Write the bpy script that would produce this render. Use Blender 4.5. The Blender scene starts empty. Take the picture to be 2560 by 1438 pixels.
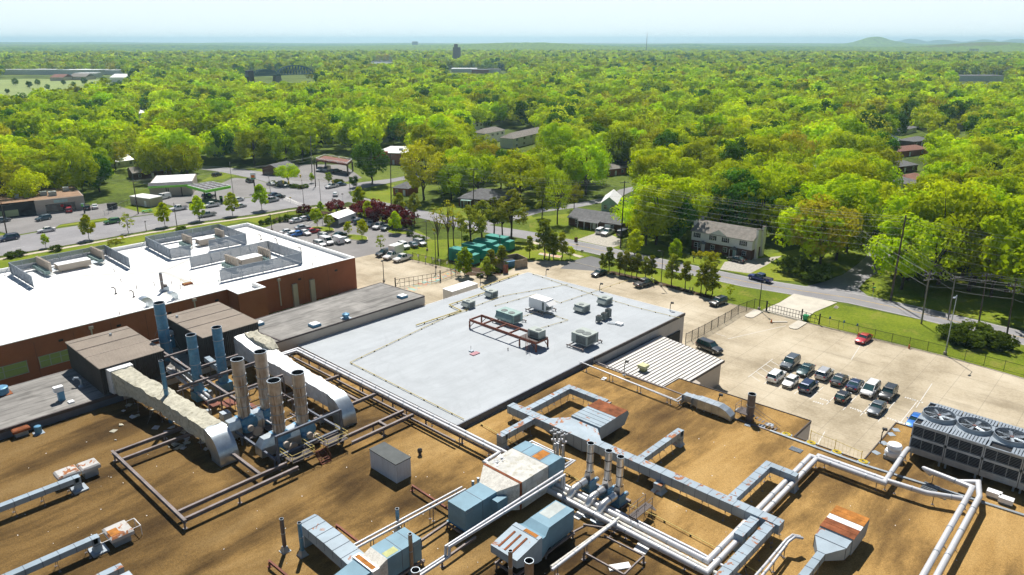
import bpy, bmesh, math, random
import numpy as np
from mathutils import Vector, Matrix
R=math.radians
SC=bpy.context.scene
COL=SC.collection
rnd=random.Random(7)
# ---------------------------------------------------------------- camera, sky, sun, exposure
CAM_H=54.0; FPX=1825.0; PIT=R(18.68); YAW=R(42.85)
cd=bpy.data.cameras.new('camera'); cam=bpy.data.objects.new('camera',cd); COL.objects.link(cam)
cd.sensor_width=36.0; cd.lens=36.0*FPX/2560.0; cd.clip_start=0.5; cd.clip_end=90000
cam.location=(0,0,CAM_H); cam.rotation_euler=(R(90)-PIT,0,YAW-R(90)); SC.camera=cam
SUN_AZ=R(47.0); SUN_EL=R(57.0)
w=bpy.data.worlds.new('World'); SC.world=w; w.use_nodes=True
nt=w.node_tree; bg=nt.nodes['Background']
sky=nt.nodes.new('ShaderNodeTexSky'); sky.sky_type='NISHITA'; sky.sun_disc=False
sky.sun_elevation=SUN_EL; sky.sun_rotation=R(90)-SUN_AZ; sky.altitude=50; sky.air_density=0.85; sky.dust_density=0.2; sky.ozone_density=1.2
nt.links.new(sky.outputs[0],bg.inputs[0]); bg.inputs[1].default_value=0.052
ld=bpy.data.lights.new('sun','SUN'); ld.energy=5.0; ld.angle=R(0.53); ld.color=(1.0,0.95,0.87)
sun=bpy.data.objects.new('sun',ld); COL.objects.link(sun); sun.location=(60,60,120)
sd=Vector((math.cos(SUN_EL)*math.cos(SUN_AZ),math.cos(SUN_EL)*math.sin(SUN_AZ),math.sin(SUN_EL)))
sun.rotation_euler=sd.to_track_quat('Z','Y').to_euler()
SC.view_settings.view_transform='Standard'; SC.view_settings.look='None'; SC.view_settings.gamma=1.0
SC.view_settings.exposure=0.42
SC.render.engine='CYCLES'; SC.cycles.max_bounces=6; SC.cycles.diffuse_bounces=4; SC.cycles.glossy_bounces=2; SC.cycles.transmission_bounces=4; SC.cycles.transparent_max_bounces=6; SC.cycles.volume_bounces=0
SC.cycles.use_denoising=True
# ---------------------------------------------------------------- survey: photo pixel + height -> point in the place
_fw=np.array([math.cos(PIT)*math.cos(YAW),math.cos(PIT)*math.sin(YAW),-math.sin(PIT)])
_rt=np.array([math.sin(YAW),-math.cos(YAW),0.0]); _up=np.cross(_rt,_fw)
def P(x,y,z=0.0):
    d=_fw*FPX+_rt*(x-1280.0)+_up*(719.0-y); t=(z-CAM_H)/d[2]
    return (float(d[0]*t),float(d[1]*t),float(z))
def pr(p):
    q=np.array(p,float)-[0,0,CAM_H]; ww=q@_fw
    return (1280+FPX*(q@_rt)/ww,719-FPX*(q@_up)/ww)
def PL(pts,z=0.0): return [P(a,b,z)[:2] for a,b in pts]
def heading(a,b): return math.atan2(b[1]-a[1],b[0]-a[0])
def hgt(x,y0,y1,z0=0.0):
    b=P(x,y0,z0); lo,hi=0.0,150.0
    for _ in range(40):
        m=(lo+hi)/2
        if pr((b[0],b[1],z0+m))[1]>y1: lo=m
        else: hi=m
    return lo
# ---------------------------------------------------------------- mesh helpers
WM={}
def wm(o): return WM.get(o.name,Matrix.Identity(4))
class MB:
    def __init__(s): s.v=[]; s.f=[]; s.mi=[]; s.cur=0
    def add(s,vs,fs):
        b=len(s.v); s.v+= [tuple(v) for v in vs]
        for f in fs: s.f.append(tuple(i+b for i in f)); s.mi.append(s.cur)
        return s
    def box(s,x0,x1,y0,y1,z0,z1):
        return s.hull([(x0,y0),(x1,y0),(x1,y1),(x0,y1)],z0,z1)
    def hull(s,poly,z0,z1,poly2=None):
        n=len(poly); p2=poly2 or poly
        vs=[(p[0],p[1],z0) for p in poly]+[(p[0],p[1],z1) for p in p2]
        fs=[tuple(range(n-1,-1,-1)),tuple(range(n,2*n))]+[(i,(i+1)%n,n+(i+1)%n,n+i) for i in range(n)]
        return s.add(vs,fs)
    def obox(s,c,sx,sy,sz,rz=0.0,z0=None):
        # c centre of base
        ca,sa=math.cos(rz),math.sin(rz)
        q=[(c[0]+ca*a-sa*b,c[1]+sa*a+ca*b) for a,b in ((-sx/2,-sy/2),(sx/2,-sy/2),(sx/2,sy/2),(-sx/2,sy/2))]
        return s.hull(q,c[2],c[2]+sz)
    def sheet(s,poly,z):
        return s.add([(p[0],p[1],z) for p in poly],[tuple(range(len(poly)))])
    def loft(s,rings,cap=True,closed=False):
        n=len(rings[0]); vs=[p for r in rings for p in r]; fs=[]
        for k in range(len(rings)-1):
            for i in range(n): fs.append((k*n+i,k*n+(i+1)%n,(k+1)*n+(i+1)%n,(k+1)*n+i))
        if cap:
            fs.append(tuple(range(n-1,-1,-1))); m=(len(rings)-1)*n; fs.append(tuple(range(m,m+n)))
        return s.add(vs,fs)
    def cyl(s,p0,p1,r0,r1=None,n=12,cap=True):
        r1=r0 if r1 is None else r1
        return s.tube([p0,p1],[r0,r1],n,cap)
    def tube(s,pts,r,n=8,cap=True):
        pts=[Vector(p) for p in pts]; m=len(pts)
        rr=r if isinstance(r,(list,tuple)) else [r]*m
        d0=(pts[1]-pts[0]).normalized()
        ref=Vector((0,0,1)) if abs(d0.z)<0.9 else Vector((1,0,0))
        rings=[]
        for i in range(m):
            if i==0: t=pts[1]-pts[0]
            elif i==m-1: t=pts[-1]-pts[-2]
            else: t=(pts[i]-pts[i-1]).normalized()+(pts[i+1]-pts[i]).normalized()
            t=t.normalized() if t.length>1e-9 else d0
            a=ref-t*ref.dot(t)
            if a.length<1e-4: a=Vector((1,0,0))-t*t.x
            a.normalize(); b=t.cross(a)
            k=1.0
            if 0<i<m-1:
                c=(pts[i]-pts[i-1]).normalized().dot(t); k=1/max(c,0.5)
                # widen only in the plane of the bend
                nrm=(pts[i]-pts[i-1]).cross(pts[i+1]-pts[i])
                if nrm.length>1e-6:
                    nrm.normalize(); inb=t.cross(nrm).normalized()
                    rings.append([tuple(pts[i]+sum(((v.dot(nrm))*nrm,(v.dot(inb))*inb*k),Vector())) for v in [(a*math.cos(q)+b*math.sin(q))*rr[i] for q in [2*math.pi*j/n for j in range(n)]]]); ref=a; continue
            rings.append([tuple(pts[i]+(a*math.cos(q)+b*math.sin(q))*rr[i]) for q in [2*math.pi*j/n for j in range(n)]]); ref=a
        return s.loft(rings,cap)
    def beam(s,p0,p1,w,h):
        # rectangular bar, top at the given line z
        p0=Vector(p0); p1=Vector(p1); d=(p1-p0); dn=d.normalized()
        if abs(dn.z)>0.99: sx=Vector((1,0,0)); up=Vector((0,1,0))
        else:
            sx=dn.cross(Vector((0,0,1))).normalized(); up=sx.cross(dn).normalized()
        r=[]
        for p in (p0,p1): r.append([tuple(p+sx*a+up*b) for a,b in ((-w/2,-h/2),(w/2,-h/2),(w/2,h/2),(-w/2,h/2))])
        return s.loft(r)
    def ibeam(s,p0,p1,w,h):
        s.beam(p0,p1,w*0.18,h*0.86)
        for k in (-1,1):
            q0=Vector(p0)+Vector((0,0,k*h*0.46)); q1=Vector(p1)+Vector((0,0,k*h*0.46))
            s.beam(q0,q1,w,h*0.08)
        return s
    def lathe(s,c,prof,n=16,cap=True):
        rings=[[(c[0]+r*math.cos(2*math.pi*j/n),c[1]+r*math.sin(2*math.pi*j/n),c[2]+z) for j in range(n)] for r,z in prof]
        return s.loft(rings,cap)
    def build(s,name,mats,parent=None,smooth=False,world=True,label=None):
        me=bpy.data.meshes.new(name)
        vs=s.v
        if world and parent is not None:
            inv=wm(parent).inverted(); vs=[tuple(inv@Vector(v)) for v in vs]
        me.from_pydata(vs,[],s.f)
        mats=mats if isinstance(mats,(list,tuple)) else [mats]
        for m in mats: me.materials.append(m)
        if len(mats)>1: me.polygons.foreach_set('material_index',s.mi)
        if smooth:
            if smooth is True: me.polygons.foreach_set('use_smooth',[True]*len(me.polygons))
            else: me.shade_smooth() if hasattr(me,'shade_smooth') else None
        if len(s.f)>1 and parent is not None:
            bm=bmesh.new(); bm.from_mesh(me); bmesh.ops.recalc_face_normals(bm,faces=bm.faces); bm.to_mesh(me); bm.free()
        me.update()
        o=bpy.data.objects.new(name,me); COL.objects.link(o)
        if parent is not None: o.parent=parent; WM[o.name]=wm(parent).copy()
        if label: o['label']=label
        return o
def smooth_by_angle(o,deg=40):
    me=o.data
    me.polygons.foreach_set('use_smooth',[True]*len(me.polygons))
    try: me.set_sharp_from_angle(angle=R(deg))
    except Exception: pass
def tag(o,label=None,cat=None,group=None,kind=None):
    if label: o['label']=label
    if cat: o['category']=cat
    if group: o['group']=group
    if kind: o['kind']=kind
    return o
def thing(name,label,cat,loc=(0,0,0),rz=0.0,group=None):
    o=bpy.data.objects.new(name,None); COL.objects.link(o); o.empty_display_size=0.3
    o.location=loc; o.rotation_euler=(0,0,rz)
    WM[o.name]=Matrix.Translation(Vector(loc))@Matrix.Rotation(rz,4,'Z')
    return tag(o,label,cat,group)
def copy_tree(o,parent=None):
    c=o.copy(); COL.objects.link(c)
    if parent is not None: c.parent=parent
    for ch in list(o.children): copy_tree(ch,c)
    return c
def place(o,loc,rz=0.0,sc=1.0):
    o.location=loc; o.rotation_euler=(0,0,rz); o.scale=(sc,sc,sc) if not isinstance(sc,tuple) else sc
    return o
def struct(name,mb,mat): return tag(mb.build(name,mat),kind='structure')
def offset_line(pts,d):
    # parallel of an open 2d polyline
    out=[]
    for i,p in enumerate(pts):
        a=pts[max(i-1,0)]; b=pts[min(i+1,len(pts)-1)]
        t=Vector((b[0]-a[0],b[1]-a[1])); t.normalize()
        out.append((p[0]-t.y*d,p[1]+t.x*d))
    return out
def strip(mb,pts,d0,d1,z):
    a=offset_line(pts,d0); b=offset_line(pts,d1); n=len(pts)
    mb.add([(p[0],p[1],z) for p in a]+[(p[0],p[1],z) for p in b],[(i,i+1,n+i+1,n+i) if d1>d0 else (n+i,n+i+1,i+1,i) for i in range(n-1)])
def kerb(mb,pts,w=0.18,h=0.13,z=0.0):
    a=offset_line(pts,-w/2); b=offset_line(pts,w/2)
    mb.loft([[(a[i][0],a[i][1],z-0.02),(b[i][0],b[i][1],z-0.02),(b[i][0],b[i][1],z+h),(a[i][0],a[i][1],z+h)] for i in range(len(pts))])
def lerp(a,b,t): return tuple(a[i]+(b[i]-a[i])*t for i in range(len(a)))
def along(pts,step,start=0.0):
    # points every step along a polyline with direction
    out=[]; acc=start
    for a,b in zip(pts[:-1],pts[1:]):
        L=math.dist(a[:2],b[:2]); 
        while acc<L:
            out.append((lerp(a,b,acc/L),math.atan2(b[1]-a[1],b[0]-a[0]))); acc+=step
        acc-=L
    return out
# ---------------------------------------------------------------- materials
class NT:
    def __init__(s,name):
        s.m=bpy.data.materials.new(name); s.m.use_nodes=True; s.t=s.m.node_tree; s.b=s.t.nodes['Principled BSDF']; s.out=s.t.nodes['Material Output']; s.co=None
    def n(s,ty,**kw):
        o=s.t.nodes.new(ty)
        for k,v in kw.items(): setattr(o,k,v)
        return o
    def l(s,a,b): s.t.links.new(a,b)
    def coord(s,scale=(1,1,1),rot=0.0):
        g=s.n('ShaderNodeNewGeometry') if s.co is None else s.co; s.co=g
        mp=s.n('ShaderNodeMapping'); mp.inputs['Scale'].default_value=scale; mp.inputs['Rotation'].default_value=(0,0,rot)
        s.l(g.outputs['Position'],mp.inputs['Vector']); return mp.outputs[0]
    def ocoord(s,scale=(1,1,1)):
        g=s.n('ShaderNodeTexCoord'); mp=s.n('ShaderNodeMapping'); mp.inputs['Scale'].default_value=scale
        s.l(g.outputs['Object'],mp.inputs['Vector']); return mp.outputs[0]
    def noise(s,vec,scale,detail=4,rough=0.6,dist=0.0):
        o=s.n('ShaderNodeTexNoise'); o.inputs['Scale'].default_value=scale; o.inputs['Detail'].default_value=detail; o.inputs['Roughness'].default_value=rough; o.inputs['Distortion'].default_value=dist
        s.l(vec,o.inputs['Vector']); return o.outputs['Fac']
    def ramp(s,fac,stops,interp='LINEAR'):
        o=s.n('ShaderNodeValToRGB'); o.color_ramp.interpolation=interp
        e=o.color_ramp.elements
        while len(e)<len(stops): e.new(0.5)
        for i,(p,c) in enumerate(stops):
            e[i].position=p; e[i].color=(c,c,c,1) if isinstance(c,(int,float)) else (*c,1)
        s.l(fac,o.inputs[0]); return o.outputs[0]
    def mix(s,fac,a,b,mode='MIX'):
        o=s.n('ShaderNodeMix',data_type='RGBA',blend_type=mode)
        for i,v in ((0,fac),(6,a),(7,b)):
            if hasattr(v,'is_output') or isinstance(v,bpy.types.NodeSocket): s.l(v,o.inputs[i])
            else: o.inputs[i].default_value=v if i==0 else (*v,1)
        return o.outputs[2]
    def math(s,op,a,b=0.0):
        o=s.n('ShaderNodeMath',operation=op)
        for i,v in ((0,a),(1,b)):
            if isinstance(v,bpy.types.NodeSocket): s.l(v,o.inputs[i])
            else: o.inputs[i].default_value=v
        return o.outputs[0]
    def bump(s,h,strength=0.3,dist=0.02):
        o=s.n('ShaderNodeBump'); o.inputs['Strength'].default_value=strength; o.inputs['Distance'].default_value=dist
        s.l(h,o.inputs['Height']); s.l(o.outputs[0],s.b.inputs['Normal'])
    def set(s,col=None,rough=0.7,metal=0.0,spec=0.3):
        if col is not None:
            if isinstance(col,bpy.types.NodeSocket): s.l(col,s.b.inputs['Base Color'])
            else: s.b.inputs['Base Color'].default_value=(*col,1)
        if isinstance(rough,bpy.types.NodeSocket): s.l(rough,s.b.inputs['Roughness'])
        else: s.b.inputs['Roughness'].default_value=rough
        s.b.inputs['Metallic'].default_value=metal; s.b.inputs['Specular IOR Level'].default_value=spec
        return s.m
    def up(s):
        g=s.co or s.n('ShaderNodeNewGeometry'); s.co=g
        x=s.n('ShaderNodeSeparateXYZ'); s.l(g.outputs['Normal'],x.inputs[0]); return x.outputs[2]
def weathered(name,col,rough=0.6,metal=0.0,amt=0.18,scale=0.6,spec=0.3,dirt=None,dirt_amt=0.5,streak=False,bump=0.0):
    k=NT(name); c=k.coord(); n1=k.noise(c,scale,5,0.65)
    lo=tuple(max(0,x*(1-amt*1.6)) for x in col); hi=tuple(min(1,x*(1+amt)) for x in col)
    base=k.ramp(n1,[(0.3,lo),(0.7,hi)])
    if dirt:
        v=k.coord((3,3,0.35)) if streak else c
        n2=k.noise(v,1.3 if streak else scale*2.3,4,0.7)
        f=k.ramp(n2,[(0.5,0.0),(0.72,dirt_amt)])
        base=k.mix(f,base,dirt)
    if bump: k.bump(k.noise(c,scale*12,3),bump,0.03)
    return k.set(base,rough,metal,spec)
def rusty(name,col,thr=0.62,rough=0.5,metal=0.25,scale=0.9,toponly=True,amt=0.95):
    k=NT(name); c=k.coord(); n1=k.noise(c,0.45,4)
    base=k.ramp(n1,[(0.3,tuple(x*0.82 for x in col)),(0.7,tuple(min(1,x*1.1) for x in col))])
    n2=k.noise(c,scale,5,0.62,0.6); f=k.ramp(n2,[(thr,0.0),(thr+0.035,amt)])
    if toponly:
        u=k.ramp(k.up(),[(0.25,0.0),(0.6,1.0)]); f=k.math('MULTIPLY',f,u)
    rc=k.ramp(k.noise(c,2.6,3),[(0.3,(0.16,0.045,0.012)),(0.7,(0.42,0.15,0.03))])
    return k.set(k.mix(f,base,rc),rough,metal,0.25)
M={}
def gravel():
    k=NT('gravel_roof_ballast'); 
    c=k.coord((1,1,1)); st=k.coord((0.05,0.17,1),rot=R(-14))
    big=k.noise(st,1.0,5,0.62,0.4); pat=k.noise(c,0.055,4,0.6); fine=k.noise(c,9.0,3,0.8); mid=k.noise(c,1.6,4,0.75)
    a=k.math('ADD',k.math('ADD',k.math('MULTIPLY',big,0.9),-0.09),k.math('MULTIPLY',pat,0.38)); a=k.math('ADD',a,k.math('MULTIPLY',k.math('SUBTRACT',mid,0.5),0.10))
    base=k.ramp(a,[(0.37,(0.095,0.057,0.024)),(0.49,(0.21,0.128,0.046)),(0.58,(0.355,0.218,0.075)),(0.70,(0.44,0.285,0.11))])
    g=k.ramp(fine,[(0.25,0.45),(0.52,1.0),(0.8,1.5)])
    col=k.mix(1.0,base,g,'MULTIPLY')
    sx=k.n('ShaderNodeSeparateXYZ'); k.l(c,sx.inputs[0]); wob=k.math('ADD',k.math('DIVIDE',sx.outputs[0],100.0),k.math('MULTIPLY',k.math('SUBTRACT',pat,0.5),1.0))
    col=k.mix(1.0,col,k.ramp(wob,[(0.34,(0.50,0.50,0.52)),(0.62,(1.0,1.0,1.0))]),'MULTIPLY')
    k.bump(fine,0.5,0.04)
    return k.set(col,0.95,0,0.1)
M['gravel']=gravel()
def membrane(name,col,seam,period,rot,amt=0.07,dark=None):
    k=NT(name); c=k.coord((1,1,1),rot); 
    n=k.noise(k.coord((0.06,0.5,1),rot),1.0,4,0.6); n2=k.noise(c,0.35,5,0.6)
    v=k.math('ADD',k.math('MULTIPLY',n,0.5),k.math('MULTIPLY',n2,0.5))
    base=k.ramp(v,[(0.38,tuple(x*(1-amt*1.5) for x in col)),(0.62,tuple(min(1,x*(1+amt)) for x in col))])
    sx=k.n('ShaderNodeSeparateXYZ'); k.l(c,sx.inputs[0])
    fr=k.math('FRACT',k.math('DIVIDE',sx.outputs[1],period))
    line=k.ramp(fr,[(0.0,0.5),(0.03,0.0)])
    base=k.mix(line,base,seam)
    if dark:
        n3=k.noise(k.coord((0.12,1.4,1),rot),1.0,4,0.7); f=k.ramp(n3,[(0.48,0.0),(0.62,0.75)]); base=k.mix(f,base,dark)
        n4=k.noise(c,0.16,3); base=k.mix(k.ramp(n4,[(0.5,0.0),(0.7,0.6)]),base,tuple(min(1,x*1.7) for x in col))
    pd=k.noise(c,0.11,4,0.55,1.2); base=k.mix(k.ramp(pd,[(0.50,0.0),(0.53,0.22),(0.56,0.05),(0.7,0.25)]),base,tuple(x*0.72 for x in col))
    return k.set(base,0.8,0,0.2)
M['greyroof']=membrane('grey_roof_membrane',(0.415,0.445,0.47),(0.27,0.30,0.33),1.9,0.0,0.05)
M['whiteroof']=membrane('white_roof_membrane',(0.86,0.86,0.84),(0.74,0.74,0.72),3.0,R(90),0.03)
M['darkroof']=membrane('mineral_felt_roof',(0.25,0.24,0.225),(0.07,0.07,0.07),1.0,0.0,0.16,(0.09,0.087,0.08))
def concrete():
    k=NT('old_concrete_slabs'); c=k.coord(); n=k.noise(c,0.09,6,0.62); f=k.noise(c,2.5,4,0.7)
    v=k.math('ADD',k.math('MULTIPLY',n,0.75),k.math('MULTIPLY',f,0.25))
    base=k.ramp(v,[(0.36,(0.30,0.25,0.17)),(0.5,(0.45,0.385,0.28)),(0.64,(0.54,0.475,0.36))])
    st=k.noise(k.coord((0.25,0.05,1)),1.0,5,0.65); base=k.mix(k.ramp(st,[(0.52,0.0),(0.70,0.6)]),base,(0.24,0.20,0.14))
    sx=k.n('ShaderNodeSeparateXYZ'); k.l(c,sx.inputs[0])
    for ax,per in ((0,5.6),(1,5.2)):
        fr=k.math('FRACT',k.math('DIVIDE',sx.outputs[ax],per)); base=k.mix(k.ramp(fr,[(0.0,0.42),(0.012,0.42),(0.02,0.0)],'LINEAR'),base,(0.16,0.14,0.11))
    k.bump(f,0.15,0.02)
    return k.set(base,0.9,0,0.2)
M['concrete']=concrete()
M['concrete_new']=weathered('pale_driveway_concrete',(0.55,0.51,0.43),0.9,0,0.1,0.3)
def asphalt(name,col):
    k=NT(name); c=k.coord(); n=k.noise(c,0.12,5,0.6); f=k.noise(c,6,3,0.8)
    v=k.math('ADD',k.math('MULTIPLY',n,0.6),k.math('MULTIPLY',f,0.4))
    base=k.ramp(v,[(0.35,tuple(x*0.78 for x in col)),(0.65,tuple(x*1.14 for x in col))])
    return k.set(base,0.9,0,0.25)
M['asphalt']=asphalt('worn_grey_asphalt',(0.27,0.265,0.275))
M['asphalt2']=asphalt('parking_asphalt',(0.235,0.225,0.22))
M['asphalt3']=asphalt('new_drive_asphalt',(0.16,0.16,0.165))
M['kerb']=weathered('kerb_concrete',(0.42,0.38,0.31),0.9,0,0.15,1.0)
M['walk']=weathered('sidewalk_concrete',(0.5,0.44,0.35),0.9,0,0.1,0.6)
M['line']=weathered('road_paint_white',(0.62,0.61,0.58),0.8,0,0.1,2.0)
M['yline']=weathered('road_paint_yellow',(0.55,0.38,0.10),0.8,0,0.1,2.0)
def grass():
    k=NT('mown_grass'); c=k.coord(); n=k.noise(c,0.05,5,0.6); f=k.noise(c,1.8,4,0.75)
    v=k.math('ADD',k.math('MULTIPLY',n,0.6),k.math('MULTIPLY',f,0.4))
    base=k.ramp(v,[(0.36,(0.075,0.11,0.010)),(0.5,(0.155,0.205,0.014)),(0.64,(0.235,0.26,0.03))])
    w_=k.noise(c,0.21,5,0.7); base=k.mix(k.ramp(w_,[(0.54,0.0),(0.70,0.55)]),base,(0.30,0.25,0.075))
    k.bump(f,0.5,0.08); return k.set(base,0.95,0,0.1)
M['grass']=grass()
def floor():
    k=NT('woodland_and_yard_ground'); c=k.coord(); n=k.noise(c,0.018,5,0.65); f=k.noise(c,0.5,4,0.7)
    v=k.math('ADD',k.math('MULTIPLY',n,0.6),k.math('MULTIPLY',f,0.4))
    base=k.ramp(v,[(0.38,(0.035,0.045,0.012)),(0.5,(0.09,0.13,0.015)),(0.62,(0.16,0.20,0.03))])
    return k.set(base,0.95,0,0.1)
M['floor']=floor()
def brick(name,a,b,mort,scale=1.0):
    k=NT(name); g=k.coord(); sx=k.n('ShaderNodeSeparateXYZ'); k.l(g,sx.inputs[0])
    cb=k.n('ShaderNodeCombineXYZ'); k.l(k.math('ADD',sx.outputs[0],sx.outputs[1]),cb.inputs[0]); k.l(sx.outputs[2],cb.inputs[1])
    t=k.n('ShaderNodeTexBrick'); k.l(cb.outputs[0],t.inputs['Vector']); t.inputs['Scale'].default_value=3.2*scale; t.inputs['Mortar Size'].default_value=0.012
    t.inputs['Color1'].default_value=(*a,1); t.inputs['Color2'].default_value=(*b,1); t.inputs['Mortar'].default_value=(*mort,1)
    n=k.noise(g,0.3,4); col=k.mix(0.5,t.outputs[0],k.ramp(n,[(0.3,tuple(x*0.8 for x in a)),(0.7,tuple(x*1.1 for x in b))]))
    return k.set(col,0.9,0,0.2)
M['brick']=brick('red_brick',(0.28,0.095,0.048),(0.34,0.12,0.062),(0.29,0.145,0.09))
M['brickdark']=brick('brown_brick',(0.10,0.05,0.035),(0.15,0.075,0.05),(0.16,0.12,0.10))
M['duct']=rusty('galvanised_duct',(0.29,0.365,0.425),0.64,0.55,0.04,0.8)
M['ductrust']=rusty('rust_spotted_duct',(0.295,0.365,0.425),0.565,0.55,0.04,0.95)
M['ductblue']=rusty('blue_grey_duct',(0.26,0.37,0.44),0.72,0.42,0.35,0.6)
M['unit']=rusty('painted_air_unit',(0.165,0.29,0.37),0.78,0.55,0.03,0.5)
M['hood']=rusty('peeling_white_hood',(0.50,0.49,0.47),0.53,0.7,0.0,0.8)
M['rust']=weathered('rusted_sheet',(0.25,0.085,0.035),0.85,0.1,0.35,0.9,0.2)
M['rustorange']=weathered('orange_rust',(0.42,0.17,0.035),0.85,0.0,0.3,1.2,0.2)
M['steel']=weathered('brown_primed_steel',(0.22,0.19,0.185),0.6,0.1,0.25,0.7,0.3,(0.16,0.09,0.06),0.4)
M['steelred']=weathered('red_oxide_steel',(0.20,0.07,0.045),0.7,0.1,0.3,0.8,0.3)
M['blackmetal']=weathered('black_metal',(0.02,0.02,0.022),0.55,0.2,0.2,2.0)
M['stackblue']=weathered('blue_steel_stack',(0.10,0.27,0.43),0.5,0.2,0.18,1.2,0.35,(0.25,0.33,0.4),0.5)
def stainless():
    k=NT('stained_stainless_stack'); v=k.coord((5,5,0.22)); n=k.noise(v,1.6,4,0.7); c=k.coord()
    base=k.ramp(k.noise(c,1.0,3),[(0.3,(0.44,0.37,0.30)),(0.7,(0.62,0.56,0.50))])
    sx=k.n('ShaderNodeSeparateXYZ'); k.l(c,sx.inputs[0])
    f=k.math('MULTIPLY',k.ramp(n,[(0.46,0.0),(0.62,0.92)]),k.ramp(k.math('DIVIDE',sx.outputs[2],20.0),[(0.66,1.0),(0.71,0.12)])); col=k.mix(f,base,(0.22,0.125,0.05))
    return k.set(col,0.38,0.55,0.5)
M['stainless']=stainless()
M['chrome']=weathered('bright_stainless',(0.72,0.71,0.69),0.28,0.85,0.08,1.0)
M['tanstack']=weathered('tan_weathered_pipe',(0.33,0.235,0.155),0.6,0.2,0.2,1.5,0.3,(0.16,0.08,0.04),0.6,True)
M['brownstack']=weathered('brown_vent_pipe',(0.17,0.145,0.14),0.55,0.3,0.2,1.5)
M['inside']=weathered('sooty_interior',(0.05,0.05,0.055),0.9,0,0.3,2)
M['jacket']=weathered('white_pipe_jacket',(0.54,0.55,0.575),0.45,0.15,0.06,0.9,0.4,(0.45,0.42,0.38),0.35)
M['jacketold']=weathered('peeling_pipe_jacket',(0.66,0.64,0.58),0.7,0.0,0.15,2.2,0.3,(0.36,0.33,0.26),0.8,bump=0.5)
M['gaspipe']=weathered('yellow_gas_pipe',(0.62,0.50,0.17),0.6,0,0.1,1.0)
M['insul']=weathered('weathered_insulation',(0.50,0.48,0.39),0.95,0,0.15,0.9,0.1,(0.19,0.175,0.12),0.8,bump=0.8)
M['wrap']=weathered('silver_wrap',(0.66,0.67,0.68),0.5,0.25,0.12,0.8,0.4,(0.40,0.42,0.43),0.6,bump=0.5)
M['foil']=weathered('galvanised_elbow',(0.50,0.56,0.60),0.32,0.7,0.15,0.8)
M['corrtop']=weathered('brown_metal_roof',(0.36,0.305,0.25),0.7,0.1,0.08,0.4)
M['corrside']=weathered('dark_metal_cladding',(0.060,0.054,0.050),0.7,0.1,0.15,0.5)
M['tan']=weathered('tan_render',(0.46,0.40,0.335),0.85,0,0.06,0.3)
M['stone']=weathered('pale_render_wall',(0.52,0.48,0.44),0.85,0,0.07,0.3,0.2,(0.3,0.27,0.24),0.4,True)
M['trim']=weathered('dark_metal_trim',(0.085,0.07,0.068),0.6,0.2,0.15,0.6)
M['trimblue']=weathered('slate_fascia',(0.11,0.125,0.16),0.6,0.2,0.12,0.6)
M['white']=weathered('white_paint',(0.78,0.78,0.77),0.6,0,0.05,0.6)
M['coping']=weathered('white_coping_metal',(0.80,0.81,0.82),0.5,0.1,0.04,0.6)
M['shedroof']=weathered('white_shed_roof',(0.58,0.58,0.56),0.5,0.15,0.05,0.5,0.3,(0.60,0.46,0.27),0.5)
M['dark']=weathered('dark_opening',(0.018,0.02,0.024),0.7,0,0.2,1)
M['hvac']=weathered('beige_rooftop_unit',(0.33,0.37,0.35),0.6,0.1,0.08,0.7)
M['coil']=weathered('condenser_coil',(0.13,0.15,0.15),0.6,0.2,0.2,2)
M['greenbox']=weathered('weathered_green_unit',(0.26,0.37,0.35),0.6,0.1,0.1,0.6)
M['galv']=weathered('galvanised_steel',(0.34,0.39,0.44),0.45,0.5,0.12,1.0)
M['screen']=weathered('galvanised_louvre',(0.20,0.235,0.285),0.5,0.35,0.08,0.6)
M['teal']=weathered('teal_container_paint',(0.025,0.27,0.225),0.55,0,0.08,0.5)
M['wood']=weathered('weathered_boards',(0.33,0.27,0.20),0.9,0,0.2,1.5,0.1,(0.16,0.12,0.09),0.6,True)
M['pole']=weathered('pole_wood',(0.105,0.08,0.062),0.9,0,0.2,1.2)
M['polegrey']=weathered('pole_grey',(0.24,0.215,0.19),0.85,0,0.15,1.2)
M['wire']=weathered('wire',(0.26,0.26,0.27),0.6,0.3,0.1,1)
def glass(name,col,rough=0.08):
    k=NT(name); k.set(col,rough,0.0,0.9); return k.m
M['glass']=glass('tinted_glass',(0.012,0.02,0.026))
M['glassgreen']=glass('reflective_green_glazing',(0.22,0.30,0.13),0.12)
M['windshield']=glass('windscreen_glass',(0.03,0.075,0.08))
def simple(name,col,rough=0.5,metal=0.0,spec=0.4,coat=0.0):
    k=NT(name); c=k.ocoord(); n=k.noise(c,1.2,3); base=k.ramp(n,[(0.3,tuple(x*0.92 for x in col)),(0.7,tuple(min(1,x*1.05) for x in col))])
    k.set(base,rough,metal,spec); k.b.inputs['Coat Weight'].default_value=coat; k.b.inputs['Coat Roughness'].default_value=0.05; return k.m
PAINT={}
for nm,c in dict(white=(0.78,0.78,0.77),silver=(0.46,0.47,0.48),black=(0.012,0.013,0.015),charcoal=(0.05,0.054,0.06),navy=(0.014,0.03,0.085),blue=(0.02,0.16,0.55),royal=(0.012,0.035,0.19),red=(0.42,0.012,0.025),maroon=(0.12,0.01,0.014),teal=(0.012,0.05,0.055),green=(0.05,0.2,0.05),slate=(0.10,0.12,0.14),tan=(0.36,0.30,0.22),darkgreen=(0.015,0.04,0.025),steelblue=(0.055,0.10,0.14)).items():
    PAINT[nm]=simple('car_paint_'+nm,c,0.35,0.25 if nm not in('white','black') else 0.0,0.5,0.9)
M['tyre']=simple('tyre_rubber',(0.015,0.015,0.016),0.9,0,0.2)
M['rim']=simple('alloy_rim',(0.45,0.46,0.47),0.35,0.7)
M['lampw']=simple('headlamp_lens',(0.75,0.77,0.78),0.15,0,0.8)
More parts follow.
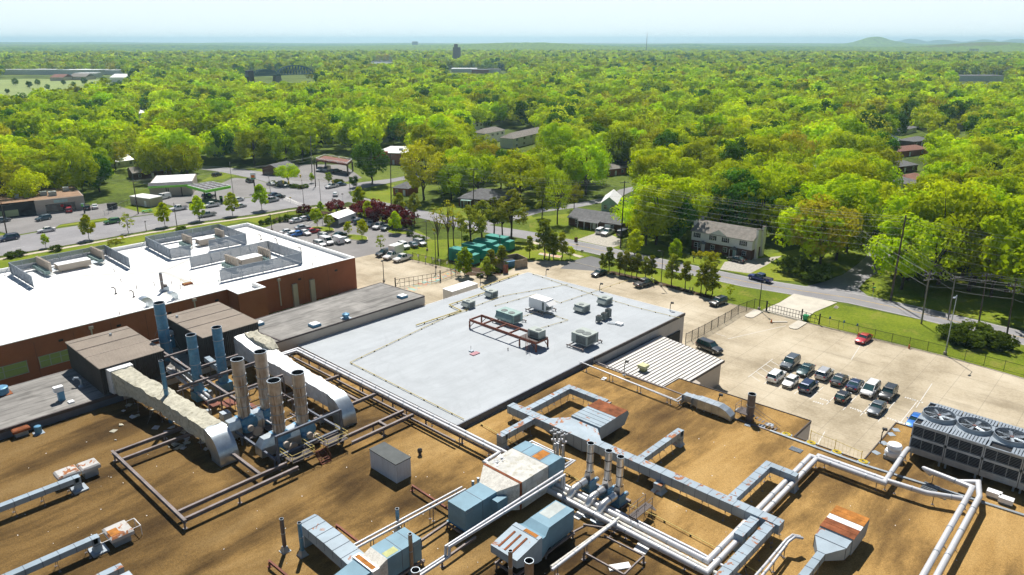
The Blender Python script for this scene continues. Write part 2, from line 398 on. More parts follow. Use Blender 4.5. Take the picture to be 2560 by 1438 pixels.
M['lampr']=simple('tail_lamp_lens',(0.38,0.01,0.012),0.2,0,0.7)
M['plate']=simple('number_plate',(0.6,0.6,0.58),0.5)
M['trimblack']=simple('black_plastic',(0.02,0.02,0.022),0.7)
M['lime']=simple('lime_green_paint',(0.20,0.62,0.03),0.5)
M['signgreen']=simple('sign_green',(0.02,0.32,0.12),0.5)
M['orange']=simple('orange_plastic',(0.75,0.20,0.03),0.6)
M['yellow']=simple('yellow_paint',(0.72,0.55,0.03),0.6)
M['hydrant']=simple('faded_red_paint',(0.5,0.16,0.05),0.6)
M['redsign']=simple('red_paint',(0.5,0.02,0.03),0.5)
M['skin']=simple('skin',(0.42,0.24,0.16),0.6)
M['hiviz']=simple('hi_vis_yellow',(0.55,0.75,0.05),0.8)
M['navycloth']=simple('dark_trousers',(0.02,0.025,0.04),0.9)
M['hair']=simple('dark_hair',(0.02,0.015,0.012),0.8)
M['sidingblue']=weathered('pale_aqua_siding',(0.40,0.56,0.53),0.8,0,0.06,0.6)
M['siding']=weathered('off_white_siding',(0.70,0.70,0.68),0.8,0,0.05,0.6)
M['shingle']=weathered('grey_shingles',(0.16,0.16,0.165),0.95,0,0.2,1.0)
M['shinglebrown']=weathered('brown_shingles',(0.245,0.225,0.20),0.95,0,0.18,1.0)
M['shinglered']=weathered('rust_shingles',(0.24,0.12,0.09),0.95,0,0.15,1.0)
M['gravelpath']=weathered('crushed_stone',(0.42,0.39,0.34),0.95,0,0.2,1.6)
M['mulch']=weathered('bark_mulch',(0.075,0.045,0.025),0.98,0,0.3,1.5)
def mural():
    k=NT('painted_pavement_mural'); c=k.coord((1,1,1),R(25)); n=k.noise(k.coord((0.3,0.11,1),R(25)),1.6,1,0.4,1.6)
    col=k.ramp(n,[(0.30,(0.65,0.20,0.08)),(0.40,(0.16,0.50,0.45)),(0.48,(0.62,0.42,0.12)),(0.56,(0.62,0.25,0.20)),(0.64,(0.10,0.42,0.50))],'CONSTANT')
    return k.set(k.mix(0.45,col,(0.5,0.44,0.36)),0.85)
M['mural']=mural()
M['plank']=weathered('tarp_blue',(0.05,0.17,0.30),0.6,0,0.2,1.5)
def leaf(name,c1,c2,c3,trans=0.45,attr=False):
    k=NT(name); t=k.t; t.nodes.remove(k.b)
    g=k.n('ShaderNodeNewGeometry'); oi=k.n('ShaderNodeObjectInfo'); c=k.coord(); n=k.noise(c,0.22,3,0.6)
    v=k.math('ADD',k.math('MULTIPLY',g.outputs['Random Per Island'],0.22),k.math('ADD',k.math('MULTIPLY',n,0.55),0.11))
    col=k.ramp(v,[(0.22,c1),(0.5,c2),(0.78,c3)])
    if attr:
        a=k.n('ShaderNodeVertexColor'); a.layer_name='tint'; col=k.mix(1.0,col,a.outputs[0],'MULTIPLY')
    else:
        h=k.n('ShaderNodeHueSaturation'); k.l(col,h.inputs['Color'])
        k.l(k.math('ADD',k.math('MULTIPLY',oi.outputs['Random'],0.036),0.482),h.inputs['Hue'])
        k.l(k.math('ADD',k.math('MULTIPLY',k.math('FRACT',k.math('MULTIPLY',oi.outputs['Random'],7.13)),0.70),0.62),h.inputs['Value']); col=h.outputs[0]
    d=k.n('ShaderNodeBsdfDiffuse'); tr=k.n('ShaderNodeBsdfTranslucent'); mx=k.n('ShaderNodeMixShader'); mx.inputs[0].default_value=trans
    k.l(col,d.inputs[0]); k.l(k.mix(1.0,col,(1.12,1.15,0.45),'MULTIPLY'),tr.inputs[0])
    k.l(d.outputs[0],mx.inputs[1]); k.l(tr.outputs[0],mx.inputs[2]); k.l(mx.outputs[0],k.out.inputs[0]); return k.m
LIME=((0.26,0.34,0.006),(0.43,0.53,0.010),(0.60,0.67,0.018))
M['leaf']=leaf('spring_leaves',*LIME,0.5)
M['leafdark']=leaf('deep_green_leaves',(0.05,0.11,0.008),(0.09,0.19,0.012),(0.15,0.28,0.018),0.4)
M['leafolive']=leaf('olive_young_leaves',(0.25,0.30,0.014),(0.39,0.45,0.02),(0.53,0.56,0.04),0.5)
M['leafbronze']=leaf('bronze_young_leaves',(0.28,0.28,0.016),(0.42,0.41,0.024),(0.54,0.52,0.045),0.45)
M['leafmaroon']=leaf('maroon_leaves',(0.08,0.018,0.022),(0.15,0.03,0.04),(0.22,0.05,0.055),0.4)
M['needle']=leaf('pine_needles',(0.16,0.20,0.018),(0.26,0.30,0.03),(0.37,0.39,0.06),0.48)
M['forest']=leaf('forest_leaves',(0.85,0.84,0.8),(1.05,1.05,1.05),(1.25,1.23,1.2),0.5,True)
M['bark']=weathered('bark',(0.075,0.055,0.042),0.95,0,0.25,1.5)
M['bush']=leaf('shrub_leaves',(0.05,0.08,0.01),(0.09,0.14,0.016),(0.15,0.21,0.03),0.4)
# ---------------------------------------------------------------- the ground and what is paved on it
def ground():
    rings=[0,60,120,200,300,450,700,1100,1700,2600,4000,6500,9500,13500]; n=96; mb=MB(); vs=[(0,0,0)]; fs=[]
    for r in rings[1:]:
        for j in range(n): vs.append((r*math.cos(2*math.pi*j/n),r*math.sin(2*math.pi*j/n),0.0))
    for j in range(n): fs.append((0,1+j,1+(j+1)%n))
    for k in range(len(rings)-2):
        a=1+k*n; b=a+n
        for j in range(n): fs.append((a+j,b+j,b+(j+1)%n,a+(j+1)%n))
    mb.add(vs,fs); struct('ground',mb,M['floor'])
ground()
def patch(name,polys,mat,z):
    mb=MB()
    for i,p in enumerate(polys): mb.sheet(p,z+i*0.0012)
    return struct(name,mb,mat)
LOT=PL([(887,646),(937,635),(1032,650),(1150,677),(1250,690),(1322,653),(1425,654),(1500,672),(1515,685),(1652,716),(1777,750),(1845,765),(1890,775),(2010,806),(2144,838),(2364,892),(2560,948),(3000,1075)])
patch('lawn',[
 PL([(-60,664),(0,650),(190,618),(375,585),(500,564),(640,545),(720,531),(790,522),(890,524),(1000,550),(1060,585),(1080,600),(1000,600),(905,545),(745,540),(672,566),(615,552),(370,600),(0,700),(-60,715)]),
 PL([(2038,781),(2093,760),(2358,811),(2560,858),(2900,945),(2900,1045),(2560,947),(2364,891),(2144,837),(2016,806)]),
 PL([(1496,664),(1502,650),(1620,667),(1810,706),(1980,738),(1945,757),(1905,776),(1845,765),(1777,750),(1652,716),(1515,685)]),
 PL([(1080,600),(1150,598),(1320,605),(1430,625),(1478,640),(1425,654),(1322,653),(1250,690),(1150,677),(1032,650),(1010,620)]),
 PL([(1325,578),(1320,545),(1420,535),(1600,590),(1730,640),(1790,665),(1560,625),(1440,602)]),
 PL([(1640,640),(1720,640),(1830,652),(1905,640),(2060,610),(2170,640),(2108,686),(2020,706),(1930,700),(1800,674)]),
 PL([(2150,726),(2165,702),(2220,672),(2330,660),(2700,740),(2700,860),(2560,822),(2400,788),(2225,755)]),
 PL([(1062,524),(1075,508),(1200,505),(1330,540),(1340,560),(1265,543),(1182,549),(1100,533)]),
 PL([(900,480),(915,463),(985,462),(990,480),(975,510),(920,496)]),
 PL([(275,535),(330,512),(345,492),(395,500),(400,520),(470,520),(390,534)]),
 PL([(0,585),(22,587),(0,596),(-60,610),(-60,598)]),
 PL([(138,569),(150,563),(262,546),(275,549)]),
 PL([(500,455),(560,425),(640,420),(700,432),(690,442),(600,436),(560,448)]),
],M['grass'],0.02)
AVE=PL([(-260,705),(0,640),(190,609),(375,575),(500,554),(640,535),(720,521),(790,512),(850,512),(885,500),(870,480),(1000,452),(1100,436),(1100,424),(985,446),(850,463),(760,472),(700,480),(640,492),(526,508),(390,536),(275,552),(138,573),(0,598),(-260,655)])
patch('avenue',[AVE],M['asphalt'],0.045)
patch('cross_road',[PL([(560,432),(530,427),(480,422),(480,412),(560,418),(640,428),(740,440),(800,455),(850,462),(760,474),(700,482),(640,480),(700,466),(640,448)])],M['asphalt'],0.05)
ROAD=PL([(862,494),(960,515),(1060,537),(1180,566),(1330,590),(1440,613),(1600,648),(1750,680),(1870,706),(2000,727),(2130,746),(2300,783),(2440,816),(2560,846),(2900,930)])
mb=MB(); strip(mb,ROAD,-4.0,4.0,0.04); struct('road',mb,M['asphalt'])
mb=MB(); strip(mb,ROAD[4:],0.06,0.16,0.05); strip(mb,ROAD[4:],-0.16,-0.06,0.05); struct('road_centre_line',mb,M['yline'])
mb=MB(); strip(mb,ROAD[4:],3.5,3.62,0.05); strip(mb,ROAD[4:],-3.62,-3.5,0.05); struct('road_edge_line',mb,M['line'])
patch('side_street',[PL([(2016,716),(2060,705),(2108,686),(2140,664),(2166,641),(2185,610),(2235,612),(2225,650),(2211,670),(2163,702),(2146,722),(2180,748),(2060,738)])],M['asphalt'],0.03)
mb=MB(); strip(mb,PL([(1195,562),(1270,548),(1340,528),(1430,516),(1520,498),(1565,476),(1645,458)]),-2.6,2.6,0.034); struct('back_lane',mb,M['asphalt'])
patch('strip_mall_lot',[PL([(-60,612),(0,590),(22,585),(0,580),(-60,590),(-60,560),(0,546),(270,508),(345,530),(390,535),(275,549),(262,545),(150,562),(138,570),(20,592)])],M['asphalt2'],0.05)
patch('gas_station_lot',[PL([(395,505),(400,492),(520,472),(585,445),(640,449),(697,467),(640,480),(640,491),(526,507),(470,519),(430,515)])],M['asphalt2'],0.06)
patch('corner_lot',[PL([(735,453),(695,436),(740,412),(860,412),(905,445),(850,459)])],M['asphalt2'],0.06)
PARK=PL([(660,570),(742,541),(905,544),(1000,565),(1040,583),(1075,596),(1010,618),(937,636),(880,652),(700,640)])
patch('staff_parking_lot',[PARK],M['asphalt2'],0.05)
patch('concrete_yard',[LOT+[(87,-60),(87,134)]],M['concrete'],0.055)
patch('entry_drive',[PL([(1425,654),(1478,641),(1502,648),(1500,672),(1485,678),(1400,672)])],M['asphalt3'],0.064)
patch('gate_drive',[PL([(1985,735),(2093,757),(2038,780),(2005,803),(1905,776),(1949,757)])],M['concrete_new'],0.068)
patch('house_driveway',[PL([(1440,600),(1490,583),(1522,585),(1550,597),(1553,612),(1530,620)]),PL([(1875,684),(1800,674),(1812,655),(1862,650),(1920,644),(1955,640),(1918,662)])],M['gravelpath'],0.03)
patch('bark_mulch_bed',[PL([(1170,690),(1250,690),(1262,676),(1175,668),(1140,672)]),PL([(1515,683),(1652,714),(1777,748),(1790,744),(1660,708),(1530,678)]),PL([(680,556),(800,536),(905,543),(905,538),(800,528),(690,545)])],M['mulch'],0.062)
patch('pavement_mural',[PL([(1012,722),(1142,671),(1158,680),(1100,702),(1030,730)]),PL([(1350,632),(1405,640),(1400,646),(1345,637)])],M['mural'],0.072)
mb=MB(); strip(mb,PL([(-60,660),(0,648),(190,615),(375,582),(500,561),(640,542),(720,528),(790,519),(860,519),(900,524)]),-0.9,0.9,0.032)
strip(mb,PL([(1320,602),(1400,628),(1455,643)]),-0.8,0.8,0.032); struct('sidewalk',mb,M['walk'])
# kerbs
mb=MB()
for k in (LOT[6:],PL([(-60,655),(0,641),(190,610),(375,576),(500,555),(640,536),(720,522),(790,513),(850,513)]),PARK[1:6],LOT[3:7]): kerb(mb,k,0.2,0.13)
def oval(mb,cx,cy,rx,ry,n=28,z=0.05,h=0.15,inner=True):
    # an island given in photo pixels
    pts=[]
    for j in range(n):
        a=2*math.pi*j/n; ca=abs(math.cos(a))**0.7*(1 if math.cos(a)>0 else -1); sa=abs(math.sin(a))**0.7*(1 if math.sin(a)>0 else -1)
        p=P(cx+rx*ca,cy+ry*sa+(ca*ry*0.35)); pts.append(p[:2])
    return pts
ISL=[oval(mb,807,574,30,6),oval(mb,893,595,27,7),oval(mb,996,581,28,5)]
isl2=MB()
for p in ISL: mb.hull(p,0.04,0.18); isl2.sheet([lerp((sum(a[0] for a in p)/len(p),sum(a[1] for a in p)/len(p)),q,0.93) for q in p],0.186)
struct('kerb',mb,M['kerb']); struct('island_grass',isl2,M['grass'])
mb=MB()
def tongue(a,b,wd):
    # rounded concrete island from a to b (pixels)
    A=Vector(P(*a)[:2]); B=Vector(P(*b)[:2]); t=(B-A).normalized(); nn=Vector((-t.y,t.x)); pts=[]
    for j in range(9):
        q=math.pi/2-math.pi*j/8; pts.append(tuple(B+t*math.cos(q)*wd/2+nn*math.sin(q)*wd/2))
    pts+= [tuple(A-nn*wd/2),tuple(A+nn*wd/2)]
    return pts[::-1]
for a,b,wd in (((1897,778),(1874,792),1.9),((1968,806),(1932,806),0.5),((2006,806),(1984,820),1.9)):
    mb.hull(tongue(a,b,wd),0.03,0.2)
struct('gate_island',mb,M['concrete_new'])
# paint on the paving
mb=MB()
def pline(a,b,wd=0.11,z=0.062):
    p=PL([a,b]); strip(mb,p,-wd/2,wd/2,z)
sx=[]
base=Vector(P(1917,957)[:2]); row=(Vector(P(2237,1052)[:2])-base); n=row.length/2.68; row.normalize()
hd=Vector((math.cos(R(48.5)),math.sin(R(48.5))))
def wl(a,b,wd=0.11,z=0.062): strip(mb,[tuple(a),tuple(b)],-wd/2,wd/2,z)
d1=Vector(P(1964,985)[:2])-Vector(P(1990,962)[:2])
A0=Vector(P(1870,944)[:2]); A1=Vector(P(1932,898)[:2]); wl(A0,A1)
for t in (0.1,0.3,0.5,0.7,0.9):
    q=A0.lerp(A1,t); wl(q,q+(Vector(P(1955,912)[:2])-Vector(P(1932,898)[:2])))
al=(A1-A0).normalized()
for k in range(0,13):
    q=Vector(P(1917,955)[:2])+ (Vector(P(2157,1033)[:2])-Vector(P(1917,955)[:2]))*(k/6.0)
    wl(q-al*1.2,q+al*4.6); 
    if k>3: wl(q+al*4.6,q+al*9.4)
for a,b in (((1790,835),(1815,842)),((1820,848),(1965,815)),((2035,1128),(2062,1080)),((2128,900),(2165,842)),((2290,1020),(2330,960))): pline(a,b)
# stencilled words in front of the bays: short dashes
for (px,py) in ((2033,1004),(2050,997),(2125,1020),(2145,1028),(2218,1046),(2240,1054),(2262,994),(2280,1000)):
    q=Vector(P(px,py)[:2])
    for j in range(5): wl(q+row*j*0.34,q+row*(j*0.34+0.2),0.42)
for k in range(18):   # staff lot bays
    for a,b in (((705,556),(742,548)),): pass
# staff lot bays
for (x0,y0,x1,y1,n,dx,dy) in ((700,585,770,600,7,-14,9),(862,553,985,580,8,14,-6),(725,555,775,562,5,10,-6)):
    for k in range(n+1):
        t=k/n; pline((x0+(x1-x0)*t,y0+(y1-y0)*t),(x0+(x1-x0)*t+dx,y0+(y1-y0)*t+dy),0.1)
# avenue lane marks
for yy,off in ((0.30,0),(0.72,0)):
    near=[(-60,655),(0,641),(190,610),(375,576),(500,555),(640,536),(720,522)]; far=[(-60,612),(0,597),(138,574),(275,553),(390,537),(526,509),(640,493)]
    pts=[Vector(P(*a)[:2]).lerp(Vector(P(*b)[:2]),yy) for a,b in zip(near,far)]
    for p,h in along([tuple(p) for p in pts],9.0):
        q=Vector(p[:2]); t=Vector((math.cos(h),math.sin(h))); wl(q,q+t*3.0,0.13,0.052)
for j in range(9): # crosswalk bars
    a=Vector(P(700,497)[:2]).lerp(Vector(P(742,512)[:2]),j/8); t=(Vector(P(742,512)[:2])-Vector(P(700,497)[:2])).normalized(); nn=Vector((-t.y,t.x))
    wl(a-nn*0,a+nn*2.6,0.5,0.052)
pl=PL([(690,483),(745,507)]); strip(mb,pl,-0.2,0.2,0.053)
pl=PL([(745,470),(800,467)]); strip(mb,pl,-0.2,0.2,0.053)
struct('painted_line',mb,M['line'])
# ---------------------------------------------------------------- the factory block in front
ZB=5.6; ZG=6.5; ZD=8.2; ZL=6.9; ZW=7.35
def rect(x0,x1,y0,y1): return [(x0,y0),(x1,y0),(x1,y1),(x0,y1)]
T=thing('factory_building','low factory hall with a brown gravel ballast roof full of ducts and pipes','factory',(40,30,0))
outline=[(-40,-60),(92.5,-60),(98.4,-40),(98.4,21.3),(85.6,21.3),(85.6,29.8),(91.2,29.8),(90.6,49.6),(86.2,49.7),(86.2,62.3),(57.2,62.3),(57.2,104),(-40,104)]
MB().hull(outline,0,ZB-0.012).build('wall',M['stone'],T)
MB().sheet(outline,ZB).build('roof',M['gravel'],T)
mb=MB()
def edge(mb,a,b,z0,z1,t=0.12):
    mb.beam((a[0],a[1],(z0+z1)/2),(b[0],b[1],(z0+z1)/2),t,z1-z0)
for a,b in (((85.6,21.3),(98.4,21.3)),((85.6,29.8),(91.2,29.8)),((91.2,29.8),(90.6,49.6)),((90.6,49.6),(86.2,49.7)),((86.2,49.7),(86.2,62.3)),((98.4,21.3),(98.4,-40)),((85.6,21.3),(85.6,29.8))): edge(mb,a,b,ZB-0.3,ZB+0.1)
mb.build('roof_edge_trim',M['trim'],T)
# the raised joint of the roof on the right, and the lower strip beyond it
J=[P(1455,893,ZB)[:2],P(1700,985,ZB)[:2],P(1830,1045,ZB)[:2],P(1925,1078,ZB)[:2],P(2162,1165,ZB)[:2],P(2560,1290,ZB)[:2],P(2700,1330,ZB)[:2]]
mb=MB()
for a,b in zip(J[3:-1],J[4:]): mb.beam((a[0],a[1],ZB+0.08),(b[0],b[1],ZB+0.08),0.35,0.16)
mb.build('expansion_joint',M['galv'],T)
mb=MB()
for a,b in zip(J[:3],J[1:4]): mb.beam((a[0],a[1],ZB+0.05),(b[0],b[1],ZB+0.05),0.22,0.1)
mb.build('roof_edge_curb',M['steel'],T)
# light grey hall
T=thing('grey_roofed_hall','flat hall with a clean pale grey membrane roof and pale rendered walls','factory',(85,80,0))
G=[(57.0,62.6),(86.35,62.6),(86.35,62.5),(113.7,62.2),(112.8,99.9),(98.4,100.2),(84,100.4),(57.2,102.2)]
MB().hull(G,0.0,ZG-0.012).build('wall',M['stone'],T)
MB().sheet(G,ZG).build('roof',M['greyroof'],T)
mb=MB()
for a,b in ((G[0],G[1]),): edge(mb,a,b,ZG-0.85,ZG+0.05,0.2)
mb.build('fascia',M['trimblue'],T)
mb=MB(); edge(mb,(86.4,62.45),(113.75,62.15),ZG-0.42,ZG+0.10,0.22); mb.build('roof_edge_trim',M['trim'],T)
mb=MB(); edge(mb,(113.72,62.3),(112.85,99.9),ZG-0.3,ZG+0.04,0.1); edge(mb,(112.8,99.95),(84.3,100.45),ZG-0.3,ZG+0.04,0.1); mb.build('roof_edge_trim',M['coping'],T)
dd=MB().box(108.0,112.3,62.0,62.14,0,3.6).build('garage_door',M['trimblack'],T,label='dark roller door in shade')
# white ribbed shed
T=thing('metal_shed','lean-to shed with a white ribbed metal roof beside the grey hall','shed',(96,56,0))
S=[(87.6,49.7),(103.6,49.3),(104.9,61.9),(88.0,62.1)]
zs=[4.3,4.3,4.75,4.75]
mb=MB(); mb.add([(p[0],p[1],0) for p in S]+[(p[0],p[1],z-0.12) for p,z in zip(S,zs)],[(3,2,1,0),(4,5,6,7),(0,1,5,4),(1,2,6,5),(2,3,7,6),(3,0,4,7)]); mb.build('wall',M['tan'],T)
mb=MB()
ov=[(S[0][0]-0.2,S[0][1]-0.35),(S[1][0]+0.4,S[1][1]-0.35),(S[2][0]+0.4,S[2][1]),(S[3][0]-0.2,S[3][1])]
mb.add([(p[0],p[1],z-0.1) for p,z in zip(ov,zs)]+[(p[0],p[1],z) for p,z in zip(ov,zs)],[(3,2,1,0),(4,5,6,7),(0,1,5,4),(1,2,6,5),(2,3,7,6),(3,0,4,7)])
mb.build('roof',M['shedroof'],T)
mb=MB()
nr=19
for k in range(nr+1):
    t=k/nr
    # ribs run along X (towards the yard)
    a=lerp((*ov[0],zs[0]),(*ov[3],zs[3]),t); b=lerp((*ov[1],zs[1]),(*ov[2],zs[2]),t)
    mb.beam((a[0],a[1],a[2]+0.045),(b[0],b[1],b[2]+0.045),0.07,0.09)
mb.build('roof_rib',M['trim'],T)
mb=MB(); mb.beam((*ov[0],zs[0]-0.16),(*ov[1],zs[1]-0.16),0.12,0.3); mb.beam((*ov[1],zs[1]-0.16),(*ov[2],zs[2]-0.16),0.12,0.3); mb.build('gutter',M['trim'],T)
mb=MB(); q=[P(1662,972,4.2),P(1730,943,4.2),P(1752,958,ZB-1.6),P(1692,990,ZB-1.6)]; mb.add([tuple(v) for v in q]+[(v[0],v[1],v[2]-0.1) for v in q],[(0,1,2,3),(7,6,5,4),(0,4,5,1),(1,5,6,2),(2,6,7,3),(3,7,4,0)]); mb.build('apron_roof',M['tan'],T)
# dark felt hall behind
T=thing('felt_roofed_hall','long tan hall with a streaky dark felt roof between the brick building and grey hall','factory',(70,108,0))
D=[P(604,880,ZD)[:2],P(700,853,ZD)[:2],P(1061,740,ZD)[:2],P(952,707,ZD)[:2],P(600,812,ZD)[:2]]
D=[(49.5,D[1][1]+0.1),(D[2][0],D[2][1]),(D[3][0],D[3][1]),(49.5,D[4][1]+0.4)]
MB().hull(D,0,ZD-0.012).build('wall',M['tan'],T); MB().sheet(D,ZD).build('roof',M['darkroof'],T)
mb=MB()
for a,b in zip(D,D[1:]+D[:1]): edge(mb,a,b,ZD-0.22,ZD+0.05,0.16)
mb.build('roof_edge_trim',M['trim'],T)
mb=MB(); edge(mb,(D[0][0],D[0][1]-0.02),(D[1][0],D[1][1]-0.02),ZD-1.35,ZD-0.22,0.12); mb.build('fascia',M['tan'],T)
mb=MB(); a=P(642,830,ZD); b=P(700,852,ZD); mb.beam((a[0],a[1],ZD+0.05),(b[0],b[1],ZD+0.05),0.25,0.14); mb.build('roof_seam',M['trim'],T)
# the lower felt roof on the left
T=thing('felt_roofed_wing','low wing with a faded black felt roof under the dark metal penthouses','factory',(15,112,0))
ye=P(150,1029,ZL)[1]; L=[(-40,ye),(49.5,ye),(49.5,117.6),(-40,117.6)]
MB().hull(L,0,ZL-0.012).build('wall',M['tan'],T); MB().sheet(L,ZL).build('roof',M['darkroof'],T)
mb=MB(); edge(mb,L[0],L[1],ZL-0.35,ZL+0.1,0.3); mb.build('roof_edge_trim',M['trim'],T)
mb=MB(); edge(mb,(L[0][0],ye-0.02),(30.8,ye-0.02),ZB,ZL-0.35,0.14); mb.build('fascia',M['trimblue'],T)
# corrugated penthouses
def penthouse(label,roof_px,zt,zb):
    q=[P(*p,zt) for p in roof_px]
    x0=(q[0][0]+q[3][0])/2; x1=(q[1][0]+q[2][0])/2; y1=(q[0][1]+q[1][1])/2; y0=(q[3][1]+q[2][1])/2
    T=thing('plant_penthouse',label,'penthouse',((x0+x1)/2,(y0+y1)/2,zb))
    # corrugated walls as a folded outline
    def fold(a,b,amp=0.05,per=0.30):
        L=math.dist(a,b); n=max(2,int(L/per)); t=((b[0]-a[0])/L,(b[1]-a[1])/L); nn=(t[1],-t[0]); out=[]
        for k in range(n):
            for f,o in ((0.0,0),(0.35,0),(0.5,amp),(0.85,amp)):
                d=(k+f)/n*L; out.append((a[0]+t[0]*d+nn[0]*o,a[1]+t[1]*d+nn[1]*o))
        return out
    o=[(x0,y0),(x1,y0),(x1,y1),(x0,y1)]; pts=[]
    for a,b in zip(o,o[1:]+o[:1]): pts+=fold(a,b)
    MB().hull(pts,zb,zt-0.1).build('wall',M['corrside'],T)
    mb=MB(); nn=int((y1-y0)/0.42)
    # ribbed roof: ridges along X
    prof=[]
    for k in range(nn):
        for f,h in ((0.0,0.0),(0.42,0.0),(0.52,0.06),(0.88,0.06)): prof.append((y0-0.1+(y1-y0+0.2)*(k+f)/nn,zt+h))
    prof.append((y1+0.1,zt))
    n=len(prof); vs=[(x0-0.12,a,b) for a,b in prof]+[(x1+0.12,a,b) for a,b in prof]; fs=[(i+1,i,n+i,n+i+1) for i in range(n-1)]
    vs2=[(x0-0.12,y0-0.1,zt-0.12),(x1+0.12,y0-0.1,zt-0.12),(x1+0.12,y1+0.1,zt-0.12),(x0-0.12,y1+0.1,zt-0.12)]
    mb.add(vs,[f[::-1] for f in fs]); mb.hull([v[:2] for v in vs2],zt-0.12,zt-0.004); mb.build('roof',M['corrtop'],T)
    mb=MB()
    for t in (0.09,0.36,0.62): mb.beam((x0-0.12,y1-(y1-y0)*t,zt+0.075),(x1+0.12,y1-(y1-y0)*t,zt+0.075),0.10,0.03)
    mb.build('roof_seam',M['trim'],T)
    mb=MB(); mb.obox(((x0+x1)/2+1.2 if label.startswith('dark') else x0+1.0,y1-2.2,zt+0.05),0.3,0.3,0.35); mb.build('roof_vent',M['galv'],T)
    return T,(x0,x1,y0,y1)
PH1,ph1=penthouse('dark brown corrugated penthouse on the left with a ribbed tan roof',[(165,855),(317,817),(410,877),(246,920)],11.0,ZL)
PH2,ph2=penthouse('corrugated penthouse nearest the red brick wall, its roof edge behind the blue stacks',[(415,792),(541,755),(645,803),(509,845)],11.6,ZL)
# red brick building with the white roof
T=thing('brick_building','large red brick building with a white membrane roof and louvred plant screens','building',(40,160,0))
yf=134.3; xe=92.4
a=P(572,726,ZW); b=P(597,736,ZW); c=P(660,717,ZW)
nx0=a[0]; nx1=c[0]; ny=b[1]
BO=[(-60,yf),(nx0,yf),(nx0,ny),(nx1,ny),(nx1,yf),(xe,yf),(xe,183),(-60,183)]
MB().hull(BO,0,ZW-0.75).build('wall',M['brick'],T)
inner=[(-60,yf+0.4),(nx0+0.4,yf+0.4),(nx0+0.4,ny+0.4),(nx1-0.4,ny+0.4),(nx1-0.4,yf+0.4),(xe-0.4,yf+0.4),(xe-0.4,182.6),(-60,182.6)]
MB().sheet(inner,ZW-0.74).build('roof',M['whiteroof'],T)
def ringwall(mb,out,inn,z0,z1):
    n=len(out)
    for i in range(n):
        j=(i+1)%n
        mb.add([(*out[i],z0),(*out[j],z0),(*inn[j],z0),(*inn[i],z0),(*out[i],z1),(*out[j],z1),(*inn[j],z1),(*inn[i],z1)],[(0,1,5,4)])
mb=MB(); ringwall(mb,BO,inner,ZW-0.75,ZW); mb.build('parapet',M['brick'],T)
mb=MB(); ringwall(mb,inner[::-1],inner[::-1],ZW-0.75,ZW+0.002); mb.build('parapet_lining',M['whiteroof'],T)
o2=[(-60,yf-0.06),(nx0-0.06,yf-0.06),(nx0-0.06,ny-0.06),(nx1+0.06,ny-0.06),(nx1+0.06,yf-0.06),(xe+0.06,yf-0.06),(xe+0.06,183.06),(-60,183.06)]
i2=[(-60,yf+0.46),(nx0+0.46,yf+0.46),(nx0+0.46,ny+0.46),(nx1-0.46,ny+0.46),(nx1-0.46,yf+0.46),(xe-0.46,yf+0.46),(xe-0.46,182.54),(-60,182.54)]
mb=MB()
for i in range(len(o2)):
    j=(i+1)%len(o2)
    mb.add([(*o2[i],ZW+0.002),(*o2[j],ZW+0.002),(*i2[j],ZW+0.002),(*i2[i],ZW+0.002),(*o2[i],ZW+0.12),(*o2[j],ZW+0.12),(*i2[j],ZW+0.12),(*i2[i],ZW+0.12)],[(3,2,1,0),(4,5,6,7),(0,1,5,4),(2,3,7,6)])
mb.build('coping',M['coping'],T)
for (px0,py0,px1,py1,h) in ((0,953,71,926,2.0),(103,922,180,895,1.9),):
    # ribbon windows: bottom edge pixels on the wall plane
    def onwall(px,py):
        d=_fw*FPX+_rt*(px-1280.0)+_up*(719.0-py); t=yf/d[1]; return (d[0]*t,yf,CAM_H+d[2]*t)
    a=onwall(px0,py0); b=onwall(px1,py1); x0,x1=a[0],b[0]; z0=(a[2]+b[2])/2
    if px0==0: x0-=6
    f=MB(); f.box(x0-0.1,x1+0.1,yf-0.1,yf-0.003,z0-0.12,z0); f.box(x0-0.1,x1+0.1,yf-0.1,yf-0.003,z0+h,z0+h+0.1)
    for k in range(4): xx=x0+(x1-x0)*k/3; f.box(xx-0.06,xx+0.06,yf-0.09,yf-0.003,z0,z0+h)
    f.box(x0,x1,yf-0.08,yf-0.003,z0+h*0.55,z0+h*0.55+0.08)
    fr=f.build('window',M['galv'],T); MB().box(x0,x1,yf-0.04,yf-0.002,z0,z0+h).build('pane',M['glassgreen'],fr)
for (px,py) in ((738,745),(781,733)):
    d=_fw*FPX+_rt*(px-1280.0)+_up*(719.0-py); t=(yf)/d[1]; x=d[0]*t
    MB().box(x-0.55,x+0.55,yf-0.5,yf-0.003,0.0,5.0).build('pilaster',M['tan'],T,label='pale rendered pier on the brick wall')
for (px,py) in ((152,851),(297,814),(424,783),(542,751),(749,698),(840,676)):
    d=_fw*FPX+_rt*(px-1280.0)+_up*(719.0-py); t=yf/d[1]; x=d[0]*t; z=CAM_H+d[2]*t
    MB().box(x-0.35,x+0.35,yf-0.07,yf-0.003,z-0.2,z+0.2).build('wall_vent',M['dark'],T)
for (px,py) in ((227,822),(485,752),(696,702)):
    d=_fw*FPX+_rt*(px-1280.0)+_up*(719.0-py); t=yf/d[1]; x=d[0]*t; z=CAM_H+d[2]*t
    dp=MB().box(x-0.12,x+0.12,yf-0.18,yf-0.003,1.0,z).build('downpipe',M['tan'],T); MB().box(x-0.35,x+0.35,yf-0.4,yf-0.004,z,z+0.5).build('rain_head',M['tan'],dp)
mb=MB()
for x in (10.,16.,22.,28.,34.,40.,46.,52.,73.,79.,85.): mb.box(x-0.035,x+0.035,yf-0.012,yf-0.002,0.2,ZW-0.76)
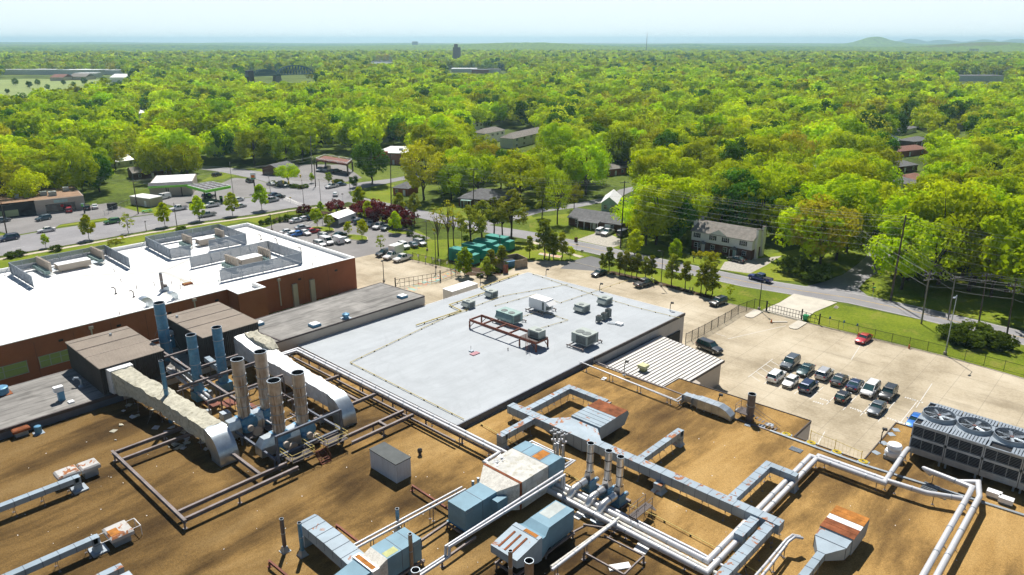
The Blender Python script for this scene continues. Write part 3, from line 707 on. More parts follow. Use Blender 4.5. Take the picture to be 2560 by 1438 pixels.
mb.build('movement_joint',M['brickdark'],T)
def screen_panel(parent,a,b,z,h,braces=True,side=1):
    f=MB(); s=MB(); L=math.dist(a,b); t=((b[0]-a[0])/L,(b[1]-a[1])/L); nn=(-t[1]*side,t[0]*side); n=max(2,round(L/2.4))
    for k in range(n+1):
        x=a[0]+t[0]*L*k/n; y=a[1]+t[1]*L*k/n; f.beam((x,y,z+0.25),(x,y,z+h),0.09,0.09)
    f.beam((*a,z+h),(*b,z+h),0.1,0.12); f.beam((*a,z+0.3),(*b,z+0.3),0.1,0.12)
    for k in range(0,n+1,2):
        x=a[0]+t[0]*L*k/n; y=a[1]+t[1]*L*k/n
        f.beam((x,y,z+h*0.7),(x+nn[0]*1.4,y+nn[1]*1.4,z+0.03),0.07,0.07); f.beam((x,y,z+0.05),(x+nn[0]*1.4,y+nn[1]*1.4,z+0.05),0.06,0.06); f.beam((x,y,z),(x,y,z+0.3),0.09,0.09)
    ns=11
    for k in range(ns):
        zz=z+0.4+(h-0.5)*k/(ns-1); o=(nn[0]*-0.05,nn[1]*-0.05)
        s.beam((a[0]+o[0],a[1]+o[1],zz),(b[0]+o[0],b[1]+o[1],zz),0.05,0.17)
    fr=f.build('screen_frame',M['galv'],parent); s.build('louvre',M['screen'],fr)
zr=ZW-0.74
def screen(label,runs):
    T=thing('plant_screen',label,'roof screen',(*P(*runs[0][0],zr)[:2],zr),0,'louvred plant screens on the white roof')
    for a,b,side in runs: screen_panel(T,P(*a,zr)[:2],P(*b,zr)[:2],zr,2.6,True,side)
screen('louvred metal screen in three sides on the left of the white roof',[((85,721),(28,686),1),((28,686),(266,640),-1),((266,640),(326,673),-1)])
screen('louvred metal screen furthest back on the white roof, two gaps in its front',[((428,650),(367,618),1),((367,618),(550,585),-1),((550,585),(617,610),-1),((428,650),(478,641),1),((525,628),(617,610),1)])
screen('long louvred metal screen closest to the brick parapet corner',[((478,672),(672,629),-1),((672,629),(756,658),-1),((553,706),(756,660),1)])
# ---------------------------------------------------------------- gear on the roofs
def miter(pts,d):
    out=[]
    n=len(pts)
    for i,p in enumerate(pts):
        if i in (0,n-1):
            a,b=(pts[0],pts[1]) if i==0 else (pts[-2],pts[-1]); t=Vector((b[0]-a[0],b[1]-a[1])).normalized(); nn=Vector((-t.y,t.x)); out.append((p[0]+nn.x*d,p[1]+nn.y*d)); continue
        t0=Vector((p[0]-pts[i-1][0],p[1]-pts[i-1][1])).normalized(); t1=Vector((pts[i+1][0]-p[0],pts[i+1][1]-p[1])).normalized()
        n0=Vector((-t0.y,t0.x)); n1=Vector((-t1.y,t1.x)); b=(n0+n1).normalized(); k=d/max(b.dot(n0),0.3)
        out.append((p[0]+b.x*k,p[1]+b.y*k))
    return out
def duct_body(mb,pts,w,z0,z1):
    L=miter(pts,w/2); Rr=miter(pts,-w/2)
    mb.loft([[(*Rr[i],z0),(*L[i],z0),(*L[i],z1),(*Rr[i],z1)] for i in range(len(pts))])
def duct_seams(mb,pts,w,z0,z1,step=1.45,pad=0.022):
    for p,h in along(pts,step,0.5):
        mb.obox((p[0],p[1],z0-pad),0.035,w+2*pad,z1-z0+2*pad,h)
def duct_stands(mb,pts,w,z0,zb,step=2.7):
    for p,h in along(pts,step,1.0):
        c,s=math.cos(h+math.pi/2),math.sin(h+math.pi/2)
        for k in (-1,1):
            top=(p[0]+c*k*w*0.35,p[1]+s*k*w*0.35,z0-0.02); ft=(p[0]+c*k*w*0.75,p[1]+s*k*w*0.75,zb)
            mb.beam(top,ft,0.045,0.045); mb.obox((ft[0],ft[1],zb),0.22,0.22,0.05,h)
        mb.beam((p[0]-c*w*0.6,p[1]-s*w*0.6,z0-0.05),(p[0]+c*w*0.6,p[1]+s*w*0.6,z0-0.05),0.06,0.06)
def roof_duct(label,runs,mat='ductrust',drops=(),zb=ZB,parent=None,group=None,stand=True):
    # runs: (points, width, z0, z1)
    p0=runs[0][0][0]
    T=thing('roof_duct',label,'duct',(p0[0],p0[1],zb),0,group)
    b=MB(); s=MB(); st=MB()
    for pts,w,z0,z1 in runs:
        duct_body(b,pts,w,z0,z1); duct_seams(s,pts,w,z0,z1)
        if stand: duct_stands(st,pts,w,z0,zb)
    for x,y,sx,sy,z1 in drops:
        b.obox((x,y,zb+0.2),sx,sy,z1-zb-0.2); b.hull(rect(x-sx*0.75,x+sx*0.75,y-sy*0.75,y+sy*0.75),zb,zb+0.42,rect(x-sx*0.5,x+sx*0.5,y-sy*0.5,y+sy*0.5)); s.obox((x,y,zb+0.9),sx+0.05,sy+0.05,0.05)
    b.build('duct_body',M[mat],T); s.build('duct_seam',M['trimblue'],T)
    if st.v: st.build('duct_stand',M['steel'],T)
    return T
XD=64.35; WD=1.25; Z0=6.62; Z1=7.72
DT=roof_duct('long straight galvanised duct with rust spots, a wedge plenum and square branches',
 [([(XD,60.0),(XD,53.6)],WD,Z0,Z1),([(XD,45.4),(XD,22.4)],WD,Z0,Z1),
  ([(XD+WD/2,57.45),(73.9,57.45),(73.9,51.0)],0.95,6.9,7.72),
  ([(XD-WD/2,55.5),(58.2,55.5)],0.95,6.85,7.66),
  ([(XD+WD/2,39.75),(74.0,39.75)],0.85,6.95,7.70),
  ([(XD+WD/2,28.2),(74.0,28.2),(74.0,25.4)],0.95,6.9,7.70),
  ([(XD-WD/2,23.3),(50,23.3)],1.0,6.8,7.62),
  ([(XD-WD/2,24.9),(60.6,24.9)],0.95,6.7,7.52)],
 'ductrust',[(58.0,55.5,0.95,0.95,7.6),(73.8,39.75,0.8,0.85,7.65),(74.0,25.2,0.9,0.8,7.65),(63.4,36.1,0.9,1.0,6.7),(73.9,50.9,0.8,0.8,7.6),(60.4,24.9,0.95,0.95,7.5)])
# wedge plenum joining the long duct to the rusty fan box
mb=MB()
xa=XD-WD/2
pl_b=[(xa,53.6),(xa,45.4),(XD+WD/2,45.4),(66.6,47.2),(66.6,51.4),(XD+WD/2,53.6)]
mb.add([(xa,53.6,Z0),(xa,51.0,6.0),(xa,47.4,5.95),(xa,45.4,Z0),(XD+WD/2,45.4,Z0),(66.5,47.1,6.2),(66.5,51.5,6.2),(XD+WD/2,53.6,Z0)]+
       [(xa,53.6,Z1),(xa,51.0,Z1+0.02),(xa,47.4,Z1+0.02),(xa,45.4,Z1),(XD+WD/2,45.4,Z1),(66.5,47.1,8.05),(66.5,51.5,8.05),(XD+WD/2,53.6,Z1)]+[(65.3,49.4,7.95)],
       [(0,1,9,8),(1,2,10,9),(2,3,11,10),(3,4,12,11),(4,5,13,12),(5,6,14,13),(6,7,15,14),(7,0,8,15),(7,6,5,4,3,2,1,0),(8,9,16),(9,10,16),(10,11,12,16),(12,13,16),(13,14,16),(14,15,16),(15,8,16)])
mb.build('plenum',M['ductrust'],DT)
mb=MB()
for y in (52.4,51.0,49.9,48.7,47.4,46.4): mb.box(xa-0.025,xa+0.02,y-0.02,y+0.02,6.0,Z1+0.03)
mb.build('plenum_seam',M['trimblue'],DT)
def fan_box(label,x0,x1,y0,y1,z0,z1,rust_from,slope=0.9,mat='duct',rails=True):
    T=thing('fan_box',label,'air unit',((x0+x1)/2,(y0+y1)/2,ZB))
    b=MB(); b.add([(x0,y0,z0),(x1-slope,y0,z0),(x1-slope,y1,z0),(x0,y1,z0),(x0,y0,z1),(x1-0.35,y0,z1),(x1-0.35,y1,z1),(x0,y1,z1),(x1,y0,(z0+z1)/2+0.4),(x1,y1,(z0+z1)/2+0.4)],
      [(3,2,1,0),(4,5,6,7),(0,1,8,5,4),(3,7,6,9,2),(5,8,9,6),(1,2,9,8),(0,4,7,3)])
    b.build('casing',M[mat],T)
    f=MB(); f.box(rust_from,x1-0.36,y0-0.01,y1+0.01,z1+0.004,z1+0.03); f.build('rusty_panel',M['rust'],T)
    s=MB()
    k=x0+0.4
    while k<rust_from-0.2: s.box(k,k+0.04,y0-0.02,y1+0.02,z1,z1+0.025); k+=0.85
    s.build('panel_seam',M['trimblue'],T)
    g=MB()
    for yy in (y0+0.3,y1-0.3): g.beam((x0,yy,z0-0.12),(x1-slope,yy,z0-0.12),0.12,0.2)
    for xx in (x0+0.4,x1-slope-0.3):
        for yy in (y0+0.3,y1-0.3): g.beam((xx,yy,ZB),(xx,yy,z0-0.2),0.12,0.12)
    g.build('support_frame',M['steel'],T)
    return T
fan_box('large fan box with a rust red far end beside the wedge plenum',66.9,73.3,47.0,51.6,6.25,8.1,70.4)
# lower right fan box
a=P(2043,1315,8.0); b_=P(2165,1294,8.0); c_=P(2097,1266,8.0); d_=P(2144,1352,8.0)
x0=(a[0]+d_[0])/2; x1=(b_[0]+c_[0])/2+0.2; y1=(a[1]+c_[1])/2; y0=(b_[1]+d_[1])/2
T=thing('fan_box','rust striped fan box with a sloping blue-grey duct at the lower right','air unit',((x0+x1)/2,(y0+y1)/2,ZB))
mb=MB(); mb.add([(x0,y0,6.2),(x1-0.6,y0,6.2),(x1-0.6,y1,6.2),(x0,y1,6.2),(x0,y0,8),(x1-0.2,y0,8),(x1-0.2,y1,8),(x0,y1,8),(x1,y0,7.4),(x1,y1,7.4)],[(3,2,1,0),(4,5,6,7),(0,1,8,5,4),(3,7,6,9,2),(5,8,9,6),(1,2,9,8),(0,4,7,3)])
mb.build('casing',M['duct'],T)
w5=(x1-0.2-x0)/5
for k,m in enumerate(('rust','rust','white','rustorange','rustorange')):
    MB().box(x0+k*w5+0.02,x0+(k+1)*w5-0.02,y0-0.03,y1+0.03,8.004,8.05+0.02*(k>2)).build('roof_panel',M[m],T,label={'rust':'dull brown rusted panel','white':'bare white panel','rustorange':'bright orange rusted panel'}[m])
# tapered plenum and outgoing duct
n0=(x0-0.1); xm=x0-1.9
q0=P(2025,1341,7.9); 
mb=MB()
mb.loft([[(n0,y0+0.1,6.3),(n0,y1-0.05,6.3),(n0,y1-0.05,7.9),(n0,y0+0.1,7.9)],[(n0-1.3,y0+0.15,6.4),(n0-1.3,y1-0.1,6.4),(n0-1.3,y1-0.1,7.75),(n0-1.3,y0+0.15,7.75)],[(n0-2.9,y0+1.5,6.5),(n0-2.9,y1-1.0,6.5),(n0-2.9,y1-1.0,7.3),(n0-2.9,y0+1.5,7.3)],[(n0-9,y0+1.5,6.5),(n0-9,y1-1.0,6.5),(n0-9,y1-1.0,7.3),(n0-9,y0+1.5,7.3)]])
mb.build('tapered_duct',M['duct'],T)
mb=MB()
for k in (4.2,5.8,7.4): mb.box(n0-k,n0-k+0.04,y0+1.47,y1-0.97,6.47,7.33)
mb.box(n0-2.92,n0-2.88,y0+1.47,y1-0.97,6.47,7.33); mb.box(n0-1.33,n0-1.28,y0+0.12,y1-0.07,6.37,7.78)
mb.build('duct_seam',M['trimblue'],T)
mb=MB()
for xx in (x0+0.3,x1-0.9,n0-4,n0-7):
    for yy in (y0+1.6,y1-1.1): mb.beam((xx,yy,ZB),(xx,yy,6.4),0.08,0.08)
mb.build('support_frame',M['steel'],T)
# ducts at the lower left
G2='low rectangular ducts with goose-neck ends on the left'
def left_duct(label,px,drop=True,mat='duct'):
    z=7.35
    a=P(*px[1],z); b=P(*px[0],z); y=a[1]; 
    T=roof_duct(label,[([(a[0],y),(b[0]-7,y)],0.8,z-0.62,z)],mat,[(a[0]-0.1,y,0.62,0.8,z-0.03)] if drop else (),group=G2)
    m=MB(); m.obox((a[0]-0.05,y,ZB),1.5,1.7,0.18); m.build('curb_base',M['galv'],T); return T
left_duct('low duct on the left, the one just below a rusty capped vent',[(0,1252),(193,1190)])
left_duct('low duct on the left beside the orange rusted hood',[(0,1430),(240,1340)])
left_duct('duct end with a rusty lid at the bottom edge of the left roof',[(235,1432),(305,1412)],False,'ductrust')
def hood_vent(label,px,sx,sy,h,topmat,top='hip',zb=ZB,nm='roof_vent_hood'):
    p=P(*px,zb); T=thing(nm,label,'vent',p)
    MB().obox(p,sx*0.72,sy*0.72,h*0.7).build('curb',M['galv'],T)
    m=MB(); m.hull(rect(p[0]-sx/2,p[0]+sx/2,p[1]-sy/2,p[1]+sy/2),zb+h*0.62,zb+h*0.88); m.hull(rect(p[0]-sx/2,p[0]+sx/2,p[1]-sy/2,p[1]+sy/2),zb+h*0.884,zb+h,rect(p[0]-sx*0.42,p[0]+sx*0.42,p[1]-sy*0.42,p[1]+sy*0.42))
    m.build('hood',M[topmat],T); return T
hood_vent('rust flecked square vent hood beside the beam frame',(226,1186),2.0,2.0,1.5,'hood')
hood_vent('rust flecked vent hood touching the upper left duct',(172,1205),2.3,2.0,1.5,'hood')
hood_vent('brown rusted hood at the edge of the black felt roof',(52,1085),2.0,2.2,1.1,'rust')
T=hood_vent('rusted hood vent with an orange patch and a white pipe frame around it',(300,1350),2.2,2.6,1.35,'hood')
p=P(300,1350,ZB); MB().obox((p[0]-0.5,p[1]-0.25,ZB+1.352),0.9,1.2,0.03).build('orange_panel',M['rustorange'],T)
m=MB(); zz=ZB+1.15
for x,y,xx,yy in ((p[0]-1.9,p[1]-0.9,p[0]-1.9,p[1]+0.7),(p[0]-1.9,p[1]-0.9,p[0]-1.1,p[1]-0.9),(p[0]-1.9,p[1]+0.7,p[0]-1.1,p[1]+0.7),(p[0]+1.9,p[1]-0.8,p[0]+1.9,p[1]+0.9),(p[0]+1.1,p[1]-0.8,p[0]+1.9,p[1]-0.8),(p[0]+1.1,p[1]+0.9,p[0]+1.9,p[1]+0.9)): m.tube([(x,y,zz),(xx,yy,zz)],0.045,6)
for x,y in ((p[0]-1.9,p[1]-0.9),(p[0]-1.9,p[1]+0.7),(p[0]+1.9,p[1]-0.8),(p[0]+1.9,p[1]+0.9)): m.tube([(x,y,ZB),(x,y,zz)],0.035,6)
m.build('pipe_guard',M['white'],T)
# brown steel pipe bridges
def beam_frame(label,segs,z=6.85,posts=(),mat='steel',w=0.32,h=0.42):
    p0=segs[0][0]; T=thing('beam_frame',label,'steel frame',(*p0[:2],ZB))
    for a,b in segs: MB().ibeam((a[0],a[1],z-h/2),(b[0],b[1],z-h/2),w,h).build('beam',M[mat],T)
    for x,y in posts:
        m=MB(); m.beam((x,y,ZB+0.02),(x,y,z-h),0.16,0.16); m.obox((x,y,ZB),0.4,0.4,0.04); m.build('post',M[mat],T)
    return T
x1,y1=23.9,88.0; y0=68.85
beam_frame('rectangular frame of brown steel beams low over the left gravel roof',
 [((x1,y1+0.5),(x1,y0-0.4)),((x1+0.2,y1),(36.2,y1)),((x1+0.2,85.7),(34.8,85.7)),((x1+0.2,70.6),(37.0,70.6)),((x1+0.2,68.85),(37.4,68.85)),((33.6,85.6),(33.6,70.8))],6.85,((x1,y1),(x1,y0),(30,88),(30,68.85),(33.6,78)))
beam_frame('twin brown steel beams running from the fan platform to the pipe rack',[((44.5,70.6),(54.6,70.6)),((44.9,68.8),(54.9,68.8)),((50.4,68.95),(50.4,70.45))],6.85,((49.5,70.6),(49.8,68.8),(54.3,70.6)))
beam_frame('brown steel cross beams behind the tall stacks, reaching the grey hall pipes',[((44.6,86.0),(55.4,86.0)),((44.9,77.2),(55.4,77.2)),((52.0,77.4),(52.0,85.8))],6.95,((50.0,86.0),(50.0,77.2),(54.9,86.0)))
a=P(340,822,9.4); b=P(640,985,9.0)
T=thing('beam_frame','grey steel beams on stilts between the penthouses and the blue stacks','steel frame',(a[0],a[1],ZL))
xs=P(480,900,9.2)[0]
MB().ibeam((38.6,118,9.2),(38.6,84.0,9.2),0.3,0.4).build('beam',M['steel'],T)
for y,xa_,xb_ in ((113,36.4,42.2),(105.4,36.4,43.6),(98.2,34.8,45.6),(93.8,34.8,46.0),(87.0,35.5,46.5)):
    MB().ibeam((xa_,y,9.45),(xb_,y,9.45),0.28,0.34).build('beam',M['steel'],T)
for y in (112,104,97,90,85): MB().beam((38.6,y,ZB if y<104 else ZL),(38.6,y,9.0),0.16,0.16).build('post',M['steel'],T)
for (x,y) in ((45.6,98.2),(46,93.8),(46.5,87),(34.9,98.2),(35.2,93.8),(35.6,87)): MB().beam((x,y,ZB),(x,y,9.28),0.14,0.14).build('post',M['steel'],T)
# ---- stacks
def stack(label,px_top,z_top_known,base_xy,zb,r,mat,bands,group=None,nm='exhaust_stack',base=None,n=20):
    x,y=base_xy; T=thing(nm,label,'stack',(x,y,zb),0,group)
    zt=z_top_known; L=zt-zb
    m=MB(); m.lathe((x,y,zb),[(r,0),(r,L),(r*0.93,L),(r*0.93,max(0.3,L-2.4))],n,True); o=m.build('shaft',M[mat],T); smooth_by_angle(o)
    m=MB(); m.lathe((x,y,zb+L-2.3),[(r*0.925,0),(r*0.925,2.2)],n,False); m.build('liner',M['inside'],T)
    for k in bands:
        q=MB(); q.lathe((x,y,zb+L*k),[(r*1.07,0),(r*1.07,0.09)],n,True); o=q.build('band',M['galv'] if mat!='chrome' else M['trim'],T)
    q=MB(); q.lathe((x,y,zt-0.07),[(r*1.05,0),(r*1.05,0.09),(r*0.93,0.09),(r*0.93,0)],n,False); q.build('rim',M['galv'],T)
    if base=='square':
        q=MB(); q.hull(rect(x-r*1.15,x+r*1.15,y-r*1.15,y+r*1.15),zb-0.9,zb+0.25,rect(x-r*0.85,x+r*0.85,y-r*0.85,y+r*0.85)); q.build('transition_base',M[mat],T)
    if base=='plate':
        q=MB(); q.hull(rect(x-r*2.2,x+r*2.2,y-r*2.2,y+r*2.2),zb,zb+0.06); q.hull(rect(x-r*1.9,x+r*1.9,y-r*1.9,y+r*1.9),zb+0.061,zb+0.6,rect(x-r*1.02,x+r*1.02,y-r*1.02,y+r*1.02)); q.build('flashing',M['galv'],T)
    return T
def at_top(px,z): return P(px[0],px[1],z)[:2]
# four stained stainless stacks
S4=[((593,898),'tall rust streaked stack standing leftmost of the four wide ones',16.2),((650,879),'tall rust streaked stack furthest back of the four wide ones',16.2),((684,951),'rust streaked stack in front of the other wide ones, over the left fan motor',15.2),((744,931),'rust streaked stack rightmost of the four wide ones, beside the curved duct',15.2)]
SXY=[]
for px,lb,zt in S4:
    xy=at_top(px,zt); SXY.append(xy); stack(lb,px,zt,xy,8.1,0.78,'stainless',(0.02,0.2,0.38,0.56,0.74),'wide stainless exhaust stacks',base='square',n=28)
for px,lb,zt,zb,r,mt,g in (((397,757),'blue steel stack leftmost and tallest, between the two penthouses',16.3,ZL,0.80,'stackblue','blue steel stacks'),((477,837),'blue steel stack in the middle, in front of the second penthouse',15.4,ZB,0.68,'stackblue','blue steel stacks'),((541,818),'blue steel stack on the right of the blue ones',15.4,ZB,0.68,'stackblue','blue steel stacks'),((402,902),'thin blue-grey stack rising beside the insulated duct',14.6,ZB,0.28,'stackblue',None)):
    xy=at_top(px,zt); T=stack(lb,px,zt,xy,zb,r,mt,(0.32,0.55,0.8),g)
    q=MB()
    for a in (0.4,2.5,4.6): q.tube([(xy[0]+r*math.cos(a),xy[1]+r*math.sin(a),zb+(zt-zb)*0.56),(xy[0]+3.0*math.cos(a),xy[1]+3.0*math.sin(a),zb+0.05)],0.02,4)
    q.build('guy_wire',M['wire'],T)
    if r>0.6 and zb==ZB:
        q=MB(); q.obox((xy[0],xy[1],ZB),1.8,1.8,1.3); q.build('stack_base',M['stackblue'],T)
for px,lb,zt,r,mt,g in (((1477,1108),'polished stainless stack, leftmost of the trio on blue fans',11.7,0.40,'chrome','trio of polished stacks'),((1522,1127),'polished stainless stack, middle of the trio on blue fans',11.7,0.40,'chrome','trio of polished stacks'),((1552,1142),'polished stainless stack, rightmost of the trio on blue fans',11.7,0.40,'chrome','trio of polished stacks')):
    xy=at_top(px,zt); SXY.append(xy); stack(lb,px,zt,xy,8.0,r,mt,(0.03,0.36,0.68),g,base='square',n=24)
for px,pb,lb,r,mt in (((704,1297),(713,1378),'brown vent pipe with a pyramid flashing, left of the blue elbow duct',0.20,'brownstack'),((749,1307),(757,1388),'blue vent pipe standing against the elbow duct',0.20,'stackblue'),((990,1272),(996,1330),'slim blue vent pipe behind the twin white pipes',0.20,'stackblue'),((1877,985),(1873,1050),'thick dark vent stack beside a small stair platform',0.52,'brownstack'),((1274,1377),(1276,1470),'tan vent pipe at the bottom edge, thinner one',0.20,'tanstack'),((1318,1402),(1322,1490),'wide tan vent pipe at the bottom edge beside the rust striped air unit',0.42,'tanstack'),((1024,1335),(1030,1430),'tan pipe in front of the blue air unit with a yellow stained top',0.2,'tanstack'),((1040,1425),(1042,1490),'stub of tan pipe cut by the bottom edge of the view',0.40,'tanstack'),((400,683),(408,729),'slim dark flue on the white roof beside a small grey unit',0.3,'brownstack')):
    zb=ZB if px!=(400,683) else zr
    b=P(*pb,zb); zt=zb+hgt(pb[0],pb[1],px[1],zb); xy=at_top(px,zt)
    stack(lb,px,zt,(b[0],b[1]),zb,r,mt,(0.55,),None,'vent_pipe','plate' if r<0.5 else None,n=14)
# ---- insulated ducts, elbows and fans under the stacks
def lumpy(rings,amp,seed,step=0.7):
    rg_=random.Random(seed); out=[]
    for A_,B_ in zip(rings[:-1],rings[1:]):
        n=max(1,int(math.dist(A_[0],B_[0])/step))
        for k in range(n):
            r=[lerp(A_[i],B_[i],k/n) for i in range(4)]; out.append(r)
    out.append(rings[-1]); res=[]
    for r in out:
        q=[]
        for i in range(4):
            for s in range(4):
                p=lerp(r[i],r[(i+1)%4],s/4); a=amp*(1.6 if s in(0,) else 1.0); q.append((p[0]+rg_.uniform(-a,a),p[1]+rg_.uniform(-a,a)*.5,p[2]+rg_.uniform(-a,a)))
        res.append(q)
    return res
def loft_duct(nm,label,cat,rings,mat,extra=None,zb=ZB):
    T=thing(nm,label,cat,(rings[0][0][0],rings[0][0][1],zb)); m=MB(); m.loft(lumpy(rings,0.08 if mat=='insul' else 0.05,3)); m.build('duct_body',M[mat],T); return T
def ring_x(x,y0,y1,z0,z1): return [(x,y0,z0),(x,y1,z0),(x,y1,z1),(x,y0,z1)]
def ring_y(y,x0,x1,z0,z1): return [(x0,y,z0),(x1,y,z0),(x1,y,z1),(x0,y,z1)]
def elbow_y(y0,x0,x1,z1,th,yend):
    # duct along -Y then bending down to the roof
    rs=[]
    R0=th*1.05
    for k in range(8):
        a=math.pi/2*k/7
        # pivot inside bottom
        py,pz=yend+R0,z1-th-R0*0.0
        o=(py-(R0+0)*0-math.sin(a)*th*1.9+0, z1-th*1.9+math.cos(a)*th*1.9)
        i=(py-math.sin(a)*th*0.55, z1-th*1.9+math.cos(a)*th*0.55)
        rs.append([(x0,i[0],i[1]),(x1,i[0],i[1]),(x1,o[0],o[1]),(x0,o[0],o[1])])
    lo=rs[-1]; rs.append([(v[0],v[1],ZB) for v in lo])
    return rs
xi0,xi1=30.6,33.0
T=loft_duct('insulated_duct','long duct wrapped in crumbling yellowish insulation sloping from the left penthouse','duct',
 [ring_y(104.6,29.6,32.2,7.3,10.6),ring_y(102.6,29.9,32.5,7.0,10.3),ring_y(99.5,30.5,33.0,7.7,9.9),ring_y(92,31.3,33.8,7.7,9.7),ring_y(80.5,31.9,34.4,7.6,9.5)],'insul')
m=MB(); rs=elbow_y(80.5,31.95,34.35,9.5,1.75,78.6); m.loft([ring_y(80.7,31.95,34.35,7.75,9.5)]+rs); o=m.build('curved_elbow',M['foil'],T); smooth_by_angle(o,50)
m=MB(); m.loft([ring_y(105.0,29.3,32.6,7.2,10.75),ring_y(103.4,29.6,32.7,7.1,10.6)]); m.build('flashing_wrap',M['wrap'],T)
m=MB()
for y in (99,95,91,87,83):
    for x in (32.3,34.2): m.beam((x,y,ZB),(x,y,7.7),0.1,0.1)
m.build('duct_stand',M['steel'],T)
T=loft_duct('insulated_duct','silver wrapped duct curving down behind the wide stacks from the right penthouse','duct',
 [ring_y(102.0,47.0,49.6,8.0,10.9),ring_y(99.0,47.2,50.0,7.6,10.2),ring_y(95,47.2,50.2,7.6,9.8),ring_y(86,47.2,49.6,7.6,9.7),ring_y(77.5,47.3,49.5,7.6,9.5)],'wrap')
m=MB(); m.loft([ring_y(77.6,47.35,49.45,7.75,9.5)]+elbow_y(80.5,47.35,49.45,9.5,1.75,75.6)); o=m.build('curved_elbow',M['foil'],T); smooth_by_angle(o,50)
m=MB(); m.loft(lumpy([ring_y(101.8,48.6,50.8,10.0,11.0),ring_y(96.5,49.0,50.9,9.7,10.6),ring_y(95.2,49.4,50.6,9.0,9.9)],0.12,4)); m.build('loose_insulation',M['insul'],T)
m=MB()
for y in (94,89,84,79):
    for x in (47.5,49.3): m.beam((x,y,ZB),(x,y,7.65),0.1,0.1)
m.build('duct_stand',M['steel'],T)
def blower(label,xy,d,group,hood='galv',h=2.6,w=1.7):
    # scroll fan under a stack, axis along Y
    x,y=xy; T=thing('scroll_fan',label,'fan',(x,y,ZB),0,group)
    prof=[]
    for k in range(18):
        a=2*math.pi*k/18; r=h*0.42*(1+0.25*k/18); prof.append((math.cos(a+math.pi/2)*r*d,math.sin(a+math.pi/2)*r+h*0.52))
    m=MB(); m.loft([[(x+p[0],y-w/2,ZB+0.35+p[1]) for p in prof],[(x+p[0],y+w/2,ZB+0.35+p[1]) for p in prof]]); o=m.build('scroll_housing',M['stackblue'],T); smooth_by_angle(o,35)
    m=MB(); m.hull([(x-3.0*d,y-.8),(x-1.0*d,y-1.0),(x-1.0*d,y+1.0),(x-3.0*d,y+.8)][::(1 if d>0 else -1)],ZB+.5,ZB+1.7); m.hull([(x-3.0*d,y-.8),(x-1.0*d,y-1.0),(x-1.0*d,y+1.0),(x-3.0*d,y+.8)],ZB+1.702,ZB+2.7,[(x-2.4*d,y-.5),(x-1.0*d,y-.7),(x-1.0*d,y+.7),(x-2.4*d,y+.5)]); m.build('inlet_box',M['foil'],T)
    m=MB(); m.hull(rect(x-0.95,x+0.95,y-w/2-0.1,y+w/2+0.1),ZB+h*0.62,ZB+h+0.02); m.build('outlet_box',M['stackblue'],T)
    m=MB(); m.cyl((x-0.6*d,y-w/2-0.15,ZB+1.5),(x-0.6*d,y-w/2-1.1,ZB+1.5),0.34,0.34,12); m.build('motor',M['stackblue'],T)
    m=MB(); m.cyl((x+0.5*d,y-w/2-1.0,ZB+1.0),(x+0.5*d,y-w/2-1.35,ZB+1.0),0.62,0.62,14); m.cyl((x-0.35*d,y-w/2-1.0,ZB+1.75),(x-0.35*d,y-w/2-1.35,ZB+1.75),0.4,0.4,14); m.build('belt_guard',M['tan'],T)
    m=MB(); m.box(x-1.2,x+1.2,y-w/2-1.3,y+w/2,ZB+0.3,ZB+0.48)
    for a in (-1.1,1.1):
        for b in (-w/2-1.2,w/2-0.1): m.beam((x+a,y+b,ZB),(x+a,y+b,ZB+0.3),0.16,0.16)
    m.build('skid',M['steel'],T)
    return T
for i,(lb,d) in enumerate((('blue scroll fan below the leftmost wide stack',1),('blue scroll fan below the furthest back wide stack',1),('blue scroll fan with a motor and guard below the front wide stack',1),('blue scroll fan with a motor and guard below the rightmost wide stack',1))): blower(lb,SXY[i],d,'fans under the wide stacks')
for i,lb in ((4,'small blue fan under the leftmost polished stack'),(5,'small blue fan under the middle polished stack'),(6,'small blue fan under the rightmost polished stack')): 
    x,y=SXY[i]; T=thing('stack_fan',lb,'fan',(x,y,ZB),0,'fans under the polished stacks')
    m=MB(); m.box(x-0.7,x+0.55,y-0.6,y+0.6,ZB+0.5,8.0-0.8); m.box(x-0.9,x+0.7,y-0.65,y+0.65,ZB+0.3,ZB+0.5); m.build('fan_housing',M['stackblue'],T)
    m=MB(); m.box(x-0.5,x+1.4,y-0.75,y+0.75,ZB+0.02,ZB+0.3); m.build('skid',M['steel'],T)
    m=MB(); m.cyl((x+0.6,y-0.2,ZB+1.0),(x+1.3,y-0.2,ZB+1.0),0.28,0.28,10); m.build('motor',M['galv'],T)
    # inlet elbow
    X=x-0.7; pts=[(X,y,ZB+1.55),(X-1.2,y,ZB+1.6)]
    for k in range(7):
        a=math.pi/2*k/6; pts.append((X-1.9-math.sin(a)*0.95,y,ZB+0.65+math.cos(a)*0.95))
    pts.append((X-2.85,y,ZB+0.02))
    m=MB(); m.tube(pts,0.42,16); o=m.build('inlet_elbow',M['chrome'],T); smooth_by_angle(o,50)
    m=MB()
    for p_ in (pts[1],pts[0]): m.cyl((p_[0]-0.03,y,p_[2]),(p_[0]+0.03,y,p_[2]),0.45,0.45,16)
    m.build('clamp_band',M['trim'],T)
    m=MB(); m.cyl((X-2.85,y,ZB),(X-2.85,y,ZB+0.05),0.95,0.95,18); m.build('flashing',M['galv'],T)
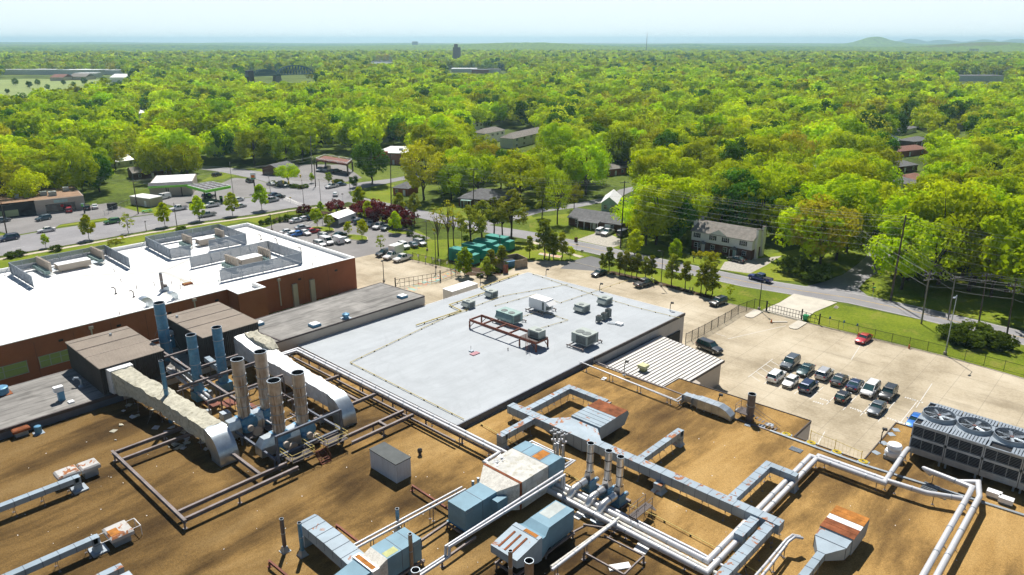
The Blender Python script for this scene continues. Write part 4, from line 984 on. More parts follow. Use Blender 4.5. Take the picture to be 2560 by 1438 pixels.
# grey arms from the blue stacks to the penthouses, and clutter on racks between them
for px,zt,yy,lb in (((477,837),15.4,105.3,'grey duct arm from the middle blue stack to the right penthouse'),((541,818),15.4,102.3,'grey duct arm from the right blue stack to the right penthouse'),((402,902),14.6,105.0,'grey duct arm from the thin blue stack to the left penthouse')):
    xy=at_top(px,zt); z=9.0; roof_duct(lb,[([xy,(xy[0]+(0.4 if px[0]>410 else -2.5),yy)],0.8,z-0.75,z)],'duct',(),ZB,None,None,True)
# platform with yellow rails round the fans
T=thing('fan_platform','dark steel platform with yellow guard rails and a short stair by the fan motors','platform',(44,72,ZB))
m=MB(); m.box(36.2,45.6,71.6,71.9,7.2,7.4); 
for x in (36.4,45.3): m.beam((x,71.4,ZB),(x,71.4,10.1),0.26,0.26)
m.beam((36.3,71.4,10.1),(45.4,71.4,10.1),0.28,0.28); m.beam((36.2,71.6,7.0),(36.2,82,7.0),0.25,0.3); m.beam((45.6,71.6,7.0),(45.6,82,7.0),0.25,0.3)
for x in (36.2,40.8,45.6): m.beam((x,72,ZB),(x,72,6.9),0.2,0.2); m.beam((x,80,ZB),(x,80,6.9),0.2,0.2)
m.build('frame',M['trimblue'],T)
for xa_ in (37.2,42.0): MB().box(xa_,xa_+3,69.6,72.6,6.9,6.96).build('deck',M['trim'],T)
for xa_,xb_ in ((37.2,40.2),(42.0,45.0)):
    m=MB()
    for z in (7.45,7.95):
        m.tube([(xa_,72.4,z),(xa_,69.6,z),(xb_,69.6,z),(xb_,72.4,z)],0.035,6)
    for x,y in ((xa_,72.4),(xa_,69.6),(xb_,69.6),(xb_,72.4),((xa_+xb_)/2,69.6)): m.tube([(x,y,6.9),(x,y,7.95)],0.035,6)
    m.build('guard_rail',M['gaspipe'],T)
m=MB()
for k in range(6): m.box(40.5,41.7,69.9-k*0.24,70.12-k*0.24,6.75-k*0.22,6.79-k*0.22)
for x in (40.45,41.75): m.beam((x,70.1,6.75),(x,68.7,5.62),0.06,0.18); m.tube([(x,70.1,7.6),(x,68.7,6.5)],0.03,6); m.tube([(x,68.7,6.5),(x,68.7,5.62)],0.03,6); m.tube([(x,70.1,7.6),(x,70.1,6.75)],0.03,6)
m.build('stair',M['steelred'],T)
# debris of torn insulation
rr=random.Random(5)
for k in range(46):
    px=rr.uniform(415,560); py=1085+rr.uniform(-45,40)
    if k>32: px=rr.uniform(230,480); py=rr.uniform(1010,1110)
    p=P(px,py,ZB); s_=rr.uniform(0.2,0.75); h=rr.uniform(0,3.1)
    m=MB(); m.add([(p[0]+math.cos(h+a)*s_*f,p[1]+math.sin(h+a)*s_*f,ZB+0.02+zq) for a,f,zq in ((0,1,0),(1.2,0.7,rr.uniform(0,.3)),(2.6,1.0,rr.uniform(0,.35)),(4.2,0.8,0.02))]+[(p[0]+math.cos(h+a)*s_*f,p[1]+math.sin(h+a)*s_*f,ZB-0.0+zq) for a,f,zq in ((0,1,0),(1.2,0.7,0.0),(2.6,1.0,0.05),(4.2,0.8,0.0))],[(0,1,2,3),(7,6,5,4),(0,4,5,1),(1,5,6,2),(2,6,7,3),(3,7,4,0)])
    tag(m.build('insulation_scrap',M['wrap'] if k%3 else M['insul']),'torn scrap of pale insulation lying on the gravel below the crumbling duct' if k<=32 else 'pale scrap lying loose on the brown gravel at the foot of the penthouse','debris','insulation scraps on the gravel' if k<=32 else 'loose scraps by the penthouse')
m=MB()
for k in range(110):
    px=rr.uniform(-20,2500); py=rr.uniform(1080,1438)
    p=P(px,py,ZB)
    if p[0]>84 or p[1]>103 or (p[0]>57 and p[1]>61): continue
    s_=rr.uniform(0.03,0.09); m.obox((p[0],p[1],ZB),s_,s_*1.5,0.04,rr.uniform(0,3))
tag(m.build('pale_grit',M['white']),'scattered pale chips lying all over the brown gravel','debris',None,'stuff')
# white utility box
q=[P(923,1120,8.1),P(962,1108,8.1),P(1027,1143,8.1),P(987,1163,8.1)]
x0,x1,y0,y1=44.15,46.3,59.07,64.0
T=thing('roof_shed','pale windowless metal box with a grey felt lid standing alone on the gravel','roof hut',((x0+x1)/2,(y0+y1)/2,ZB))
MB().box(x0,x1,y0,y1,ZB,8.02).build('wall',weathered('streaked_pale_panel',(0.58,0.63,0.68),0.6,0,0.06,0.5,0.3,(0.36,0.38,0.40),0.5,True),T); MB().box(x0-0.06,x1+0.06,y0-0.06,y1+0.06,8.02,8.14).build('lid',weathered('lid_felt',(0.11,0.12,0.12),0.9,0,0.12,0.8),T)
p=P(1050,1138,ZB); T=thing('turret_vent','small black turret vent on the gravel right of the pale box','vent',p); MB().lathe(p,[(0.2,0),(0.2,0.5)],12).build('neck',M['trim'],T); MB().lathe((p[0],p[1],p[2]+0.45),[(0.3,0),(0.3,0.35),(0.12,0.5)],12).build('cap',M['blackmetal'],T)
# ---- pipes
def pipe(nm,label,cat,pts,r,mat='jacket',joints=2.6,stands=True,zb=ZB,group=None,n=12):
    p0=pts[0]; T=thing(nm,label,cat,(p0[0],p0[1],zb),0,group)
    m=MB(); m.tube(pts,r,n); o=m.build('pipe_run',M[mat],T); smooth_by_angle(o,50)
    for a,b in zip(pts[:-1],pts[1:]):
        L=math.dist(a,b); k=joints*0.6
        while k<L-0.2:
            q=Vector(a).lerp(Vector(b),k/L); d=(Vector(b)-Vector(a)).normalized()
            MB().cyl(q-d*0.05,q+d*0.05,r*1.12,r*1.12,n).build('joint_band',M['galv'] if mat.startswith('jacket') else M['trim'],T); k+=joints
        k=0.8
        while k<L-0.3 and stands and abs(a[2]-b[2])<0.3:
            q=Vector(a).lerp(Vector(b),k/L)
            MB().beam((q.x,q.y,zb+0.02),(q.x,q.y,q.z-r*0.9),0.07,0.07).obox((q.x,q.y,zb),0.26,0.26,0.04).build('pipe_stand',M['steel'],T); k+=joints*1.7
    return T
GP='pipe pair along the grey hall'
for d,lb in ((0.0,'silver jacketed pipe nearest the grey hall edge, running the length of the roof'),(-0.62,'silver jacketed pipe on the gravel side of the pair along the grey hall')):
    x=55.75+d; yl=103.0+d*0.5
    pipe('insulated_pipe',lb,'pipe',[(45.5,98.6-d*0.2+(-0.4 if d else 0),7.2),(x,98.6+(-0.7 if d else 0),7.2),(x,(53.2 if d else 52.2),7.2),(52.6,(53.2 if d else 52.2),7.1),(52.6,(49.5 if d else 48.6),7.1)],0.23 if d else 0.2,'jacket',3.1,True,ZB,GP)
m_=beam_frame('long brown steel rail carrying the pipe pair along the grey hall',[((55.4,99.2),(55.4,52)),((54.2,99.2),(54.2,60))],6.55,[(55.4,95),(55.4,88),(55.4,81),(55.4,74),(55.4,67),(55.4,60)],'steel',0.2,0.25)
GPH='pipe bundle crossing below the polished stacks'
for k,(x,mt,r) in enumerate(((56.0,'jacket',0.17),(55.35,'jacketold',0.2),(54.65,'jacketold',0.22),(53.9,'jacketold',0.26))):
    ys=48.5; pts=[(x,ys,6.55),(x,25.9 if k<2 else 25.0,6.55)]
    if k==3: pts=[(x,ys,6.55),(x,25.0,6.55),(81.0,25.0,6.85),(81.0,17.2,6.9),(81.4,13.4,6.9),(82.8,10.2,6.95)]
    if k==1: pts=[(x,ys,6.55),(x,25.75,6.55),(80.3,25.75,6.85),(80.3,17.4,6.9),(88.5,17.6,7.1),(89.8,17.6,7.0)]
    if k==0: pts=[(x,ys,6.55),(x,27.3,6.55),(x,22.0,6.2)]
    if k==2: pts=[(x,ys,6.55),(x,20.0,6.3)]
    if k in (1,3):
        pipe('insulated_pipe','thick white pipe turning off the bundle towards the cooling towers, '+('upper' if k==1 else 'lower')+' of two','pipe',pts,0.30,'jacket',4.0,True,ZB,GPH)
    else: pipe('insulated_pipe',('thin clean white pipe' if k==0 else 'peeling white pipe')+' in the bundle below the polished stacks','pipe',pts,r,mt,2.2,True,ZB,GPH)
for (dx,lb) in ((0.0,'white pipe of the pair leaving the bottom right corner, nearer the towers'),(-0.85,'white pipe of the pair leaving the bottom right corner, on the gravel side')):
    if dx==0: pts=[(86.6,11.6,6.6),(86.9,9.6,7.3),(84.2,8.9,7.1),(60,8.9,7.0)]
    else: pts=[(86.4,14.2,6.6),(86.0,14.6,7.15),(85.6,9.9,7.15),(84,9.85,7.1),(60,9.85,7.0)]
    pipe('insulated_pipe',lb,'pipe',pts,0.30,'jacket',5.0,True,ZB,'thick pipe pair in the lower right corner')
# twin white pipes over the AHUs
GT='white pipe pairs over the air units'
a1=[P(1467,1177,8.9),P(1085,1395,8.9)]
def pix(pts): return [P(*q) for q in pts]
for o,lb in ((0,'upper'),(9,'lower')):
    q=pix([(1405+o*0.6,1180+o*0.9,9.0),(1115+o,1366+o*0.2,9.0)]); q=[(q[0][0],q[0][1],7.0),q[0],q[1],(q[1][0]-0.1,q[1][1],8.0),(q[1][0]-9,q[1][1],8.0)]
    pipe('insulated_pipe','shiny white pipe crossing above the two blue air units, '+lb+' of the pair','pipe',q,0.15,'jacket',2.6,False,ZB,GT)
    q=pix([(1155+o,1218+o*0.6,7.4),(875+o,1368+o*0.6,7.4)]); pipe('insulated_pipe','white pipe slanting to the yellow stained air unit, '+lb+' of the pair','pipe',[q[0],q[1]],0.13,'jacket',2.2,True,ZB,GT)
    q=pix([(1548-o*0.9,1295+o,7.0),(1378+o*0.2,1418+o*0.8,7.0)]); pipe('insulated_pipe','pale pipe slanting beside the rust striped air unit, '+lb+' of the pair','pipe',[q[0],q[1]],0.16,'jacketold' if o==0 else 'jacket',2.6,True,ZB,GT)
    q=pix([(1270+o*1.2,1135+o*0.9,7.6),(1330+o*0.2,1103+o*0.7,7.6),(1392-o*0.6,1133+o*0.2,7.6)]); q2=pix([(1395+o*1.2,1140+o*0.5,7.3),(1430+o*0.8,1152,7.3),(1370+o,1185+o,7.3)])
    pipe('insulated_pipe','thin silver pipe making a loop behind the white wrapped air unit, '+lb+' of the pair','pipe',[q[0],q[1],q[2],(q[2][0],q[2][1],9.0)] ,0.11,'jacket',1.8,False,ZB,GT)
    pipe('insulated_pipe','thin silver pipe zigzagging in front of the plenum, '+lb+' of the pair','pipe',[(q2[0][0],q2[0][1],9.0),q2[0],q2[1],q2[2]],0.11,'jacket',1.8,False,ZB,GT)
    q=pix([(1965+o*0.7,1350+o*0.5,7.0),(1915+o*0.8,1410+o,7.0),(1880+o,1450+o,7.0)]); pipe('insulated_pipe','white pipe leading to the rust striped fan box, '+lb+' of the pair','pipe',[(q[0][0]+1.2,q[0][1]-0.9,7.2),(q[0][0]+0.5,q[0][1]-0.4,7.5),q[0],q[1],q[2]],0.14,'jacket',1.6,True,ZB,GT)
    q=pix([(1448+o*1.0,904+o*0.4,6.75),(1690+o*0.5,1000+o*0.5,6.5),(1716+o*0.3,983+o*0.6,6.5)]); pipe('insulated_pipe','white pipe on short stands by the ribbed shed, '+lb+' of the pair','pipe',q,0.09,'jacket',3.0,True,ZB,GT)
# gas lines
def gas(label,px,z,zb,r=0.055,mat='gaspipe',sp=2.9):
    pts=[P(a,b,z) for a,b in px]; T=thing('gas_line',label,'gas pipe',(pts[0][0],pts[0][1],zb))
    MB().tube(pts,r,6).build('pipe_run',M[mat],T); m=MB()
    for p,h in along([q[:2] for q in pts],sp,0.4): m.obox((p[0],p[1],zb),0.18,0.12,z-zb-r*0.5,h)
    m.build('pipe_block',M['trimblack'],T)
gas('yellow gas line bending in two legs across the front of the grey roof',[(1170,775+0),(1120,790),(875,906),(1160,1048)],ZG+0.18,ZG)
gas('thick yellow gas line zigzagging by the left edge of the grey roof',[(1297,684),(1202,718),(1222,728),(1123,762),(1152,776),(1040,813)],ZG+0.3,ZG,0.11)
gas('yellow gas line along the far edge of the grey roof',[(1330,684),(1420,715),(1500,742),(1590,768),(1700,795)],ZG+0.15,ZG,0.04)
gas('yellow gas line from the roof middle to the far edge',[(1120,790),(1255,740),(1420,711)],ZG+0.16,ZG,0.045)
gas('yellow gas line looping between the rooftop units',[(1235,765),(1340,735),(1400,757),(1570,700)],ZG+0.16,ZG,0.04)
gas('yellow gas line past the red frame to the far unit',[(1335,825),(1420,800),(1350,777),(1290,797)],ZG+0.16,ZG,0.04)
gas('yellow gas line parallel to the long duct on the brown roof',[(1200,1058),(1330,1133),(1480,1220),(1640,1290),(1800,1375),(1960,1470)],ZB+0.25,ZB,0.05,'gaspipe',3.2)
rq=random.Random(11)
for k in range(14):
    x=rq.uniform(34.8,46.5); y=rq.uniform(80,98); L=rq.uniform(3,9); z=rq.uniform(6.1,8.6); ax=k%2
    q=[(x,y,z),(x+(L if ax else 0),y-(0 if ax else L),z)]; q[1]=(min(q[1][0],47.0),max(q[1][1],75.0),z)
    pipe('service_pipe','thin '+('brown' if k%3 else 'silver')+' service pipe in the tangle under the grey beams','pipe',q,rq.choice((0.07,0.1,0.14)),'steel' if k%3 else 'jacket',2.4,True,ZB,'service pipes in the tangle, '+('brown' if k%3 else 'silver'))
for k in range(7):
    x=rq.uniform(35.5,46); y=rq.uniform(77,96); s_=rq.uniform(.5,1.1); T=thing('equipment_box','small '+('blue' if k%2 else 'grey')+' equipment box standing in the tangle between the stacks','equipment box',(x,y,ZB),0,'equipment boxes between the stacks, '+('blue' if k%2 else 'grey')); MB().obox((x,y,ZB+.3),s_,s_*1.2,s_*1.3).build('cabinet',M['stackblue' if k%2 else 'galv'],T); m=MB()
    for a,b in ((-.4,-.5),(.4,-.5),(.4,.5),(-.4,.5)): m.beam((x+a*s_,y+b*s_,ZB),(x+a*s_,y+b*s_,ZB+.3),.06,.06)
    m.build('leg',M['steel'],T)
# ---- large air handling units in the lower middle
def seams_x(m,xs,y0,y1,z0,z1,pad=0.02):
    for x in xs: m.box(x-0.02,x+0.02,y0-pad,y1+pad,z0,z1+pad)
def frame_under(m,x0,x1,y0,y1,z,zb=ZB):
    for y in (y0+0.2,y1-0.2): m.beam((x0,y,z),(x1,y,z),0.18,0.24)
    for x in (x0+0.2,(x0+x1)/2,x1-0.2):
        m.beam((x,y0,z-0.02),(x,y1,z-0.02),0.16,0.2)
        for y in (y0+0.2,y1-0.2): m.beam((x,y,zb),(x,y,z-0.12),0.14,0.14)
def badge(T,x,y,z,wd=0.9,axis='y'):
    # pale maker plate outline on the shaded side
    m=MB(); m.box(x,x+wd,y-0.025,y-0.004,z-0.28,z) if axis=='y' else m.box(x-0.025,x-0.004,y,y+wd,z-0.28,z)
    o=m.build('name_plate',M['galv'],T)
    m=MB(); m.box(x+0.05,x+wd-0.05,y-0.034,y-0.0255,z-0.23,z-0.05) if axis=='y' else m.box(x-0.034,x-0.0255,y+0.05,y+wd-0.05,z-0.23,z-0.05)
    m.build('plate_field',M['unit'],o)
q=[P(1120,1252,9.0),P(1191,1211,9.0),P(1232,1234,9.0),P(1162,1279,9.0)]
X0=(q[0][0]+q[3][0])/2; X1=X0+4.6; Y0=q[3][1]; Y1=q[0][1]
T=thing('air_handling_unit','long air unit: plain blue cabinet, stained white wrapped middle and a slanted blue end','air unit',((X0+X1)/2,(Y0+Y1)/2,ZB))
MB().box(X0,X1,Y0,Y1,6.6,9.0).build('cabinet',M['unit'],T)
MB().hull(rect(X0+0.3,X1-0.3,Y0+0.3,Y1-0.3),6.1,6.6,rect(X0-0.15,X1,Y0-0.15,Y1+0.15)).build('base_skirt',M['unit'],T)
m=MB(); seams_x(m,[X0+2.5],Y0,Y1,6.6,9.0); m.build('panel_seam',M['trimblue'],T)
badge(T,X0+0.1,Y0,8.85)
r0=P(1201,1176,9.7); r1=P(1284,1212,9.7); XR=X1+1.9; YA=min(r1[1],Y0)-0.4; YB=max(r0[1],Y1)+0.5
MB().loft([ring_x(X1,Y0,Y1,6.6,9.0),ring_x(XR,YA,YB,6.5,9.75)]).build('sloping_wrap',M['jacketold'],T)
MB().box(XR,XR+0.35,YA-0.03,YB+0.03,6.5,9.78).build('rust_strip',M['rust'],T)
XE=XR+4.7
MB().box(XR+0.35,XE,YA,YB,6.4,9.75).build('wrapped_section',weathered('stained_white_wrap',(0.56,0.56,0.53),0.8,0,0.15,0.7,0.2,(0.33,0.30,0.20),0.85,bump=0.3),T)
MB().loft([ring_x(XE,YA,YB,6.4,9.75),ring_x(XE+2.2,YA,YB,7.2,9.75),ring_x(XE+2.9,YA,YB,7.9,9.3)]).build('slanted_end',M['unit'],T)
m=MB()
for y in (YA+(YB-YA)*k/4 for k in (1,2,3)): m.box(XE,XE+2.15,y-0.02,y+0.02,9.70,9.775)
seams_x(m,[XE],YA,YB,6.4,9.75); m.build('panel_seam',M['trimblue'],T)
MB().box(XE+0.15,XE+2.1,YA+(YB-YA)*0.27,YA+(YB-YA)*0.48,9.755,9.77).build('rusted_panel',M['rustorange'],T)
m=MB(); m.box(X1-0.9,X1+0.6,Y0-1.0,Y0-0.003,7.3,8.6); m.build('control_box',M['unit'],T)
m=MB(); frame_under(m,X0-0.2,XE+2,Y0-0.2,Y1+0.4,6.1); m.build('support_frame',M['steel'],T)
m=MB(); rr2=random.Random(3)
cx,cy=XR+1.0,YB-0.9
for k in range(12):
    a=rr2.uniform(0,6.28); s_=rr2.uniform(0.2,0.5); x=cx+rr2.uniform(-.6,1.6); y=cy+rr2.uniform(-.5,.6)
    m.add([(x,y,9.76),(x+math.cos(a)*s_,y+math.sin(a)*s_,9.78+rr2.uniform(0.02,.25)),(x+math.cos(a+1.3)*s_*1.3,y+math.sin(a+1.3)*s_*1.2,9.77)],[(0,1,2)])
m.build('loose_wrap',M['wrap'],T)
# valve stack by the white wrapped unit
T=thing('pipe_valves','pair of upright grey pipe stubs with valves beside the white wrapped unit','pipe fitting',(X1+0.3,Y1+1.0,ZB))
for dx in (0,0.8):
    m=MB(); m.cyl((X1-0.2+dx,Y1+0.8,ZB),(X1-0.2+dx,Y1+0.8,8.9),0.15,0.15,12); m.build('standpipe',M['galv'],T); m=MB(); m.cyl((X1-0.2+dx,Y1+0.8,8.0),(X1+1.6,Y1+0.4,8.0),0.1,0.1,10); m.cyl((X1-0.5+dx,Y1+1.2,6.9),(X1+0.1+dx,Y1+1.2,6.9),0.24,0.24,10); m.build('valve',M['jacketold'],T)
T=thing('pipe_valves','cluster of upright silver pipes in front of the wedge plenum','pipe fitting',(*P(1395,1140,ZB)[:2],ZB))
for k in range(4):
    p=P(1383+k*9,1135+ (k%2)*6,ZB); m=MB(); m.cyl((p[0],p[1],ZB),(p[0],p[1],9.1-0.1*k),0.1,0.1,10); m.build('standpipe',M['galv'],T)
    m=MB(); m.cyl((p[0]-0.5,p[1]+0.2,8.9-0.1*k),(p[0]+0.4,p[1]-0.2,8.9-0.1*k),0.09,0.09,8); m.cyl((p[0]-0.2,p[1]+0.2,7.6),(p[0]+0.2,p[1]-0.2,7.6),0.16,0.16,8); m.build('valve',M['jacket'],T)
# second unit, rust striped front
q=[P(1327,1293,8.9),P(1390,1250,8.9),P(1438,1277,8.9),P(1372,1320,8.9)]
X0=(q[0][0]+q[3][0])/2; X1=(q[1][0]+q[2][0])/2; Y0=q[3][1]; Y1=q[0][1]
T=thing('air_handling_unit','blue air unit with three rust stripes on its sloping hood','air unit',((X0+X1)/2,(Y0+Y1)/2,ZB))
MB().box(X0,X1,Y0,Y1,6.5,8.9).build('cabinet',M['unit'],T)
MB().box(X0+1.1,X1-0.15,Y0+0.9,Y1-0.15,8.904,8.909).build('stained_panel',weathered('grey_stain_panel',(0.42,0.46,0.45),0.7,0,0.15,0.8),T)
XL=X0-1.6
MB().loft([ring_x(X0,Y0,Y1,6.5,8.9),ring_x(X0-0.9,Y0-0.3,Y1+0.3,6.5,8.5),ring_x(XL,Y0-0.5,Y1+0.5,6.5,8.75)]).build('transition',M['unit'],T)
MB().box(XL-0.55,XL,Y0-0.5,Y1+0.5,6.3,8.95).build('filter_frame',M['ductrust'],T)
MB().box(XL-0.5,XL-0.05,Y0-0.1,Y1-0.9,8.953,8.975).build('rusted_panel',M['rustorange'],T)
m=MB(); m.loft([ring_x(XL-0.55,Y0-0.5,Y1+0.5,6.3,8.9),ring_x(XL-3.6,Y0-0.5,Y1+0.5,7.5,8.35)]); m.build('intake_hood',M['duct'],T)
sl=(8.9-8.35)/3.05
for k in range(3):
    y=Y0+0.1+(Y1-Y0)*(0.15+0.32*k); m=MB(); a=(XL-1.0,8.9-0.45*sl); b=(XL-3.3,8.9-2.75*sl)
    m.add([(a[0],y,a[1]+0.01),(b[0],y,b[1]+0.01),(b[0],y+0.22,b[1]+0.01),(a[0],y+0.22,a[1]+0.01),(a[0],y,a[1]+0.05),(b[0],y,b[1]+0.05),(b[0],y+0.22,b[1]+0.05),(a[0],y+0.22,a[1]+0.05)],[(0,1,2,3),(7,6,5,4),(0,4,5,1),(1,5,6,2),(2,6,7,3),(3,7,4,0)]); m.build('rust_stripe',M['rust'],T)
badge(T,X1-1.2,Y0,8.75)
m=MB(); frame_under(m,XL-3.4,X1,Y0-0.3,Y1+0.3,6.2); m.beam((X1,Y0,6.2),(X1+1.8,Y0-0.3,6.2),0.15,0.2); m.build('support_frame',M['steel'],T)
MB().hull(rect(X0+1,X1-0.8,Y0+0.4,Y1-0.4),ZB+0.1,6.5,rect(X0+0.3,X1-0.3,Y0+0.1,Y1-0.1)).build('base_skirt',M['unit'],T)
# third unit, bottom middle, yellow stained lid and elbow duct
q=[P(927,1367,8.7),P(1010,1317,8.7),P(1053,1346,8.7),P(968,1398,8.7)]
X0=(q[0][0]+q[3][0])/2; X1=(q[1][0]+q[2][0])/2; Y0=q[3][1]; Y1=q[0][1]
T=thing('air_handling_unit','blue air unit with a yellow stained lid and a rusty filter box','air unit',((X0+X1)/2,(Y0+Y1)/2,ZB))
MB().box(X0,X1,Y0,Y1,6.3,8.7).build('cabinet',M['unit'],T)
m=MB(); seams_x(m,[X0+1.7,X0+3.1],Y0,Y1,6.3,8.7); m.build('panel_seam',M['trimblue'],T)
MB().box(X0+0.1,X0+1.5,Y0+0.2,Y0+1.0,8.704,8.709).build('stained_panel',weathered('yellow_stain',(0.50,0.52,0.24),0.8,0,0.2,0.9),T)
badge(T,X1-1.2,Y0,8.55)
MB().loft([ring_x(X0,Y0,Y1,6.3,8.7),ring_x(X0-1.1,Y0,Y1,6.3,8.3)]).build('transition',M['jacketold'],T)
MB().box(X0-1.9,X0-1.1,Y0-0.3,Y1+0.3,6.2,8.55).build('filter_box',M['wrap'],T)
MB().box(X0-1.75,X0-1.3,Y0+0.0,Y1+0.1,8.555,8.575).build('rusted_panel',M['rustorange'],T)
ZE=8.35; m=MB()
e0=P(756,1315,ZE); e1=P(778,1290,ZE); e2=P(870,1372,ZE); e3=P(825,1392,ZE)
ya=(e0[1]+e1[1])/2; m.loft([[(X0-1.9,Y0,6.6),(X0-1.9,Y1,6.6),(X0-1.9,Y1,8.4),(X0-1.9,Y0,8.4)],[(X0-4.2,Y0+0.2,6.6),(X0-4.2,Y1-0.1,6.6),(X0-4.2,Y1-0.1,8.1),(X0-4.2,Y0+0.2,8.1)],[(X0-6.5,Y0+0.2,6.6),(X0-6.5,Y1-0.1,6.6),(X0-6.5,Y1-0.1,8.0),(X0-6.5,Y0+0.2,8.0)]]); m.build('intake_duct',M['unit'],T)
xa_=min(e0[0],e1[0]); xb_=xa_+2.0
m=MB(); m.loft([ring_y(Y1-0.1,xa_,xb_,6.7,7.9),ring_y((Y1+ya)/2,xa_,xb_,7.0,8.3),ring_y(ya,xa_,xb_,7.3,ZE),ring_y(ya+0.6,xa_,xb_,7.2,ZE-0.15)]); m.box(xa_+0.1,xb_-0.1,ya-0.3,ya+0.6,ZB,7.3)
m.build('elbow_duct',M['duct'],T)
m=MB()
n_=7
for k in range(n_):
    y=Y1+(ya-Y1)*k/(n_-1); z=7.9+(8.3-7.9)*min(1,(k/(n_-1))*2) if k<4 else 8.3+0.05*(k-3)/3
    m.box(xa_-0.02,xb_+0.02,y-0.02,y+0.02,z-0.9,z+0.035)
m.build('duct_seam',M['trimblue'],T)
m=MB(); frame_under(m,X0-2.2,X1+0.2,Y0-0.3,Y1+0.3,6.1); m.build('support_frame',M['steel'],T)
beam_frame('thin brown steel rails crossing the gravel below the striped air unit',[(P(1590,1330,6.5)[:2],P(1458,1310,6.5)[:2])],6.5,(),'steel',0.16,0.2)
q=[P(1510,1338,6.5),P(1610,1388,6.5),P(1560,1435,6.5),P(1460,1380,6.5)]
beam_frame('square of thin brown steel rails at the lower right of the striped air unit',[(q[0][:2],q[1][:2]),(q[1][:2],q[2][:2]),(q[2][:2],q[3][:2])],6.5,(q[1][:2],q[2][:2],q[3][:2]),'steel',0.14,0.18)
for k,(a,b) in enumerate((((1030,1212),(1150,1290)),((840,1310),(905,1360)),((672,1400),(720,1440)),((1052,1350),(1125,1300)),((1105,1400),(1190,1340)))):
    A=P(*a,6.4); B=P(*b,6.4); beam_frame(['red brown steel rail running from the pale box towards the blue air unit','short red brown steel rail beside the elbow duct','red brown steel rail at the bottom edge left of the elbow duct','dark steel rail right of the yellow stained unit','dark steel rail below the shiny twin pipes'][k],[(A[:2],B[:2])],6.4,(A[:2],),'steelred' if k<3 else 'steel',0.2,0.25)
T=thing('crossover_steps','little brown steel crossover stair over the white pipe bundle','stair',(*P(1600,1310,ZB)[:2],ZB))
p=P(1600,1305,ZB); m=MB(); m.box(p[0]-1.6,p[0]+1.6,p[1]-0.45,p[1]+0.45,7.0,7.06)
for sx_ in (-1.6,1.6):
    for k in range(4): m.box(p[0]+sx_+(0.25*k if sx_>0 else -0.25*k)-0.12,p[0]+sx_+(0.25*k if sx_>0 else -0.25*k)+0.12,p[1]-0.45,p[1]+0.45,6.9-0.3*k,6.94-0.3*k)
m.build('tread',M['trim'],T); m=MB()
for y in (-0.45,0.45):
    for x in (-1.5,0,1.5): m.tube([(p[0]+x,p[1]+y,ZB),(p[0]+x,p[1]+y,8.1)],0.03,6)
    for z in (7.6,8.1): m.tube([(p[0]-1.5,p[1]+y,z),(p[0]+1.5,p[1]+y,z)],0.03,6)
m.build('hand_rail',M['steel'],T)
for k,(px,sx_,sy_,rz,lb) in enumerate((((1448,1288),1.6,0.9,0.1,'flat white panel lying beside the polished elbows'),((1605,1372),1.5,1.3,0.2,'pale square panel lying by the white pipe bundle'),((1548,1418),2.2,0.8,-0.6,'white board lying inside the square of thin rails'),((1510,948),1.0,0.6,0.2,'small white sheet lying by the pipe at the top of the brown roof'))):
    p=P(*px,ZB); m=MB(); m.obox((p[0],p[1],ZB),sx_,sy_,0.12,rz); tag(m.build('loose_panel',M['white']),lb,'panel')
